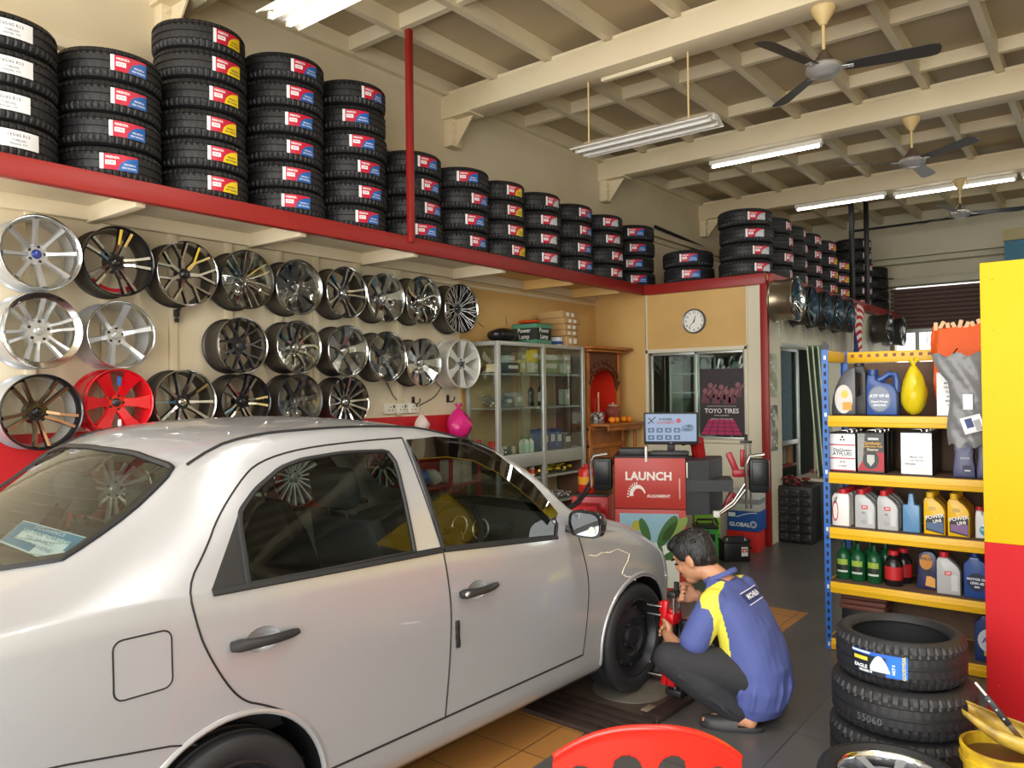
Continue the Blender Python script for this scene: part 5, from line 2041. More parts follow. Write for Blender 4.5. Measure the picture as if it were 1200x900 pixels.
vs = [fp(i, j) for i in range(NH + 1) for j in range(NV + 1)]
g.v = vs
for i in range(NH):
    for j in range(NV):
        g.f.append((i * (NV + 1) + j, (i + 1) * (NV + 1) + j, (i + 1) * (NV + 1) + j + 1, i * (NV + 1) + j + 1))
        g.m.append(2 if (i < 4 and j >= 7) else j % 2)
g.build('flag_cloth', [cm('#C4202A', .7), cm('#ECE8E0', .7), cm('#1E2A6A', .7)], fl, recalc=False)
g = MB()
g.cyl((0, -.03, .01), (0, .54, .01), .01, n=8)
for y in (.05, .45):
    g.box((-.075, y, .01), (.13, .02, .02))
g.build('flag_rod', M_DARK, fl)

# red shelf with bags and boxes on the wall, seen through the car's front side glass
rs = thing('red_wall_shelf', 'red shelf on the wall seen through the front side glass', 'shelf', (XW + .016, 4.5, 0))
for z in (.46, .78, 1.12):
    g = MB()
    g.box((.14, .40, z), (.27, .78, .02), b=.003)
    g.build('shelf_board', M_RED, rs)
for y in (.02, .40, .78):
    g = MB()
    g.box((.26, y, .58), (.03, .03, 1.16), b=.003)
    g.build('upright', M_RED, rs)
for i, (y, z, s, hx, lab) in enumerate([(.52, .791, (.16, .1, .2), '#D8CDBE', 'pale carton on the red shelf, nearest the cabinet'), (.66, .791, (.16, .12, .22), '#C9B9A4', 'tan carton on the red shelf by the last upright'), (.52, .471, (.18, .16, .16), '#B08A5A', 'brown carton on the low board of the red shelf')]):
    o = carton('shelf_carton', lab, 'carton', (XW + .016 + .14, 4.5 + y, z), s, hx, group='cartons on the red wall shelf')
lump('blue_bag', 'blue plastic bag on the red wall shelf', 'bag', (XW + .15, 4.5 + .14, .791), (.1, .08, .08), '#3C6CB0', 31)
lump('pale_bag', 'pale crumpled bag beside the blue bag on the red shelf', 'bag', (XW + .15, 4.5 + .30, .791), (.09, .06, .07), '#CFC8BC', 32)
# ---------------------------------------------------------------- wheel alignment console
MROT = R_(26.5)
ma = thing('alignment_console', 'red-fronted wheel alignment console with a monitor on top', 'console', (-2.62, 5.46, 0), MROT)
MWD = .541
g = MB()
g.box((-MWD / 2, .25, .53), (MWD - .01, .46, 1.04), b=.008)
g.build('console_body', cm('#34383C', .45), ma)
M_CONS = mat('red_console_front', '#B43A32', .42)
for z0, z1 in ((.672, 1.066), (.03, .666)):
    g = MB()
    g.box((-MWD / 2, .008, (z0 + z1) / 2), (MWD, .018, z1 - z0), b=.004)
    pn = g.build('front_panel', M_CONS, ma)
    if z0 > .5:
        M = frame((0, -.0016, 0), (1, 0, 0), (0, 0, 1))
        g = MB()
        addtext(g, 'LAUNCH', .088, M @ Matrix.Translation((-.281, .922, 0)), 0, .0032, 1.0)
        g.build('brand_lettering', cm('#EADFD8', .5), pn, recalc=False)
        g = MB()
        c0 = Vector((-.365, .775, 0))
        P = []
        for i in range(15):
            a = R_(185 - 172 * i / 14)
            P.append((a, .066, .030 + .020 * (i / 14)))
        vs = []
        for a, ro, ri in P:
            vs += [M @ (c0 + Vector((ro * math.cos(a) * .95, ro * math.sin(a) * 1.25, 0))), M @ (c0 + Vector((ri * math.cos(a) * 1.05, ri * math.sin(a) * 1.3, 0)))]
        g.add(vs, [(2 * i, 2 * i + 2, 2 * i + 3, 2 * i + 1) for i in range(14)])
        for i in range(8):
            a = R_(186 - 13 * i)
            u = Vector((math.cos(a) * .95, math.sin(a) * 1.2, 0))
            v = Vector((-u.y, u.x, 0)).normalized() * .004
            g.add([M @ (c0 + u * r_ + v * s_) for r_, s_ in ((.071, -1), (.086, -1), (.086, 1), (.071, 1))], [(0, 1, 2, 3)])
        addtext(g, 'ALIGNMENT', .032, M @ Matrix.Translation((-.205, .77, 0)), 0, .0008)
        g.build('gear_logo', cm('#EADFD8', .5), pn, recalc=False)
        g = MB()
        g.box((-.045, -.003, .83), (.010, .008, .16), b=.002)
        g.build('grip_slot', cm('#D8A8A0', .4), pn)
    else:
        M = frame((-.281, -.0016, .35), (1, 0, 0), (0, 0, 1))
        g = MB()
        w_, h_ = .225, .285
        g.add([M @ Vector((x, y, 0)) for x, y in ((-w_, -h_), (w_, -h_), (w_, h_), (-w_, h_))], [(0, 1, 2, 3)], 0)
        g.add([M @ Vector((x, y, .0004)) for x, y in ((-w_, .12), (w_, .02), (w_, h_), (-w_, h_))], [(0, 1, 2, 3)], 1)
        g.add([M @ Vector((-.09 + .045 * math.cos(t), .19 + .04 * math.sin(t), .0008)) for t in [2 * PI * i / 18 for i in range(18)]], [tuple(range(18))], 2)
        for cxx, cyy, an, ln, mi in ((.0, .06, 1.9, .2, 3), (.07, .03, 1.05, .28, 3), (.1, .08, .75, .26, 4), (.03, .0, 2.4, .18, 4), (.1, -.06, .35, .2, 3), (-.02, -.08, 2.8, .18, 4), (.05, -.16, 1.4, .2, 3)):
            L = []
            for i in range(16):
                t = 2 * PI * i / 16
                q_ = Vector((ln / 2 + ln / 2 * math.cos(t), ln * .17 * math.sin(t), 0))
                L.append(M @ (Vector((cxx, cyy, .0012)) + Matrix.Rotation(an, 3, 'Z') @ q_))
            g.add(L, [tuple(range(16))], mi)
        g.build('picture_print', [cm('#DCE2D4', .4), cm('#8FB6C8', .4), cm('#A8A63A', .4), cm('#3E6A34', .4), cm('#7E9A48', .4)], pn, recalc=False)
g = MB()
g.box((-MWD / 2, .25, 1.072), (MWD + .02, .5, .014), b=.004)
g.box((-.40, .14, 1.105), (.22, .16, .06), b=.01)
g.box((-.12, .10, 1.095), (.3, .12, .03), b=.006)
g.build('top_tray', M_DARK, ma)
g = MB()
for r in range(4):
    for c in range(12):
        g.box((-.24 + c * .022, .06 + r * .022, 1.113), (.017, .017, .008), b=.002)
g.build('keyboard_keys', cm('#2E2E30', .5), ma)
g = MB()
g.box((-.105, .19, 1.285), (.425, .035, .255), b=.008)
g.box((-.105, .22, 1.15), (.06, .03, .16), b=.004)
g.box((-.105, .22, 1.085), (.2, .14, .012), b=.004)
mon = g.build('monitor', M_DARK, ma)
g = MB()
M = frame((-.105, .1715, 1.292), (1, 0, 0), (0, 0, 1))
g.add([M @ Vector((x, y, 0)) for x, y in ((-.197, -.108), (.197, -.108), (.197, .108), (-.197, .108))], [(0, 1, 2, 3)], 0)
for r in range(2):
    for c in range(4):
        x, y = -.155 + c * .067, -.02 - r * .058
        g.add([M @ Vector((x + a, y + b, .0006)) for a, b in ((-.024, -.018), (.024, -.018), (.024, .018), (-.024, .018))], [(0, 1, 2, 3)], 1)
        g.add([M @ Vector((x + a, y + b, .0009)) for a, b in ((-.014, -.008), (.014, -.01), (.008, .012), (-.01, .006))], [(0, 1, 2, 3)], 2)
addtext(g, '4-WHEEL', .026, M @ Matrix.Translation((-.04, .066, .0008)), 3, .0006)
addtext(g, 'ALIGNMENT', .026, M @ Matrix.Translation((-.04, .04, .0008)), 4, .0006)
for a, b in (((-.18, .03), (-.12, .085)), ((-.175, .08), (-.135, .035))):
    d = (Vector(b) - Vector(a)).normalized()
    n_ = Vector((-d.y, d.x)) * .004
    g.add([M @ Vector((p.x, p.y, .0008)) for p in (Vector(a) - n_, Vector(b) - n_, Vector(b) + n_, Vector(a) + n_)], [(0, 1, 2, 3)], 3)
for cxx, cyy, rx, ry in ((.13, .0, .05, .022), (.12, -.02, .055, .012), (.145, .015, .025, .012), (.06, .055, .018, .02)):
    L = [M @ Vector((cxx + rx * math.cos(2 * PI * i / 18), cyy + ry * math.sin(2 * PI * i / 18), .0008)) for i in range(18)]
    g.add(L, [tuple(range(18))], 4 if cxx == .06 else 5)
sb = mat('lit_screen_blue', '#7E94B4', .4, emit=.18)
g.build('screen', [sb, cm('#3A5478', .4), cm('#7E98BA', .4), cm('#20242C', .4), cm('#A8384A', .4), cm('#6C84A4', .4)], mon, recalc=False)
g = MB()
addtext(g, 'LG', .012, frame((-.105, .1705, 1.172), (1, 0, 0), (0, 0, 1)), 0, .0003)
g.build('screen_mark', cm('#C8C8C8', .4), mon, recalc=False)
g = MB()
g.box((-.297, -.01, 1.095), (.018, .014, .12), b=.004)
g.build('white_bracket', M_WHITE, ma)
# right-hand side shelves of the console
g = MB()
g.prism([(0, .05), (.18, .1), (.3, .42), (.3, .55), (0, .55)], 0, 1, M=frame((0, 0, .62), (1, 0, 0), (0, 1, 0)) @ Matrix.Scale(.42, 4, (0, 0, 1)))
g.prism([(0, .05), (.2, .08), (.36, .1), (.36, .4), (0, .45)], 0, 1, M=frame((0, 0, .80), (1, 0, 0), (0, 1, 0)) @ Matrix.Scale(.09, 4, (0, 0, 1)))
g.build('side_cowl', cm('#3A3D40', .5), ma)
g = MB()
g.box((.012, .03, .97), (.012, .012, .12), b=.003)
g.build('side_trim', M_WHITE, ma)
g = MB()
g.tube([(.12, .42, 1.02), (.1, .36, 1.17), (.02, .32, 1.2), (-.02, .36, 1.16)], [.055, .06, .05, .03], 10)
g.build('red_hood', cm('#A81C1C', .35), ma)


def sensor_head(name, label, loc, rz, mir=1):
    """wheel sensor: black box in a bright frame on a lattice arm"""
    o = thing(name, label, 'sensor', loc, rz, 'wheel sensor heads on the alignment console')
    dark = mir < 0
    mir = 1
    g = MB()
    g.box((0, 0, 0), (.15, .11, .26), b=.025)
    g.box((0, -.06, .02), (.11, .02, .18), b=.008)
    g.build('sensor_box', cm('#1C1E20', .35), o)
    g = MB()
    g.tube([(-mir * .095, -.03, -.1), (-mir * .10, -.03, .08), (-mir * .07, -.03, .15), (mir * .04, -.03, .165)], [.016, .017, .016, .014], 8, flat=.6)
    g.build('bright_frame', M_STEEL, o)
    g = MB()
    for dz in (.0, -.05):
        g.tube([(-mir * .1, -.02, -.06 + dz), (-mir * .19, -.02, -.2 + dz * .6), (-mir * .30, -.02, -.29 + dz * .3)], .011, 8)
    for t in (.25, .5, .75):
        g.tube([(-mir * (.1 + .2 * t), -.02, -.07 - .21 * t), (-mir * (.1 + .2 * t), -.02, -.12 - .19 * t)], .006, 6)
    g.build('lattice_arm', M_DARK if dark else M_STEEL, o)
    g = MB()
    g.box((-mir * .32, -.02, -.3), (.05, .04, .05), b=.008)
    g.build('arm_tip', M_DARK if dark else M_WHITE, o)
    return o


def on_m(x, y, z):
    return Matrix.Translation(ma.location) @ Matrix.Rotation(MROT, 4, 'Z') @ Vector((x, y, z))


sensor_head('wheel_sensor', 'black wheel sensor in a chrome frame, right side of the red console', on_m(.55, .09, .93), MROT, 1)
sensor_head('wheel_sensor', 'black wheel sensor on a dark arm, left side of the red console', on_m(-.64, .08, .93), MROT, -1)
o = thing('red_wheel_clamp', 'red wheel clamp with steel rods hanging behind the console', 'clamp', on_m(.42, .32, .97), MROT)
g = MB()
g.box((-.04, 0, .02), (.05, .04, .2), b=.01, rot=(0, R_(-22), 0))
g.box((.02, 0, -.05), (.14, .05, .06), b=.012)
g.box((.03, 0, .07), (.035, .035, .14), b=.008)
g.build('clamp_jaw', cm('#A81820', .35), o)
for dx in (.055, .09):
    g = MB()
    g.cyl((dx, 0, -.33), (dx, 0, .2), .009, n=10)
    g.build('steel_rod', M_STEEL, o)
g = MB()
g.box((.06, 0, .2), (.09, .03, .02), b=.004)
g.cyl((.06, 0, .2), (.06, 0, .26), .012, n=8)
g.build('clamp_knob', M_DARK, o)
g = MB()
g.box((-.08, 0, -.28), (.06, .05, .17), b=.014, rot=(0, R_(24), 0))
g.build('lower_jaw', cm('#A81820', .35), o)
# red machinery between altar and console
rb = thing('red_tool_trolley', 'red tool trolley with boxes standing left of the console', 'trolley', (-3.80, 6.0, 0), R_(20))
g = MB()
g.box((0, 0, .36), (.34, .3, .56), b=.012)
g.build('trolley_body', cm('#C41A1E', .35), rb)
for z in (.2, .36, .52):
    g = MB()
    g.box((0, -.154, z), (.3, .012, .12), b=.003)
    d = g.build('trolley_drawer', cm('#D42226', .3), rb)
    g = MB()
    g.box((0, -.168, z + .03), (.16, .018, .02), b=.005)
    g.build('drawer_pull', M_STEEL, d)
for x in (-.13, .13):
    for y in (-.11, .11):
        g = MB()
        g.cyl((x - .02, y, .045), (x + .02, y, .045), .045, n=16)
        g.build('caster', M_RUBS, rb)
g = MB()
g.box((0, 0, .645), (.32, .28, .02), b=.004)
g.build('trolley_tray', M_DARK, rb)
o = thing('red_canister', 'small red canister with yellow label standing on the red trolley', 'canister', tuple(Matrix.Rotation(R_(20), 3, 'Z') @ Vector((-.06, 0, 0)) + Vector((-3.80, 6.0, .6555))))
MB().lathe([(0, 0), (.07, 0), (.075, .01), (.075, .2), (.06, .225), (.025, .235), (.025, .26), (0, .26)], 22).build('canister_body', cm('#D02418', .3), o)
MB().lathe([(.0765, .08), (.0765, .15)], 22).build('canister_label', cm('#E8A21E', .5), o)
o = carton('red_parts_box', 'red plastic box with white holes in front of the trolley', 'box', (-3.60, 5.55, 0), (.24, .2, .62), '#D01E2C', R_(24), tape='#B01822')
g = MB()
for r in range(3):
    for c in range(2):
        g.box((-.05 + c * .09, -.101, .36 + r * .08), (.045, .004, .03), b=.006)
g.build('white_marks', cm('#E8E0DC', .5), o)

# ---------------------------------------------------------------- boxes and batteries by the red post
b1 = carton('red_picture_box', 'red box printed with chicken pieces at the foot of the red post', 'box', (-2.92, 7.42, 0), (.30, .26, .20), '#C81E14', R_(4))
g = MB()
rr = random.Random(3)
for k in range(26):
    x, z = rr.gauss(-.02, .05), rr.gauss(.1, .03)
    rx, rz_ = rr.uniform(.01, .022), rr.uniform(.008, .016)
    y = -.1325 - .0004 * k / 26
    g.add([(x + rx * math.cos(t), y, z + rz_ * math.sin(t)) for t in [2 * PI * i / 9 for i in range(9)]], [tuple(range(9))], k % 3)
g.build('food_print', [cm('#7A3A14', .5), cm('#C8842E', .5), cm('#3A1E0E', .5)], b1, recalc=False)
b2 = carton('battery_box', 'blue battery box lettered in white on the red picture box', 'box', (-2.91, 7.42, .203), (.31, .26, .19), '#1A4FA0', R_(4))
g = MB()
M = frame((-.01, -.134, .06), (1, 0, 0), (0, 0, 1))
addtext(g, 'GLOBAL', .055, M @ Matrix.Translation((-.02, 0, 0)), 0, .002)
for rad in (.034, .022):
    vs = []
    for i in range(19):
        t = 2 * PI * i / 18
        vs += [M @ Vector((.115 + rad * math.cos(t), .01 + rad * math.sin(t), .0003)), M @ Vector((.115 + (rad - .006) * math.cos(t), .01 + (rad - .006) * math.sin(t), .0003))]
    g.add(vs, [(2 * i, 2 * i + 2, 2 * i + 3, 2 * i + 1) for i in range(18)], 0)
g.add([M @ Vector((x, y, 0)) for x, y in ((-.13, .075), (-.06, .075), (-.06, .115), (-.13, .115))], [(0, 1, 2, 3)], 0)
vs = []
for i in range(9):
    x = -.05 + .2 * i / 8
    y = .07 + .05 * math.sin(i / 8 * 1.6)
    vs += [M @ Vector((x, y, .0002)), M @ Vector((x, y + .008, .0002))]
g.add(vs, [(2 * i, 2 * i + 2, 2 * i + 3, 2 * i + 1) for i in range(8)], 0)
g.build('battery_print', cm('#E6ECF4', .5), b2, recalc=False)
carton('grey_carton', 'pale grey carton on top of the blue battery box', 'carton', (-2.90, 7.42, .396), (.29, .25, .2), '#C3C6C4', R_(6), tape='#A8AAA6', bands=[(.35, .6, '#8A9092')])


def battery(label, loc, rz, hx='#17181A', lab='#E8E6E0'):
    o = thing('car_battery', label, 'battery', loc, rz)
    g = MB()
    g.box((0, 0, .085), (.24, .17, .17), b=.006)
    g.box((0, 0, .18), (.245, .175, .022), b=.004)
    g.build('battery_case', cm(hx, .4), o)
    for x in (-.085, .085):
        g = MB()
        g.cyl((x, -.05, .19), (x, -.05, .212), .011, .009, 12)
        g.build('terminal', M_STEEL, o)
    g = MB()
    g.tube([(-.1, 0, .19), (-.09, 0, .215), (.09, 0, .215), (.1, 0, .19)], .007, 6)
    g.build('carry_handle', M_DARK, o)
    g = MB()
    g.add([(.04, -.0862, .05), (.1, -.0862, .05), (.1, -.0862, .135), (.04, -.0862, .135)], [(0, 1, 2, 3)], 0)
    g.add([(.045, -.0866, .085), (.095, -.0866, .085), (.095, -.0866, .12), (.045, -.0866, .12)], [(0, 1, 2, 3)], 1)
    addtext(g, 'GP', .026, frame((.07, -.087, .1), (1, 0, 0), (0, 0, 1)), 0, .001)
    g.build('battery_label', [cm(lab, .5), cm('#C4242E', .5)], o, recalc=False)
    return o


battery('black car battery with red and white label on the dark floor', (-2.83, 6.9, 0), R_(40))
gm = thing('green_charger', 'bright green battery charger box standing behind the mechanic', 'charger', (-2.99, 6.62, 0), R_(35))
g = MB()
g.box((0, 0, .17), (.2, .2, .32), b=.012)
g.build('charger_case', cm('#2FA03A', .4), gm)
g = MB()
g.box((0, 0, .34), (.21, .21, .02), b=.006)
g.box((.0, -.102, .25), (.14, .006, .07), b=.002)
g.build('charger_panel', M_DARK, gm)
g = MB()
g.tube([(-.07, 0, .345), (-.07, 0, .4), (.07, 0, .4), (.07, 0, .345)], .01, 8)
g.build('carry_handle', M_DARK, gm)
gb = thing('green_scale_box', 'lime green carton with black leaf pattern behind the console', 'box', (-3.16, 7.02, 0), R_(30))
g = MB()
g.box((0, 0, .31), (.24, .22, .62), b=.004)
g.build('box_body', cm('#8CC63C', .55), gb)
g = MB()
rr = random.Random(5)
for k in range(16):
    x, z, a = rr.uniform(-.09, .09), rr.uniform(.08, .55), rr.uniform(0, 3)
    M = frame((x, -.111 - k * .00005, z), (1, 0, 0), (0, 0, 1)) @ Matrix.Rotation(a, 4, 'Z')
    g.add([M @ Vector((.05 * math.cos(t), .016 * math.sin(t), 0)) for t in [2 * PI * i / 12 for i in range(12)]], [tuple(range(12))])
g.build('leaf_print', cm('#2A4A1E', .5), gb, recalc=False)

# ---------------------------------------------------------------- blue and yellow storage rack
RX0, RX1, RY0, RY1 = -1.41, -.42, 4.89, 5.33
rk = thing('storage_rack', 'blue posted rack with yellow shelves holding oil containers', 'rack', (RX0, RY0, 0))
M_BPOST = mat('blue_rack_paint', '#2C63B0', .4)
M_YSH = mat('yellow_rack_paint', '#E9B61E', .38, noise=.15, nscale=5)
M_CHIP = mat('brown_chipboard', '#6A5240', .75, noise=.4, nscale=18)
W_, D_ = RX1 - RX0, RY1 - RY0
for x, sx_ in ((0, 1), (W_, -1)):
    for y, sy_ in ((0, 1), (D_, -1)):
        g = MB()
        g.box((x + sx_ * .0, y, .915), (.036, .004, 1.83))
        g.box((x - sx_ * .018, y + sy_ * .018, .915), (.004, .036, 1.83))
        if y == 0:
            for k in range(36):
                g.box((x, y - .0026, .03 + k * .05), (.013, .002, .024), 1 if k % 7 else 2)
        pst = g.build('post', [M_BPOST, M_RUBS, M_PALEW], rk)
        if x == 0 and y == 0:
            q_ = MB()
            q_.prism([(-.02, 0), (.02, 0), (.022, .025), (.008, .05), (-.008, .05), (-.022, .025)], -.006, .006, M=frame((0, 0, 1.83), (1, 0, 0), (0, 0, 1)))
            q_.build('post_cap', M_DARK, pst)
for z in (1.425, 1.08, .745, .415, .07):
    g = MB()
    g.box((W_ / 2, -.006, z - .033), (W_ - .03, .014, .066), b=.003)
    g.box((W_ / 2, -.012, z - .033), (W_ - .03, .008, .02), b=.003)
    g.box((W_ / 2, D_, z - .033), (W_ - .03, .014, .066), b=.003)
    for x in (0, W_):
        g.box((x, D_ / 2, z - .033), (.02, D_ - .04, .06), b=.003)
    sf = g.build('shelf_beam', M_YSH, rk)
    g = MB()
    g.box((W_ / 2, D_ / 2, z - .006), (W_ - .01, D_ - .02, .012))
    g.build('shelf_board', M_CHIP, sf)
g = MB()
g.box((W_ / 2, D_, 1.79), (W_ - .03, .014, .07), b=.003)
for x in (0, W_):
    g.box((x, D_ / 2, 1.79), (.016, D_ - .04, .07), b=.003)
for k in range(18):
    g.box((.05 + k * .05, D_ - .009, 1.80), (.02, .004, .02), 1)
g.build('top_beam', [M_YSH, M_WOOD], rk)
g = MB()
g.box((W_ / 2, D_ + .012, .9), (W_, .008, 1.7))
g.build('back_board', M_CHIP, rk)


def XU(u):
    return -1.176 + (u - 1018) * .00483


def slab(g, outline, w, h, d, mi=0, b=.006):
    """bottle outline (in units of w, h) given thickness d with rounded edges"""
    bm_ = bmesh.new()
    vs = [bm_.verts.new((x * w, -d / 2, y * h)) for x, y in outline]
    f = bm_.faces.new(vs)
    r = bmesh.ops.extrude_face_region(bm_, geom=[f])
    bmesh.ops.translate(bm_, verts=[v for v in r['geom'] if isinstance(v, bmesh.types.BMVert)], vec=(0, d, 0))
    bmesh.ops.recalc_face_normals(bm_, faces=bm_.faces[:])
    ed = [e for e in bm_.edges if abs(e.verts[0].co.y - e.verts[1].co.y) < 1e-6]
    bmesh.ops.bevel(bm_, geom=ed, offset=min(b, d * .3), segments=2, profile=.5, affect='EDGES')
    bm_.verts.index_update()
    g.add([v.co.copy() for v in bm_.verts], [[v.index for v in f.verts] for f in bm_.faces], mi)
    bm_.free()


OUT = {
    'slope': ([(-.5, 0), (.5, 0), (.5, .56), (.42, .66), (.25, .76), (.06, .83), (-.02, .87), (-.42, .87), (-.5, .8)], -.22, .2),
    'round': ([(-.5, 0), (.5, 0), (.5, .58), (.44, .7), (.3, .8), (.1, .86), (.08, .9), (-.28, .9), (-.3, .86), (-.5, .74)], -.1, .19),
    'curve': ([(-.5, 0), (.5, 0), (.5, .3), (.42, .5), (.46, .72), (.4, .9), (.2, 1.0), (-.12, 1.0), (-.38, .92), (-.46, .76), (-.42, .6), (-.46, .4), (-.5, .2)], None, 0),
    'square': ([(-.5, 0), (.5, 0), (.5, .66), (.46, .7), (.2, .72), (.12, 1.0), (-.12, 1.0), (-.2, .72), (-.46, .7), (-.5, .66)], None, 0),
    'straight': ([(-.5, 0), (.5, 0), (.5, .82), (.44, .88), (-.36, .88), (-.5, .78)], .1, .3),
}


def oil(name, label, loc, w, h, d, kind, hx, cap=None, group=None, prints=(), text=(), rz=0.):
    o = thing(name, label, 'container', loc, rz, group)
    out, cxx, cr_ = OUT[kind]
    g = MB()
    slab(g, out, w, h, d)
    g.build('bottle_body', cm(hx, .32), o)
    if cxx is not None:
        g = MB()
        y0 = .9 if kind == 'round' else .87
        g.cyl((cxx * w, 0, (y0 - .02) * h), (cxx * w, 0, h), min(cr_ * w, d * .42), n=18)
        g.build('cap', cm(cap or hx, .4), o)
    if prints or text:
        g = MB()
        ms = []
        M = frame((0, -d / 2 - .0012, 0), (1, 0, 0), (0, 0, 1))
        for i, (poly, pc) in enumerate(prints):
            ms.append(cm(pc, .5))
            g.add([M @ Vector((x * w, y * h, .0003 * i)) for x, y in poly], [tuple(range(len(poly)))], len(ms) - 1)
        for t, x, y, s, tc_, rot in text:
            ms.append(cm(tc_, .5))
            addtext(g, t, s * w, M @ Matrix.Translation((x * w, y * h, .0003 * (len(prints) + 1))) @ Matrix.Rotation(R_(rot), 4, 'Z'), len(ms) - 1, .0006)
        g.build('bottle_label', ms, o, recalc=False)
    return o


def ell_(cx_, cy_, rx, ry, n=20):
    return [(cx_ + rx * math.cos(2 * PI * i / n), cy_ + ry * math.sin(2 * PI * i / n)) for i in range(n)]


def rec(x0, y0, x1, y1):
    return [(x0, y0), (x1, y0), (x1, y1), (x0, y1)]


def jug(label, loc, w, h, d, hx, hxc, flip, prints, text):
    """four-litre oil jug: body, neck and a looped handle"""
    o = thing('oil_jug', label, 'container', loc)
    g = MB()
    s = -1 if flip else 1
    out = [(-.5, 0), (.5, 0), (.5, .4), (.48, .52), (.4, .62), (.28, .68), (.0, .72), (-.18, .78), (-.2, .88), (-.46, .88), (-.5, .7)]
    if flip:
        out = [(-x, y) for x, y in out][::-1]
    slab(g, out, w, h, d, b=.012)
    P = [Vector((s * .42 * w, 0, .5 * h)), Vector((s * .44 * w, 0, .72 * h)), Vector((s * .40 * w, 0, .88 * h)), Vector((s * .22 * w, 0, .9 * h)), Vector((s * -.02 * w, 0, .8 * h)), Vector((s * -.16 * w, 0, .76 * h))]
    g.tube(P, [d * .2, d * .18, d * .17, d * .17, d * .18, d * .2], 10)
    g.build('jug_body', cm(hx, .35), o)
    g = MB()
    g.cyl((-s * .33 * w, 0, .86 * h), (-s * .33 * w, 0, h), d * .26, n=18)
    g.build('cap', cm(hxc, .4), o)
    g = MB()
    ms = []
    M = frame((0, -d / 2 - .0012, 0), (1, 0, 0), (0, 0, 1))
    for i, (poly, pc) in enumerate(prints):
        ms.append(cm(pc, .45))
        g.add([M @ Vector((x * w, y * h, .0003 * i)) for x, y in poly], [tuple(range(len(poly)))], i)
    for t, x, y, sz, tc_ in text:
        ms.append(cm(tc_, .5))
        addtext(g, t, sz * w, M @ Matrix.Translation((x * w, y * h, .0012)), len(ms) - 1, .0006)
    g.build('jug_label', ms, o, recalc=False)
    return o


YF = 4.95
Z1, Z2, Z3, Z4, Z5 = 1.4265, 1.0815, .7465, .4165, .0715


def arcjug(label, loc, w, h, d):
    """tall grey jug whose back is one sweeping curve, with a black grip"""
    o = thing('oil_jug', label, 'container', loc)
    g = MB()
    out = [(-.5, 0), (.22, 0), (.22, .95), (.1, .96), (-.08, .9), (-.24, .76), (-.38, .56), (-.47, .34), (-.5, .15)]
    slab(g, out, w, h, d, b=.014)
    g.build('jug_body', cm('#4E4F50', .35, .3), o)
    g = MB()
    slab(g, [(.2, 0), (.5, 0), (.5, .84), (.42, .98), (.16, .98), (.16, .86), (.34, .8), (.34, .42), (.2, .36)], w, h, d * .8, b=.01)
    g.build('black_grip', M_DARK, o)
    g = MB()
    g.cyl((.26 * w, 0, .96 * h), (.26 * w, 0, h * 1.04), d * .24, n=16)
    g.build('cap', M_DARK, o)
    g = MB()
    M = frame((0, -d / 2 - .0012, 0), (1, 0, 0), (0, 0, 1))
    g.add([M @ Vector((x * w, y * h, 0)) for x, y in ell_(-.13, .32, .26, .29)], [tuple(range(20))], 0)
    g.add([M @ Vector((x * w, y * h, .0003)) for x, y in rec(-.16, .1, .1, .26)], [(0, 1, 2, 3)], 1)
    g.add([M @ Vector((x * w, y * h, .0003)) for x, y in ell_(-.1, .42, .1, .08)], [tuple(range(20))], 2)
    g.build('jug_label', [cm('#C6C4BC', .4), cm('#D8922A', .4), cm('#E0B83C', .4)], o, recalc=False)
    return o


arcjug('dark grey curved oil jug beside the blue rack post', (XU(993), YF + .07, Z1), .2, .305, .12)
jug('blue oil jug with a round grey label on the top shelf', (XU(1032), YF + .06, Z1), .17, .275, .11, '#2A4C8C', '#22407A', False,
    [(ell_(-.06, .36, .38, .29), '#5C6A80'), (ell_(-.06, .36, .34, .26), '#7C8698')], [('ATF VP-III', -.06, .42, .15, '#E6EAF0'), ('Guard Power', -.06, .30, .1, '#E0E4EA'), ('GENUINE', -.06, .22, .1, '#E0E4EA')])
lump('yellow_bag', 'tied yellow plastic bag standing on the rack top shelf', 'bag', (XU(1065), YF + .09, Z1), (.066, .066, .15), '#D9C21C', 12, .3, .10, True)


def tin(label, loc, w, h, d, hx, front, prints=(), text=(), group=None):
    o = thing('oil_tin', label, 'container', loc, 0, group)
    g = MB()
    g.box((0, 0, h / 2), (w, d, h), b=.006)
    g.box((0, 0, h), (w + .002, d + .002, .006), b=.002)
    g.box((0, 0, .003), (w + .002, d + .002, .006), b=.002)
    g.build('tin_body', cm(hx, .3, .3), o)
    g = MB()
    g.cyl((w * .3, 0, h), (w * .3, 0, h + .014), .016, n=16)
    g.build('cap', M_STEEL, o)
    g = MB()
    g.tube([(-w * .2, 0, h + .004), (-w * .16, 0, h + .014), (w * .1, 0, h + .014), (w * .14, 0, h + .004)], .003, 6)
    g.build('wire_handle', M_STEEL, o)
    if front:
        M = frame((0, -d / 2 - .0012, 0), (1, 0, 0), (0, 0, 1))
        ms = [cm(front, .3)]
        g = MB()
        g.add([M @ Vector((x, y, 0)) for x, y in rec(-w * .49, h * .02, w * .49, h * .98)], [(0, 1, 2, 3)])
        for i, (poly, pc) in enumerate(prints):
            ms.append(cm(pc, .4))
            g.add([M @ Vector((x * w, y * h, .0003 * (i + 1))) for x, y in poly], [tuple(range(len(poly)))], len(ms) - 1)
        for t, x, y, s, tc_ in text:
            ms.append(cm(tc_, .5))
            addtext(g, t, s * w, M @ Matrix.Translation((x * w, y * h, .002)), len(ms) - 1, .0004)
        g.build('tin_print', ms, o, recalc=False)
    return o


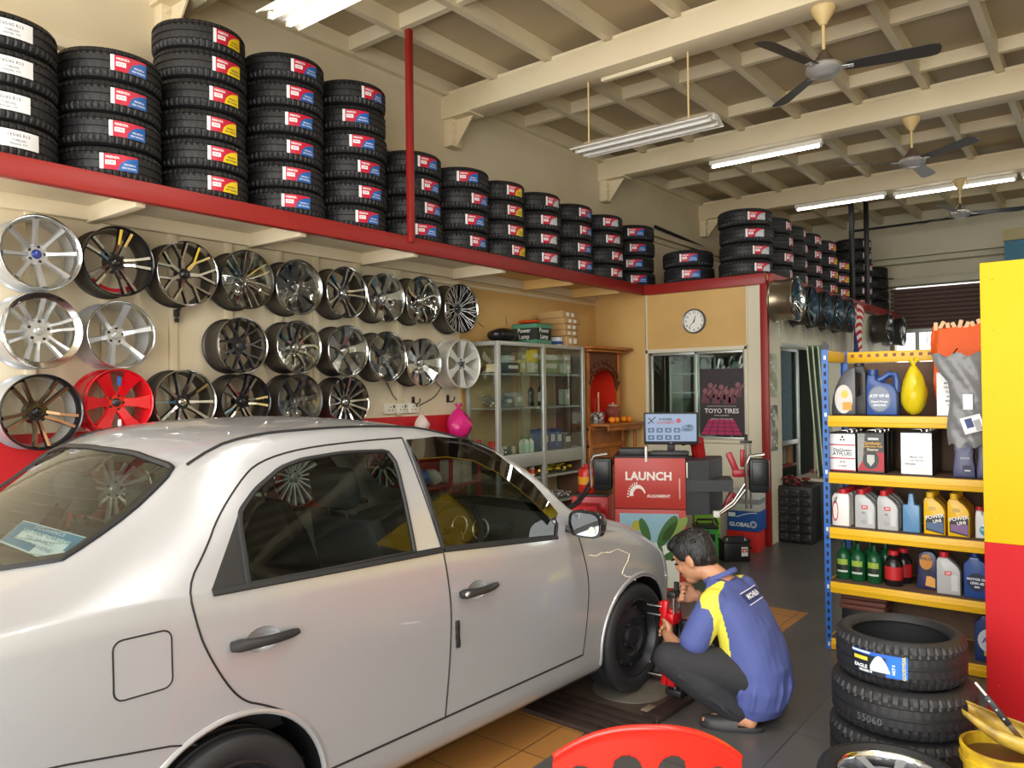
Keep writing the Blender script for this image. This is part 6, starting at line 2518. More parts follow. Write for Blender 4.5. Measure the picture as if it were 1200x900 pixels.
tin('white printed tin half behind the grey bag on the top shelf', (XU(1112), YF + .06, Z1), .19, .245, .1, '#D9DAD8', '#E6E6E4',
    text=[(t, 0, .86 - .1 * i, .09, '#5A5C62') for i, t in enumerate(('GENUINE OIL', 'MOTOR FLUID', 'TRANSMISSION', 'For automatic', 'use only with', 'approved units', 'see manual'))])
TRI = [[(0, .94), (.05, .9), (0, .86), (-.05, .9)], [(-.06, .86), (-.01, .82), (-.06, .80), (-.11, .82)], [(.06, .86), (.11, .82), (.06, .80), (.01, .82)]]
for k in range(3):
    pos = ['front', 'middle', 'rear'][k]
    tin('white tin with red stripes next to the rack post, %s of three' % pos, (XU(986), YF + .045 + k * .105, Z2), .15, .235, .095, '#2B2B2D', '#E4E4E4' if k == 0 else None,
        [(p, '#1E1E22') for p in TRI] + [(rec(-.48, .68, .48, .71), '#B8283C'), (rec(-.48, .33, .48, .36), '#B8283C'), (rec(-.48, .02, .48, .05), '#B8283C')] if k == 0 else (),
        [('DiaQueen', 0, .56, .17, '#3A3A3E'), ('ATFLUID', 0, .46, .19, '#2A2A2E'), ('SP III', 0, .25, .1, '#4A4A50'), ('4 LITRES', 0, .14, .09, '#7A6A74')] if k == 0 else (), 'white and red oil tins')
    tin('black and red tin with yellow lettering on the second shelf, %s of three' % pos, (XU(1019), YF + .05 + k * .105, Z2), .15, .24, .095, '#1A1A1C', '#18181A' if k == 0 else None,
        [(rec(-.49, .05, .49, .52), '#A81A28'), (ell_(0, .33, .3, .24), '#22302C'), ([(-.14, .45), (.14, .45), (.14, .28), (0, .16), (-.14, .28)], '#B8BCB4'), ([(-.49, .98), (-.2, .98), (-.3, .3), (-.49, .1)], '#8E9290'), (rec(-.1, .82, .3, .88), '#C8C8C8')] if k == 0 else (),
        [('Synthetic', .08, .74, .17, '#D8A83A'), ('Transmission Fluid', .06, .66, .1, '#D8A83A'), ('Dexron', .08, .58, .13, '#E6D8B0')] if k == 0 else (), 'black and red oil tins')
    tin('shiny white tin on the second shelf, %s of three' % pos, (XU(1070), YF + .05 + k * .105, Z2), .165, .25, .095, '#222224', '#E9ECEC' if k == 0 else None,
        [([(-.49, .02), (.49, .02), (.3, .2), (-.3, .2)], '#DDE2E2'), ([(-.49, .98), (.49, .98), (.3, .82), (-.3, .82)], '#F2F4F4')] if k == 0 else (),
        [('Motor Oil', 0, .42, .1, '#8A9094'), ('SAE 10W-30', 0, .34, .08, '#9AA0A4'), ('Genuine', -.2, .26, .1, '#5A6064')] if k == 0 else (), 'plain white oil tins')
for k in range(2):
    u = (1119, 1143)[k]
    oil('purple_oil_bottle', ['slate purple curvy oil bottle under the grey bag, left one', 'slate purple curvy oil bottle at the yellow panel edge'][k], (XU(u), YF + .05, Z2), .108, .215, .06, 'curve', '#4C4F74', None, 'slate purple oil bottles',
        [(ell_(.0, .78, .34, .15), '#7C80A4'), (rec(-.05, .14, .34, .32), '#2C2E48'), (rec(.02, .16, .3, .2), '#C8CAD8')], [('MULTI', 0, .82, .18, '#D8DAE8', 35), ('20W50', .05, .5, .14, '#C8CAD8', 0)])
for k in range(4):
    oil('white_oil_bottle', 'white oil bottle with red cap by the rack post, %s in its row' % ['first', 'second', 'third', 'last'][k], (XU(982), YF + .035 + k * .075, Z3), .1, .225, .065, 'straight', '#E6E4DE', '#C4202A', 'white red-capped oil bottles',
        [(ell_(-.3, .4, .18, .28), '#C42A34'), (ell_(-.3, .4, .13, .23), '#E6E4DE')] if k == 0 else (), [('Helix', -.28, .7, .22, '#2A2A2A', 72)] if k == 0 else ())
for j, u in enumerate((1011, 1037)):
    for k in range(3):
        oil('grey_oil_bottle', 'silver oil bottle with red cap, %s in the %s row' % (['first', 'second', 'third'][k], ['left', 'right'][j]), (XU(u), YF + .035 + k * .08, Z3), .112, .23, .07, 'slope', '#B4B6B6', '#C4202A', 'silver red-capped oil bottles',
            [(rec(-.15, .5, .15, .6), '#C8242E'), (rec(.15, .12, .4, .5), '#C6C8C8'), (ell_(-.05, .17, .16, .06), '#9EA0A0')] if k == 0 else (), [('3M', 0, .55, .16, '#F0E0E0', 0), ('OIL', -.05, .4, .12, '#6A6C6E', 0)] if k == 0 else ())
oil('blue_squeeze_bottle', 'plain steel blue squeeze bottle on the middle shelf', (XU(1063), YF + .04, Z3), .09, .225, .07, 'square', '#5C8CB4', None)
for j, u in enumerate((1088, 1113)):
    for k in range(3):
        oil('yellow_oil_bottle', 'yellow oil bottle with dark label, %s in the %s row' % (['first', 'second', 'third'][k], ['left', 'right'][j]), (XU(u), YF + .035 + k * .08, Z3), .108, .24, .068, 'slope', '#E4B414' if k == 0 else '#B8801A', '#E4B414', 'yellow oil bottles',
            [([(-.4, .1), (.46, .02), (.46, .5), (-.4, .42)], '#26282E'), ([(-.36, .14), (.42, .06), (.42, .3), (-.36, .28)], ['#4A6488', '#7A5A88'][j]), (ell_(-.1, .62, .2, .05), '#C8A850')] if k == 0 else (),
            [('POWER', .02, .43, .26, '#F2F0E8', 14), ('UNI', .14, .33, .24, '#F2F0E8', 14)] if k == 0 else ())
jug('small white jug with red cap and teal label on the middle shelf', (XU(1141), YF + .04, Z3), .11, .175, .07, '#D4D8D6', '#B01C28', False, [(ell_(.05, .28, .36, .2), '#3C8EA0'), (rec(-.2, .4, .4, .46), '#E6EAEA')], [('COOLANT', .05, .3, .12, '#E6F0F0')])
for j, (u, y) in enumerate(((982, .06), (1000, .05), (1019, .05), (990, .155), (1009, .155), (1027, .16))):
    o = bottle('green_coolant_bottle', ['green bottle nearest the rack post on the fourth shelf', 'middle front green bottle with a yellow-green label', 'right front green bottle with a yellow-green label', 'rear green bottle behind the two left ones', 'rear green bottle behind the two right ones', 'rear green bottle beside the red can'][j], 'bottle', (XU(u), YF + y, Z4), .043, .225, '#14502E', '#123E26', None, 'green bottles on the fourth shelf', .3)
    if j < 3:
        g = MB()
        n_ = 8
        for y0, y1, mi in ((.2, .55, 0), (.4, .55, 1), (.25, .4, 2)):
            vs = []
            for i in range(n_ + 1):
                a = -PI / 2 - .75 + 1.5 * i / n_
                rr_ = .0438 + .0003 * mi
                vs += [(rr_ * math.cos(a), rr_ * math.sin(a), y0 * .225), (rr_ * math.cos(a), rr_ * math.sin(a), y1 * .225)]
            g.add(vs, [(2 * i, 2 * i + 2, 2 * i + 3, 2 * i + 1) for i in range(n_)], mi)
        g.build('bottle_label', [cm('#C8D4C4', .5), cm('#8CA83A', .5), cm('#20281E', .5)], o, recalc=False)
for j, (u, y) in enumerate(((1041, .05), (1047, .16))):
    bottle('red_black_can', ['red and black can with red cap beside the green bottles', 'rear red and black can half hidden on the fourth shelf'][j], 'can', (XU(u), YF + y, Z4), .05, .205, '#1E1A1A', '#C4202A', '#B81E22', 'red and black cans', .5)
oil('navy_oil_bottle', 'navy curvy oil bottle with orange print on the fourth shelf', (XU(1078), YF + .08, Z4), .112, .22, .06, 'curve', '#2A2E52', None, None,
    [(ell_(-.06, .72, .3, .2), '#C8842E'), ([(-.1, .1), (.36, .06), (.36, .3), (-.02, .4)], '#D89A4A'), (ell_(.04, .44, .2, .09), '#1A1C30')], [('POLO', -.05, .8, .2, '#3A2A4A', 0)])
oil('grey_oil_bottle', 'single silver oil bottle with red cap on the fourth shelf', (XU(1102), YF + .03, Z4), .118, .235, .075, 'slope', '#B4B6B6', '#C4202A', None,
    [(rec(-.15, .46, .15, .56), '#C8242E'), (rec(.12, .1, .4, .48), '#C6C8C8')], [('3M', 0, .51, .16, '#F0E0E0', 0)])
oil('blue_oil_bottle', 'blue oil bottle with dark round label on the fourth shelf', (XU(1131), YF + .03, Z4), .128, .25, .08, 'round', '#27488A', '#1E3A74', None,
    [(ell_(0, .36, .38, .2), '#16203C')], [('MOTOR OIL', .0, .42, .14, '#DCE2EC', 0), ('10W-40', 0, .33, .16, '#DCE2EC', 0), ('SEMI', 0, .25, .1, '#DCE2EC', 0)])
oil('purple_oil_bottle', 'slate purple oil bottle cut off by the red panel edge', (XU(1157), YF + .03, Z4), .11, .24, .07, 'curve', '#3E4478', None, None, [(ell_(0, .4, .3, .22), '#22264A')], [('UNI', 0, .42, .2, '#C8CAD8', 0)])
# bottom shelf
for k in range(3):
    g = MB()
    g.box((0, 0, 0), (.26, .24, .028), b=.006)
    g.box((0, 0, .016), (.22, .2, .004), 1)
    tag(g.build('brown_tray', [cm('#7A4A3C', .6), cm('#5A3428', .6)], loc=(XU(995) + .03, YF + .2, Z5 + .165 + k * .0325), rot=(0, 0, R_(3 * k))), '%s of the brown trays on the rack bottom shelf' % ['lowest', 'middle', 'topmost'][k], 'tray', 'brown trays on the rack')
g = MB()
g.box((0, 0, .075), (.24, .22, .148), b=.008)
g.box((0, -.112, .08), (.16, .006, .06), 1, b=.002)
tag(g.build('dark_crate', [M_DARK, cm('#4A4A48', .5)], loc=(XU(995) + .03, YF + .2, Z5)), 'dark crate carrying the brown trays on the bottom shelf', 'crate')
oil('blue_oil_bottle', 'blue jug-like bottle with pale label at the rack bottom right', (XU(1143), YF + .04, Z5), .15, .28, .09, 'round', '#22386E', '#182850', None, [(ell_(0, .42, .4, .24), '#C4CCD4'), (rec(-.2, .12, .36, .2), '#C8B04A')], [('ATF', 0, .42, .3, '#2A3C70', 0)])

# orange sack and grey packaged bag
sk = thing('orange_sack', 'big orange woven sack standing behind the white tin', 'sack', (XU(1113), YF + .245, Z1))
g = MB()
rings = []
for i in range(12):
    t = i / 11
    z = .52 * t
    wv = .16 * (1 + .05 * math.sin(t * 9)) * (1 - .06 * t) * min(1, .62 + 1.1 * t)
    dv = .095 * (1 - .55 * t ** 3)
    rings.append([Vector((wv * math.copysign(abs(math.cos(a)) ** .45, math.cos(a)) + .006 * math.sin(5 * a + 9 * t), dv * math.copysign(abs(math.sin(a)) ** .6, math.sin(a)) + .006 * math.sin(7 * a - 7 * t), z + (.012 * math.sin(4 * a) if i == 11 else 0))) for a in [2 * PI * k / 28 for k in range(28)]])
g.loft(rings)
g.build('sack_body', cm('#D8581C', .6, bump=.4, bscale=150), sk, 28)
g = MB()
for k in range(9):
    x = -.13 + k * .032
    g.box((x, -.035, .525 + .008 * math.sin(k * 2)), (.022, .012, .05), rot=(0, .5 * math.sin(k * 1.7), 0), b=.003)
g.build('sack_stitching', cm('#D8B48A', .7), sk)
gbg = thing('grey_plastic_bag', 'wrinkled grey packaging bag hanging in front of the rack shelves', 'bag', (XU(1123) - .0, RY0 - .06, 1.27))
g = MB()
NX, NZ = 14, 26


def bag(i, j, s):
    t = j / NZ
    x0 = -.07 - .075 * max(0, (t - .72) / .28) ** .7 - .008 * math.sin(t * 9)
    x1 = .105 + .0 * t
    x = x0 + (x1 - x0) * i / NX
    e = math.sin(PI * i / NX) ** .5
    y = s * (.022 * e + .004) + .004 * math.sin(x * 70 + t * 22) * e + .003 * math.sin(x * 34 - t * 60) * e + .002 * math.sin(x * 110 + t * 90) * e
    return Vector((x, y, .5 * t + .012 * math.sin(i * 1.1) * (1 if j in (0, NZ) else 0)))


for s in (-1, 1):
    g.add([bag(i, j, s) for i in range(NX + 1) for j in range(NZ + 1)], [(i * (NZ + 1) + j, (i + 1) * (NZ + 1) + j, (i + 1) * (NZ + 1) + j + 1, i * (NZ + 1) + j + 1) for i in range(NX) for j in range(NZ)])
o = g.build('bag_body', cm('#77787A', .28), gbg, 60)
g = MB()
M = frame((.03, -.041, .24), (1, 0, 0), (0, 0, 1))
g.add([M @ Vector((x, y, 0)) for x, y in rec(-.023, -.042, .023, .042)], [(0, 1, 2, 3)])
g.build('white_tag', M_STW, gbg, recalc=False)
g = MB()
for cxx, czz, w_, h_, rz_, ms_ in ((.05, .12, .10, .09, .3, 0), (.035, .125, .035, .05, .3, 1)):
    M = frame((cxx, -.041 - ms_ * .002, czz), (1, 0, 0), (0, 0, 1)) @ Matrix.Rotation(rz_, 4, 'Z')
    g.add([M @ Vector((x, y, 0)) for x, y in rec(-w_ / 2, -h_ / 2, w_ / 2, h_ / 2)], [(0, 1, 2, 3)], ms_)
for k in range(5):
    M = frame((.075, -.0425, .115), (1, 0, 0), (0, 0, 1)) @ Matrix.Rotation(.3, 4, 'Z')
    g.add([M @ Vector((x, y, 0)) for x, y in rec(-.012 + k * .006, -.03, -.009 + k * .006, .03)], [(0, 1, 2, 3)], 2)
g.build('white_label', [M_STW, cm('#2C3C78', .5), cm('#4A4A4E', .5)], gbg, recalc=False)
g = MB()
g.tube([(-.05, .01, .49), (-.04, .05, .52), (-.03, .066, .535)], .004, 6)
g.build('hanging_string', M_RUBS, gbg)

# ---------------------------------------------------------------- yellow and red painted partition
g = MB()
g.box((1.06, 4.08, 1.522), (3.092, .05, 1.264), 0, b=.003)
g.box((1.06, 4.08, .445), (3.092, .05, .89), 1, b=.003)
for x in (-.44, .3, 1.0, 1.8):
    for z in (.25, .62, 1.0, 1.25, 1.55, 1.85, 2.08):
        g.cyl((x, 4.0555, z), (x, 4.051, z), .006, n=8, mi=0 if z > .89 else 1)
struct(g.build('wall_partition', [mat('yellow_panel_paint', '#CFAA0A', .6, noise=.1, nscale=1.2, spec=.3), mat('red_panel_paint', '#B0151B', .65, noise=.1, nscale=1.2, spec=.25)]), 'partition panel painted yellow above and red below', 'partition')
g = MB()
g.box((.6, 13.0, 1.8), (3.6, 1.0, 3.55), 0)
g.box((.6, 13.0, 3.66), (3.62, 1.04, .16), 1)
struct(g.build('wall_booth', [cm('#1E6A86', .5), cm('#A89E72', .6)]), 'teal painted booth in the rear of the shop', 'wall')

# ---------------------------------------------------------------- tyre stack, lying wheel and bucket
SK = (-.745, 3.60)
top = None
for i, (R, dx, dy, lab) in enumerate(((.285, 0, .0, 'bottom tyre of the floor stack by the red panel'), (.278, .004, -.004, 'middle tyre of the floor stack by the red panel'), (.252, -.004, .004, 'top tyre of the floor stack with a blue label'))):
    o = link('tyre', tyre_mesh(R, .186, 192, .74 if i == 2 else .68), None, (SK[0] + dx, SK[1] + dy, .0955 + i * .19), (0, 0, i * .7))
    tag(o, lab, 'tyre', 'three tyres stacked on the floor')
    if i == 1:
        g = MB()
        for k, ch in enumerate('55060'):
            a0 = R_(-113) + k * .075
            vs, fs = textverts(ch, .04)
            g.add([Vector(((R + .001) * math.cos(a0 + v.x / R), (R + .001) * math.sin(a0 + v.x / R), -.03 + v.y)) for v in vs], fs)
        d = g.build('chalk_mark', cm('#5C5C60', .7), o, recalc=False)
        d.rotation_euler.z = -o.rotation_euler.z
    if i == 0:
        g = MB()
        for t, a, z, s in (('Continental', -77, .045, .028), ('ComfortContact', -66, .015, .03)):
            vs, fs = textverts(t, s, .0006)
            a0 = R_(a)
            g.add([Vector(((R + .0012) * math.cos(a0 + v.x / R), (R + .0012) * math.sin(a0 + v.x / R), z + v.y)) for v in vs], fs)
        g.add([Vector(((R + .001) * math.cos(R_(-66) + x / R), (R + .001) * math.sin(R_(-66) + x / R), z)) for x, z in rec(-.02, -.05, .11, -.012)], [(0, 1, 2, 3)])
        d = g.build('yellow_lettering', cm('#E0C21E', .5), o, recalc=False)
        d.rotation_euler.z = -o.rotation_euler.z
    if i == 2:
        g = MB()

        def C2(x, y, dd, R=R):
            a = R_(-97) + x / R
            return Vector(((R + .002 + dd) * math.cos(a), (R + .002 + dd) * math.sin(a), y))

        def strip2(x0, x1, y0, y1, dd, mi, n=8, yf=None):
            vs = []
            for i_ in range(n + 1):
                x = x0 + (x1 - x0) * i_ / n
                vs += [C2(x, y0, dd), C2(x, y1 if yf is None else yf(i_ / n), dd)]
            g.add(vs, [(2 * i_, 2 * i_ + 2, 2 * i_ + 3, 2 * i_ + 1) for i_ in range(n)], mi)
        strip2(-.11, .11, -.045, .045, 0, 0, 14)
        strip2(-.11, .03, -.045, .03, .0005, 1, 10)
        strip2(-.03, .05, -.03, .03, .001, 2, 10, lambda t: -.03 + .065 * math.sin(PI * min(1, t * .9 + .1)))
        strip2(.04, .11, -.04, .04, .001, 3)
        strip2(-.1, -.04, .005, .02, .001, 4)
        strip2(-.11, -.03, .035, .042, .001, 5)
        for t, x, y, s, mi, ro in (('EAGLE', -.07, -.02, .02, 5, 0), ('GOODYEAR', .097, 0, .017, 4, 90), ('NCT 5', .06, -.01, .014, 5, 90), ('185/60R14', -.05, -.036, .013, 5, 0)):
            vs, fs = textverts(t, s, .0005)
            q3 = [Matrix.Rotation(R_(ro), 3, 'Z') @ Vector((v.x, v.y, 0)) for v in vs]
            g.add([C2(x + v.x, y + v.y, .0015) for v in q3], fs, mi)
        d = g.build('sticker', [cm('#2C62C0', .4), cm('#15202A', .4), cm('#C8D4D4', .4), cm('#2470D0', .4), cm('#E0C83A', .4), cm('#EEF2F4', .4)], o, recalc=False)
        d.rotation_euler.z = -o.rotation_euler.z
wl_ = thing('alloy_wheel', 'tyre with silver alloy rim lying flat on the floor in front', 'wheel', (-.667, 3.035, .1075))
link('tyre', tyre_mesh(.252, .21, 192, .7), wl_, (0, 0, 0))
tmp = thing('tmp', None, None)
rim_parts(tmp, .182, .16, 7, 'single', M_SILV, M_GUN, M_SILV, M_CHROME, M_GUN, lipw=.06, zh=.12, hub=.05)
for c in list(tmp.children):
    c.parent = wl_
    c.location = (0, 0, -.075)
bpy.data.objects.remove(tmp)
M_BUCK = mat('stained_yellow_bucket', '#D8B422', .5, noise=.75, nscale=9, dark='#7A5414')
bk = thing('yellow_bucket', 'stained yellow plastic bucket beside the floor tyre stack', 'bucket', (-.348, 3.252, 0))
MB().lathe([(0, .004), (.1, .004), (.104, .0), (.108, .02), (.122, .24), (.132, .242), (.134, .262), (.126, .264), (.127, .29), (.132, .292), (.132, .302), (.122, .302), (.118, .25), (.098, .012), (0, .012)], 40).build('bucket_body', M_BUCK, bk)
MB().lathe([(0, .262), (.117, .262)], 30).build('bucket_contents', cm('#5A3C22', .4), bk)
sp = thing('scoop_container', 'cut-open yellowed oil container lying on the bucket', 'scoop', (-.352, 3.23, .312), (R_(0), R_(11), R_(0)))
g = MB()
rings = []
for i in range(10):
    t = i / 9
    x = -.125 + .24 * t
    r = .03 + .052 * math.sin(PI * (.12 + .6 * t)) ** .8
    rings.append([Vector((x + .012 * math.cos(a) * (1 - t), r * math.sin(a), .062 + r * .75 * -math.cos(a) * (.6 + .3 * t) + .055 * max(0, .45 - t))) for a in [R_(-118 + 236 * k / 16) for k in range(17)]])
g.loft(rings, cap=False, closed=False)
o = g.build('scoop_shell', mat('dirty_clear_plastic', '#B8993A', .35, noise=.8, nscale=12, dark='#6E5220'), sp)
sm_ = o.modifiers.new('thickness', 'SOLIDIFY')
sm_.thickness = .004
g = MB()
g.lathe([(0, 0), (.03, .005), (.04, .03)], 14, M=Matrix.Translation((.115, 0, .06)) @ Matrix.Rotation(-PI / 2, 4, 'Y'))
g.build('scoop_end', cm('#B8A070', .4), sp)
kn = thing('scraper_knife', 'knife with black riveted handle lying in the cut container', 'knife', (-.335, 3.21, .42), (R_(0), R_(-38), R_(10)))
g = MB()
g.box((0, 0, .03), (.022, .012, .115), b=.004)
g.build('knife_handle', M_DARK, kn)
for z in (0, .035, .07):
    g = MB()
    g.cyl((0, -.0065, z), (0, .0065, z), .004, n=8)
    g.build('rivet', M_STEEL, kn)
g = MB()
g.box((0, 0, -.05), (.018, .0025, .06))
g.build('knife_blade', M_STEEL, kn)
g = MB()
g.tube([(-.45, 3.44, .45), (-.30, 3.34, .325), (-.12, 3.27, .15)], .0045, 6)
tag(g.build('white_rod', cm('#E8E4E0', .5)), 'thin white rod leaning across the bucket and tyre stack', 'rod')

# ---------------------------------------------------------------- turn plate and wheel clamp at the front wheel
tp = thing('turn_plate_ramp', 'dark slatted turn plate ramp under the front wheel', 'ramp', (-2.07, 3.48, 0), -A_CAR)
M_RAMP = mat('dark_oily_timber', '#33251F', .6, noise=.5, nscale=8, dark='#1A1310', stretch=(1, 6, 1))
for k in range(4):
    g = MB()
    g.box((.0, -.43 + k * .075, .014), (.66, .066, .026), b=.004)
    g.build('ramp_slat', M_RAMP, tp)
for x, w_ in ((-.30, .06), (.29, .09)):
    g = MB()
    g.box((x, .08, .012), (w_, .5, .024), b=.004)
    g.build('ramp_rail', M_RAMP, tp)
g = MB()
g.box((0, .36, .012), (.66, .07, .024), b=.004)
g.build('ramp_rail', M_RAMP, tp)
g = MB()
g.box((0, .1, .0035), (.54, .46, .006))
g.build('ramp_bed', cm('#4A3E34', .6), tp)
g = MB()
g.lathe([(0, .012), (.2, .012), (.205, .009), (.205, .0065)], 48, M=Matrix.Translation((0, .13, 0)))
g.build('turn_disc', cm('#8A8478', .4, .6), tp)
g = MB()
g.box((.235, -.06, .017), (.07, .08, .008), b=.002)
g.build('lock_plate', cm('#8A7A68', .5), tp)
# ---------------------------------------------------------------- ceiling fans
M_CONE = mat('yellowed_plastic_cone', '#D9BE86', .45)
M_FBLADE = mat('dark_fan_blade', '#4A4744', .4, .3)
M_FMOT = mat('fan_motor_steel', '#C6C6C4', .35, .6)


def fan(label, x, y, a0):
    o = thing('ceiling_fan', label, 'fan', (x, y, 4.1), R_(a0), 'ceiling fans under the beams')
    g = MB()
    g.lathe([(0, 0), (.075, 0), (.078, -.012), (.06, -.05), (.026, -.105), (.02, -.115), (0, -.115)], 28)
    g.build('canopy', M_CONE, o)
    g = MB()
    g.cyl((0, 0, -.1), (0, 0, -.33), .0115, n=12)
    g.build('down_rod', M_CONE, o)
    g = MB()
    g.lathe([(.018, -.28), (.03, -.3), (.062, -.35), (.075, -.372), (.07, -.376)], 28)
    g.build('motor_shroud', cm('#5A4A40', .5), o)
    g = MB()
    g.lathe([(.06, -.37), (.095, -.375), (.112, -.39), (.115, -.415), (.1, -.435), (.07, -.447), (.062, -.455), (.03, -.458), (0, -.458)], 36)
    g.lathe([(.045, -.4575), (.05, -.461), (.055, -.4575)], 28)
    g.build('motor', M_FMOT, o)
    for k in range(3):
        g = MB()
        T = Matrix.Rotation(2 * PI * k / 3, 4, 'Z')
        out = [(.13, -.042), (.62, -.062), (.665, -.05), (.68, -.02), (.68, .03), (.66, .058), (.62, .066), (.13, .048)]
        n_ = len(out)
        vs = []
        for zz in (0, .004):
            for px, py in out:
                vs.append(T @ Vector((px, py, -.405 + py * -.22 + zz + .012 * (px - .13))))
        g.add(vs, [tuple(range(n_))[::-1], tuple(range(n_, 2 * n_))] + [(i, (i + 1) % n_, n_ + (i + 1) % n_, n_ + i) for i in range(n_)])
        b = g.build('blade', M_FBLADE, o)
        g = MB()
        g.box((0, 0, 0), (.1, .05, .006), b=.002)
        g.v = [T @ (v + Vector((.13, .0, -.41))) for v in g.v]
        for dx in (.1, .15):
            p = T @ Vector((dx, 0, -.405))
            g.cyl(p, p + Vector((0, 0, -.012)), .007, n=8)
        g.build('blade_bracket', M_FMOT, b)
    return o


fan('nearest dark-bladed ceiling fan hanging from the near beam', -1.49, 5.25, 14)
fan('middle ceiling fan with an orange-stained cone on the second beam', -1.48, 7.95, -33)
fan('farthest ceiling fan in front of the shop rear wall', -1.48, 10.75, 20)

# ---------------------------------------------------------------- fluorescent fittings


def tube_lamp(label, x0, x1, y, z, lit, tubes, shade, rods=0.):
    o = thing('fluorescent_lamp', label, 'lamp', ((x0 + x1) / 2, y, z), 0, 'fluorescent lamps under the ceiling beams')
    L = x1 - x0
    g = MB()
    g.box((0, 0, .03), (L, .07, .05), b=.006)
    g.build('lamp_housing', M_WHITE, o)
    if shade:
        for s in (-1, 1):
            g = MB()
            g.prism([(s * .03, .05), (s * .14, .0), (s * .14, -.005), (s * .145, .002), (s * .03, .058)], -L / 2, L / 2, M=frame((0, 0, 0), (0, 1, 0), (0, 0, 1)))
            g.build('reflector', M_WHITE, o)
    offs = [(-.06), (.06)] if tubes == 2 else [0]
    for dy in offs:
        g = MB()
        zt = -.005 if tubes == 2 else -.012
        g.cyl((-L / 2 + .03, dy, zt), (L / 2 - .03, dy, zt), .014, n=14)
        t = g.build('tube', M_TUBE if lit else M_TUBEOFF, o)
        for s in (-1, 1):
            g = MB()
            g.box((s * (L / 2 - .018), dy, zt + .008), (.022, .03, .045), b=.004)
            g.build('tube_holder', cm('#C8C4B8', .5), t)
    if rods:
        for s in (-.42, .32):
            g = MB()
            g.cyl((s * L, -.0, .05), (s * L, .0, .05 + rods), .007, n=8)
            g.build('hanging_rod', M_CONE, o)
    return o


tube_lamp('lit twin-tube lamp with white reflector above the six-high tyre stacks', -3.74, -2.52, 2.62, 3.73, True, 2, True, .32)
tube_lamp('unlit twin-tube lamp hanging on rods below the near beam', -3.44, -2.26, 5.29, 3.54, False, 2, True, .51)
g = MB()
g.box((-2.9, 5.29, 4.08), (.62, .05, .03), b=.003)
struct(g.build('trim_9', M_JOIST), 'small timber holding the unlit lamp rods', 'trim')
tube_lamp('lit tube lamp fixed under the second beam', -3.5, -2.3, 8.02, 4.05, True, 1, False)
tube_lamp('lit tube lamp under the third beam above the roof tyres', -3.45, -2.3, 10.72, 4.05, True, 1, False)
tube_lamp('lit tube lamp under the third beam at the far fan', -2.24, -.9, 10.86, 4.05, True, 1, False)
tube_lamp('lit tube lamp under the third beam, farthest along it', -.86, .4, 10.86, 4.05, True, 1, False)
# black cable drooping across the rear
g = MB()
P = [(-3.4 + i * .35, 13.2 - .012 * i, 4.12 - .07 * math.sin(PI * i / 14) + .012 * i) for i in range(15)]
g.tube(P, .018, 6)
tag(g.build('overhead_cable', M_RUBS), 'thick black cable slung across the rear under the ceiling', 'cable')
g = MB()
g.tube([(XW + .03, 9.2, 3.76), (XW + .03, 10.0, 3.73), (XW + .03, 10.7, 3.69)], .022, 8)
g.tube([(XW + .03, 9.2, 3.66), (XW + .03, 10.0, 3.64), (XW + .03, 10.7, 3.62)], .014, 8)
tag(g.build('wall_pipe', M_DARK), 'dark pipe run along the upper wall beyond the shelf', 'pipe')

# ---------------------------------------------------------------- red plastic chair in front
M_CHAIR = mat('red_chair_plastic', '#DE2A1C', .28, coat=.3)
ch = thing('plastic_chair', 'glossy red plastic chair with slotted back in the foreground', 'chair', (-.893, 1.618, 0), R_(36))


def chair_back():
    NX_, NZ_ = 150, 110
    g = MB()

    def arc(x):
        return .86 - .10 * (abs(x) / .215) ** 2.3

    def pt(i, j):
        x = -.215 + .43 * i / NX_
        z = .44 + (arc(x) - .44) * j / NZ_
        return Vector((x * (1 - .06 * (1 - j / NZ_)), -.055 * (1 - (x / .215) ** 2) - .16 * (z - .44) - .012 * max(0, (j / NZ_ - .93) / .07) ** 2, z))
    for i in range(NX_ + 1):
        for j in range(NZ_ + 1):
            g.v.append(pt(i, j))
    for i in range(NX_):
        for j in range(NZ_):
            x = -.215 + .43 * (i + .5) / NX_
            z = .44 + (arc(x) - .44) * (j + .5) / NZ_
            hole = False
            for cx_ in (-.147, -.05, .05, .147):
                hw_ = .032
                top = arc(cx_) - .068
                bot = .53
                if abs(x - cx_) < hw_ and bot < z < top:
                    dx = abs(x - cx_)
                    if z > top - hw_ and dx ** 2 + (z - (top - hw_)) ** 2 > hw_ ** 2:
                        continue
                    if z < bot + hw_ and dx ** 2 + (z - (bot + hw_)) ** 2 > hw_ ** 2:
                        continue
                    hole = True
            if not hole:
                g.f.append((i * (NZ_ + 1) + j, (i + 1) * (NZ_ + 1) + j, (i + 1) * (NZ_ + 1) + j + 1, i * (NZ_ + 1) + j + 1))
                g.m.append(0)
    o = g.build('backrest', M_CHAIR, ch, 60)
    a = o.modifiers.new('thick', 'SOLIDIFY')
    a.thickness = .012
    a.offset = 0
    b2_ = o.modifiers.new('relax', 'LAPLACIANSMOOTH')
    b2_.iterations = 12
    b2_.lambda_factor = .3


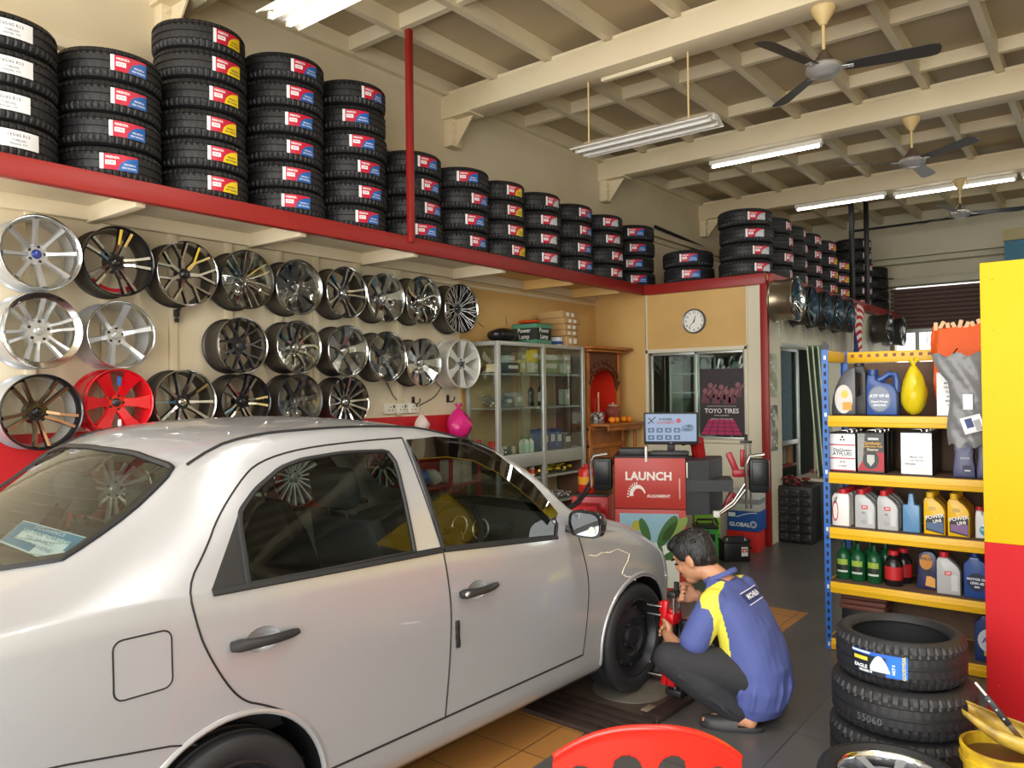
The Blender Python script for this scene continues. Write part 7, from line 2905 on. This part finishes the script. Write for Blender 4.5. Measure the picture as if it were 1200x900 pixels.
chair_back()
g = MB()
rings = []
for i in range(9):
    t = i / 8
    y = .42 * t
    z = .44 - .02 * math.sin(PI * t) + (-.03 * max(0, t - .8) / .2)
    hw_ = .205 + .012 * math.sin(PI * t)
    rings.append([Vector((x * hw_, y, z + dz - .012 * (1 - x * x))) for x, dz in ((-1, 0), (-.6, .004), (0, .006), (.6, .004), (1, 0), (1, -.012), (0, -.012), (-1, -.012))])
g.loft(rings)
g.build('seat', M_CHAIR, ch)
for sx_ in (-1, 1):
    for y0, y1 in ((.02, -.05), (.4, .44)):
        g = MB()
        g.tube([(sx_ * .19, y0, .43), (sx_ * .215, (y0 + y1) / 2, .22), (sx_ * .235, y1, .0)], [.024, .021, .018], 10)
        g.build('leg', M_CHAIR, ch)

# ---------------------------------------------------------------- alignment clamp at the front wheel
kc = thing('wheel_alignment_clamp', 'red alignment clamp with steel rods set against the front wheel', 'clamp', (-1.81, 3.64, .0245), R_(-3))
M_CLR = mat('red_clamp_plastic', '#C0141C', .3)
for dy in (-.02, .035):
    g = MB()
    g.cyl((0, dy, .035), (0, dy, .52), .0075, n=10)
    g.build('steel_rod', M_STEEL, kc)
for z, nm in ((.39, 'upper_jaw'), (.075, 'lower_jaw')):
    g = MB()
    g.box((-.015, .005, z), (.045, .10, .06), b=.01)
    g.box((-.05, -.03, z + .02), (.035, .035, .15 if z > .2 else .1), b=.01, rot=(0, R_(8), 0))
    g.box((-.085, .02, z - .0), (.03, .03, .14 if z > .2 else .09), b=.01, rot=(0, R_(-10), 0))
    g.box((-.05, .0, z + .03), (.09, .03, .03), b=.008)
    j = g.build(nm, M_CLR, kc)
    g = MB()
    for dz in (.0, .045) if z > .2 else (.0,):
        g.cyl((-.08, .0, z + dz), (-.165, -.01, z + dz), .006, n=8)
    g.build('claw_pin', M_STEEL, j)
g = MB()
g.box((.0, .008, .52), (.05, .12, .03), b=.006)
g.cyl((.0, .008, .53), (.0, .008, .575), .014, n=10)
g.build('clamp_head', M_DARK, kc)
g = MB()
g.box((.0, .07, .27), (.1, .05, .2), b=.01)
g.build('sensor_body', M_DARK, kc)
g = MB()
g.box((0, .008, .018), (.09, .11, .034), b=.006)
g.build('clamp_foot', M_DARK, kc)

# ---------------------------------------------------------------- the mechanic
M_SKIN = mat('skin', '#C08A69', .5, noise=.15, nscale=12, dark='#9A6244')
M_SHIRT = mat('blue_work_shirt', '#4A5590', .75, bump=.12, bscale=30)
M_SHY = mat('yellow_shirt_panel', '#E0D64A', .75)
M_TROU = mat('black_trousers', '#26262B', .8, bump=.15, bscale=18)
M_HAIR = mat('black_hair', '#141213', .5, bump=.6, bscale=120, stretch=(1, 1, .25))
M_SHOE = mat('black_slip_on', '#2A2A2C', .5)
pr = thing('person', 'mechanic in blue and yellow work shirt squatting at the front wheel', 'person', (-1.46, 3.58, 0))
PO = Vector((-1.46, 3.58, 0))


def remeshed(g, name, mats, voxel, parent, smooth=4, sharp=180):
    g.v = [v - PO for v in g.v]
    me = g.mesh(name, mats, 180)
    tmp = bpy.data.objects.new('tmp', me)
    col.objects.link(tmp)
    r = tmp.modifiers.new('r', 'REMESH')
    r.mode = 'VOXEL'
    r.voxel_size = voxel
    r.use_smooth_shade = True
    s_ = tmp.modifiers.new('s', 'SMOOTH')
    s_.iterations = smooth
    s_.factor = .5
    bpy.context.view_layer.update()
    dg = bpy.context.evaluated_depsgraph_get()
    m2 = bpy.data.meshes.new_from_object(tmp.evaluated_get(dg))
    m2.name = name
    m2.materials.clear()
    for mm in mats:
        m2.materials.append(mm)
    m2.polygons.foreach_set('material_index', [0] * len(m2.polygons))
    m2.polygons.foreach_set('use_smooth', [True] * len(m2.polygons))
    bpy.data.objects.remove(tmp)
    return link(name, m2, parent)


# head frame: face looks down towards the wheel
HC = Vector((-1.695, 3.625, .748))
hf = Vector((-.86, .06, -.42)).normalized()
hl = Vector((0, -1, 0))
hl = (hl - hf * hl.dot(hf)).normalized()
hu = hf.cross(hl) if hf.cross(hl).z > 0 else hl.cross(hf)
HM = Matrix((hf, hl, hu)).transposed().to_4x4()
HM.translation = HC
body = MB()


def hel(c, r, n=18, k=12, M=None):
    b = MB().ell(c, r, n, k, M=M)
    return [HM @ v for v in b.v], b.f


def hadd(mb, c, r, mi=0, M=None):
    vs, fs = hel(c, r, M=M)
    mb.add(vs, fs, mi)


hadd(body, (-.005, 0, .03), (.108, .084, .10))
hadd(body, (.03, 0, -.03), (.072, .068, .085))
hadd(body, (.055, 0, -.085), (.038, .045, .036))
hadd(body, (.0, 0, -.065), (.07, .062, .05))
hadd(body, (.112, 0, -.02), (.018, .015, .026))
hadd(body, (.105, 0, .0), (.012, .01, .03))
hadd(body, (.088, 0, .035), (.018, .05, .012))
for s in (-1, 1):
    hadd(body, (-.012, s * .083, -.015), (.022, .012, .034))
    hadd(body, (-.02, s * .09, -.012), (.016, .008, .028))
    hadd(body, (.062, s * .042, -.03), (.03, .022, .026))
hadd(body, (.096, 0, -.062), (.012, .022, .006))
hadd(body, (.094, 0, -.073), (.012, .019, .006))
# neck, inner torso
body.tube([HC + Vector((.035, 0, -.04)), Vector((-1.60, 3.63, .675)), Vector((-1.54, 3.63, .62))], [.056, .055, .07], 14)
SP = [(-1.38, .10, .09, .13), (-1.37, .22, .105, .15), (-1.40, .35, .105, .15), (-1.45, .47, .095, .15), (-1.49, .56, .08, .15), (-1.53, .615, .05, .1)]
body.loft([[Vector((x + a_ * math.cos(t), 3.635 + b_ * math.sin(t), z)) for t in [2 * PI * k / 20 for k in range(20)]] for x, z, a_, b_ in SP])
# arms
SL, EL, WL = Vector((-1.53, 3.465, .565)), Vector((-1.635, 3.375, .315)), Vector((-1.795, 3.525, .352))
SR, ER, WR_ = Vector((-1.51, 3.80, .575)), Vector((-1.63, 3.87, .40)), Vector((-1.735, 3.73, .525))


def limb(mb, pts, rs, n=14):
    P, Rr = [], []
    for (a, b), (r0, r1) in zip(zip(pts[:-1], pts[1:]), zip(rs[:-1], rs[1:])):
        for i in range(6):
            t = i / 6
            P.append(Vector(a).lerp(Vector(b), t))
            Rr.append(r0 + (r1 - r0) * t)
    P.append(Vector(pts[-1]))
    Rr.append(rs[-1])
    mb.tube(P, Rr, n)
    for p, r in zip(pts, rs):
        mb.ell(p, (r, r, r), 14, 10)


limb(body, [SL, EL], [.05, .043])
limb(body, [EL, EL.lerp(WL, .35), WL], [.043, .046, .029])
limb(body, [SR, ER], [.05, .043])
limb(body, [ER, ER.lerp(WR_, .35), WR_], [.043, .046, .029])


def hand(mb, wrist, fwd, side, curl, thumb_side):
    """palm, five curled fingers and a thumb; fwd = towards the fingers, side = across the knuckles"""
    fwd = Vector(fwd).normalized()
    side = Vector(side)
    side = (side - fwd * side.dot(fwd)).normalized()
    nrm = fwd.cross(side)      # back of the hand
    pc = wrist + fwd * .045
    M = Matrix((fwd, side, nrm)).transposed().to_4x4()
    M.translation = pc
    b = MB().ell((0, 0, 0), (.05, .04, .019), 16, 10)
    mb.add([M @ v for v in b.v], b.f)
    mb.tube([wrist - fwd * .02, wrist + fwd * .02], [.029, .03], 10, flat=.8)
    for k, (ln, off) in enumerate(((.066, -.031), (.075, -.0105), (.07, .0105), (.056, .03))):
        p = pc + fwd * (.042 - .004 * abs(k - 1)) + side * off
        pts, rr_ = [p - fwd * .012, p], [.0105, .0105]
        a = 0
        for seg, fr in enumerate((.42, .32, .26)):
            a += R_(curl[seg] + 4 * k)
            d = fwd * math.cos(a) - nrm * math.sin(a)
            p = p + d * ln * fr
            pts.append(p)
            rr_.append((.0098, .009, .0075)[seg])
        mb.tube(pts, rr_, 10)
        mb.ell(pts[-1], (.0075, .0075, .0075), 8, 6)
    s = side * (-1 if thumb_side < 0 else 1)
    p0 = wrist + fwd * .022 + s * .03
    p1 = p0 + (fwd * .6 + s * .6 - nrm * .5).normalized() * .034
    p2 = p1 + (fwd * .85 + s * .05 - nrm * .5).normalized() * .03
    p3 = p2 + (fwd * .9 - s * .2 - nrm * .4).normalized() * .022
    mb.tube([p0, p1, p2, p3], [.014, .0125, .011, .008], 10)
    mb.ell(p3, (.008, .008, .008), 8, 6)


hand(body, WL, (-.42, .9, .08), (.15, .02, 1), (58, 66, 45), 1)
hand(body, WR_, (-.8, -.55, .05), (-.2, .3, .93), (50, 62, 40), 1)
# legs and feet inside trousers and shoes
HL, KL, AL_ = Vector((-1.40, 3.54, .24)), Vector((-1.695, 3.335, .315)), Vector((-1.405, 3.485, .085))
HR_, KR, AR_ = Vector((-1.40, 3.73, .24)), Vector((-1.70, 3.90, .33)), Vector((-1.41, 3.84, .09))
limb(body, [HL, KL, AL_], [.07, .05, .034])
limb(body, [HR_, KR, AR_], [.07, .05, .034])
for a_, d in ((AL_, Vector((-.93, -.36, 0))), (AR_, Vector((-.95, .2, 0)))):
    d.normalize()
    body.ell(a_ + Vector((0, 0, -.035)) - d * .035, (.036, .034, .04), 14, 10)
    limb(body, [a_ + Vector((0, 0, -.03)), a_ + d * .16 + Vector((0, 0, -.052))], [.036, .024])
bo = remeshed(body, 'body', [M_SKIN], .0048, pr, 3)
# shirt
sh_ = MB()
SH = [(-1.385, .055, .108, .165), (-1.372, .11, .13, .185), (-1.372, .19, .142, .195), (-1.385, .29, .148, .198), (-1.412, .39, .142, .196), (-1.447, .48, .132, .197), (-1.482, .55, .118, .2), (-1.508, .60, .10, .19), (-1.532, .635, .078, .15), (-1.553, .668, .064, .085)]
rings = []
for x, z, a_, b_ in SH:
    rings.append([Vector((x + (a_ + .006 * math.sin(5 * t + z * 30)) * math.copysign(abs(math.cos(t)) ** .85, math.cos(t)), 3.635 + b_ * math.copysign(abs(math.sin(t)) ** .85, math.sin(t)), z + .12 * (x - (x + a_ * math.cos(t))) * (1 if z > .3 else .3))) for t in [2 * PI * k / 28 for k in range(28)]])
sh_.loft(rings)
EL2 = SL.lerp(EL, .66)
limb(sh_, [SL + Vector((.0, .02, .0)), SL.lerp(EL, .4), EL2], [.078, .074, .072])
limb(sh_, [SR + Vector((.0, -.02, .0)), SR.lerp(ER, .4), SR.lerp(ER, .9)], [.078, .074, .078])
# soft folds above the hem
for k in range(6):
    a = -2.2 + k * .42
    sh_.tube([(-1.375 + .14 * math.cos(a), 3.635 + .19 * math.sin(a), .10 + .02 * (k % 2)), (-1.375 + .149 * math.cos(a + .1), 3.635 + .2 * math.sin(a + .1), .19), (-1.38 + .14 * math.cos(a + .25), 3.635 + .19 * math.sin(a + .25), .28)], [.006, .012, .005], 8)
sho = remeshed(sh_, 'shirt', [M_SHIRT, M_SHY], .0065, pr, 6)
YP = [(-1.515, .675), (-1.545, .655), (-1.60, .612), (-1.565, .575), (-1.533, .525), (-1.525, .445), (-1.545, .42), (-1.50, .35), (-1.46, .285), (-1.437, .345), (-1.447, .43), (-1.472, .535), (-1.495, .625)]


def in_poly(x, y, P):
    r = False
    j = len(P) - 1
    for i in range(len(P)):
        if (P[i][1] > y) != (P[j][1] > y) and x < (P[j][0] - P[i][0]) * (y - P[i][1]) / (P[j][1] - P[i][1]) + P[i][0]:
            r = not r
        j = i
    return r


me = sho.data
for p in me.polygons:
    c = p.center + PO
    if in_poly(c.x, c.z, YP) and (c.y < 3.56 or c.y > 3.71):
        # leave the sleeves blue
        if c.z > .6 or (c.y > 3.40 and c.y < 3.86):
            p.material_index = 1
SBVH = BVHTree.FromPolygons([v.co + PO for v in me.vertices], [tuple(p.vertices) for p in me.polygons])
g = MB()
bn = Vector((.86, -.1, .5)).normalized()
bx = Vector((.10, .985, .08))
bx = (bx - bn * bx.dot(bn)).normalized()
by = bn.cross(bx)


def onback(x, y, off):
    o_ = Vector((-1.41, 3.665, .595)) + bx * x + by * y + bn * .3
    r = SBVH.ray_cast(o_, -bn)
    return (r[0] if r[0] else o_ - bn * .3) + bn * off - PO


vs, fs = textverts('MICHELIN', .034, .0012)
vs2 = []
for i in range(21):
    x = -.095 + .2 * i / 20
    vs2 += [onback(x, -.026, .002), onback(x, .024, .002)]
g.add(vs2, [(2 * i, 2 * i + 2, 2 * i + 3, 2 * i + 1) for i in range(20)], 1)
for y in (-.034, .03):
    vs2 = []
    for i in range(21):
        x = -.095 + .2 * i / 20
        vs2 += [onback(x, y - .002, .0025), onback(x, y + .002, .0025)]
    g.add(vs2, [(2 * i, 2 * i + 2, 2 * i + 3, 2 * i + 1) for i in range(20)], 0)
g.add([onback(v.x * .92 + .005, v.y, .004) for v in vs], fs, 0)
g.build('shirt_print', [cm('#E8EAF0', .6), cm('#2A3468', .7)], sho, recalc=False)
# collar
g = MB()
P = []
for k in range(25):
    a = 2 * PI * k / 24
    P.append(Vector((-1.563 + .07 * math.cos(a), 3.632 + .078 * math.sin(a), .672 + .05 * math.cos(a) * .7)) - PO)
g.tube(P, .014, 8, flat=.7)
g.build('collar', M_SHIRT, sho)
# trousers
tr = MB()
limb(tr, [HL, HL.lerp(KL, .5), KL], [.11, .10, .078], 18)
limb(tr, [KL, KL.lerp(AL_, .5), AL_ + Vector((-.03, .0, .0))], [.078, .085, .062], 18)
limb(tr, [HR_, HR_.lerp(KR, .5), KR], [.11, .10, .078], 18)
limb(tr, [KR, KR.lerp(AR_, .5), AR_ + Vector((-.03, 0, 0))], [.078, .085, .062], 18)
tr.ell((-1.37, 3.635, .19), (.12, .165, .125), 22, 14)
for k in range(4):
    t = .25 + k * .2
    c = KL.lerp(AL_, t)
    tr.tube([c + Vector((-.06, -.04, .05)), c + Vector((0, -.085, .0)), c + Vector((.06, -.05, -.04))], [.004, .01, .004], 8)
remeshed(tr, 'trousers', [M_TROU], .0065, pr, 5)
# hair
hr = MB()
hadd(hr, (-.012, 0, .048), (.112, .089, .096))
hadd(hr, (-.05, 0, .015), (.075, .084, .085))
hadd(hr, (.055, 0, .088), (.062, .074, .042))
hadd(hr, (-.085, 0, -.03), (.03, .055, .04))
for s in (-1, 1):
    hadd(hr, (.012, s * .078, .045), (.045, .014, .05))
    hadd(hr, (-.045, s * .074, .0), (.03, .016, .05))
rr = random.Random(2)
for k in range(26):
    a, b = rr.uniform(0, 2 * PI), rr.uniform(.1, 1.2)
    c = Vector((-.012 + .104 * math.cos(a) * math.cos(b), .082 * math.sin(a) * math.cos(b), .05 + .090 * math.sin(b)))
    hadd(hr, c, (.03, .009, .008), M=Matrix.Rotation(rr.uniform(-.4, .4), 4, 'Z'))
remeshed(hr, 'hair', [M_HAIR], .0042, pr, 2)
g = MB()
for s in (-1, 1):
    for c, r, mi in (((.098, s * .034, .0), (.008, .013, .005), 0), ((.103, s * .036, .026), (.006, .02, .005), 0)):
        vs, fs = hel(c, r)
        g.add([v - PO for v in vs], fs, mi)
g.build('eyes_and_brows', M_HAIR, pr)
# shoes
for a_, d in ((AL_, Vector((-.93, -.36, 0))), (AR_, Vector((-.95, .2, 0)))):
    d.normalize()
    sdv = Vector((-d.y, d.x, 0))
    g = MB()
    heel = a_ - d * .085
    out = []
    for k in range(28):
        t = 2 * PI * k / 28
        lx, ly = .142 * math.cos(t), (.046 if math.cos(t) > 0 else .038) * math.sin(t)
        out.append((lx, ly))
    rings = []
    for z, k_ in ((.001, .97), (.008, 1.0), (.02, 1.0), (.024, .97)):
        rings.append([heel + d * (.132 + lx * k_) + sdv * ly * k_ + Vector((0, 0, z - heel.z)) for lx, ly in out])
    g.loft(rings)
    g.v = [v - PO for v in g.v]
    so_ = g.build('shoe', M_SHOE, pr)
    g = MB()
    rings = []
    for i in range(11):
        t = i / 10
        lx = -.03 + .165 * t
        hw_ = .047 * math.sqrt(max(.02, 1 - max(0, (t - .45) / .56) ** 2))
        hz = .062 - .028 * t
        rings.append([heel + d * (.132 + lx) + sdv * (hw_ * math.cos(b)) + Vector((0, 0, .02 + hz * math.sin(b) - heel.z)) for b in [PI * k / 12 for k in range(13)]])
    g.loft(rings, cap=True, closed=False)
    g.v = [v - PO for v in g.v]
    g.build('shoe_upper', M_SHOE, so_)
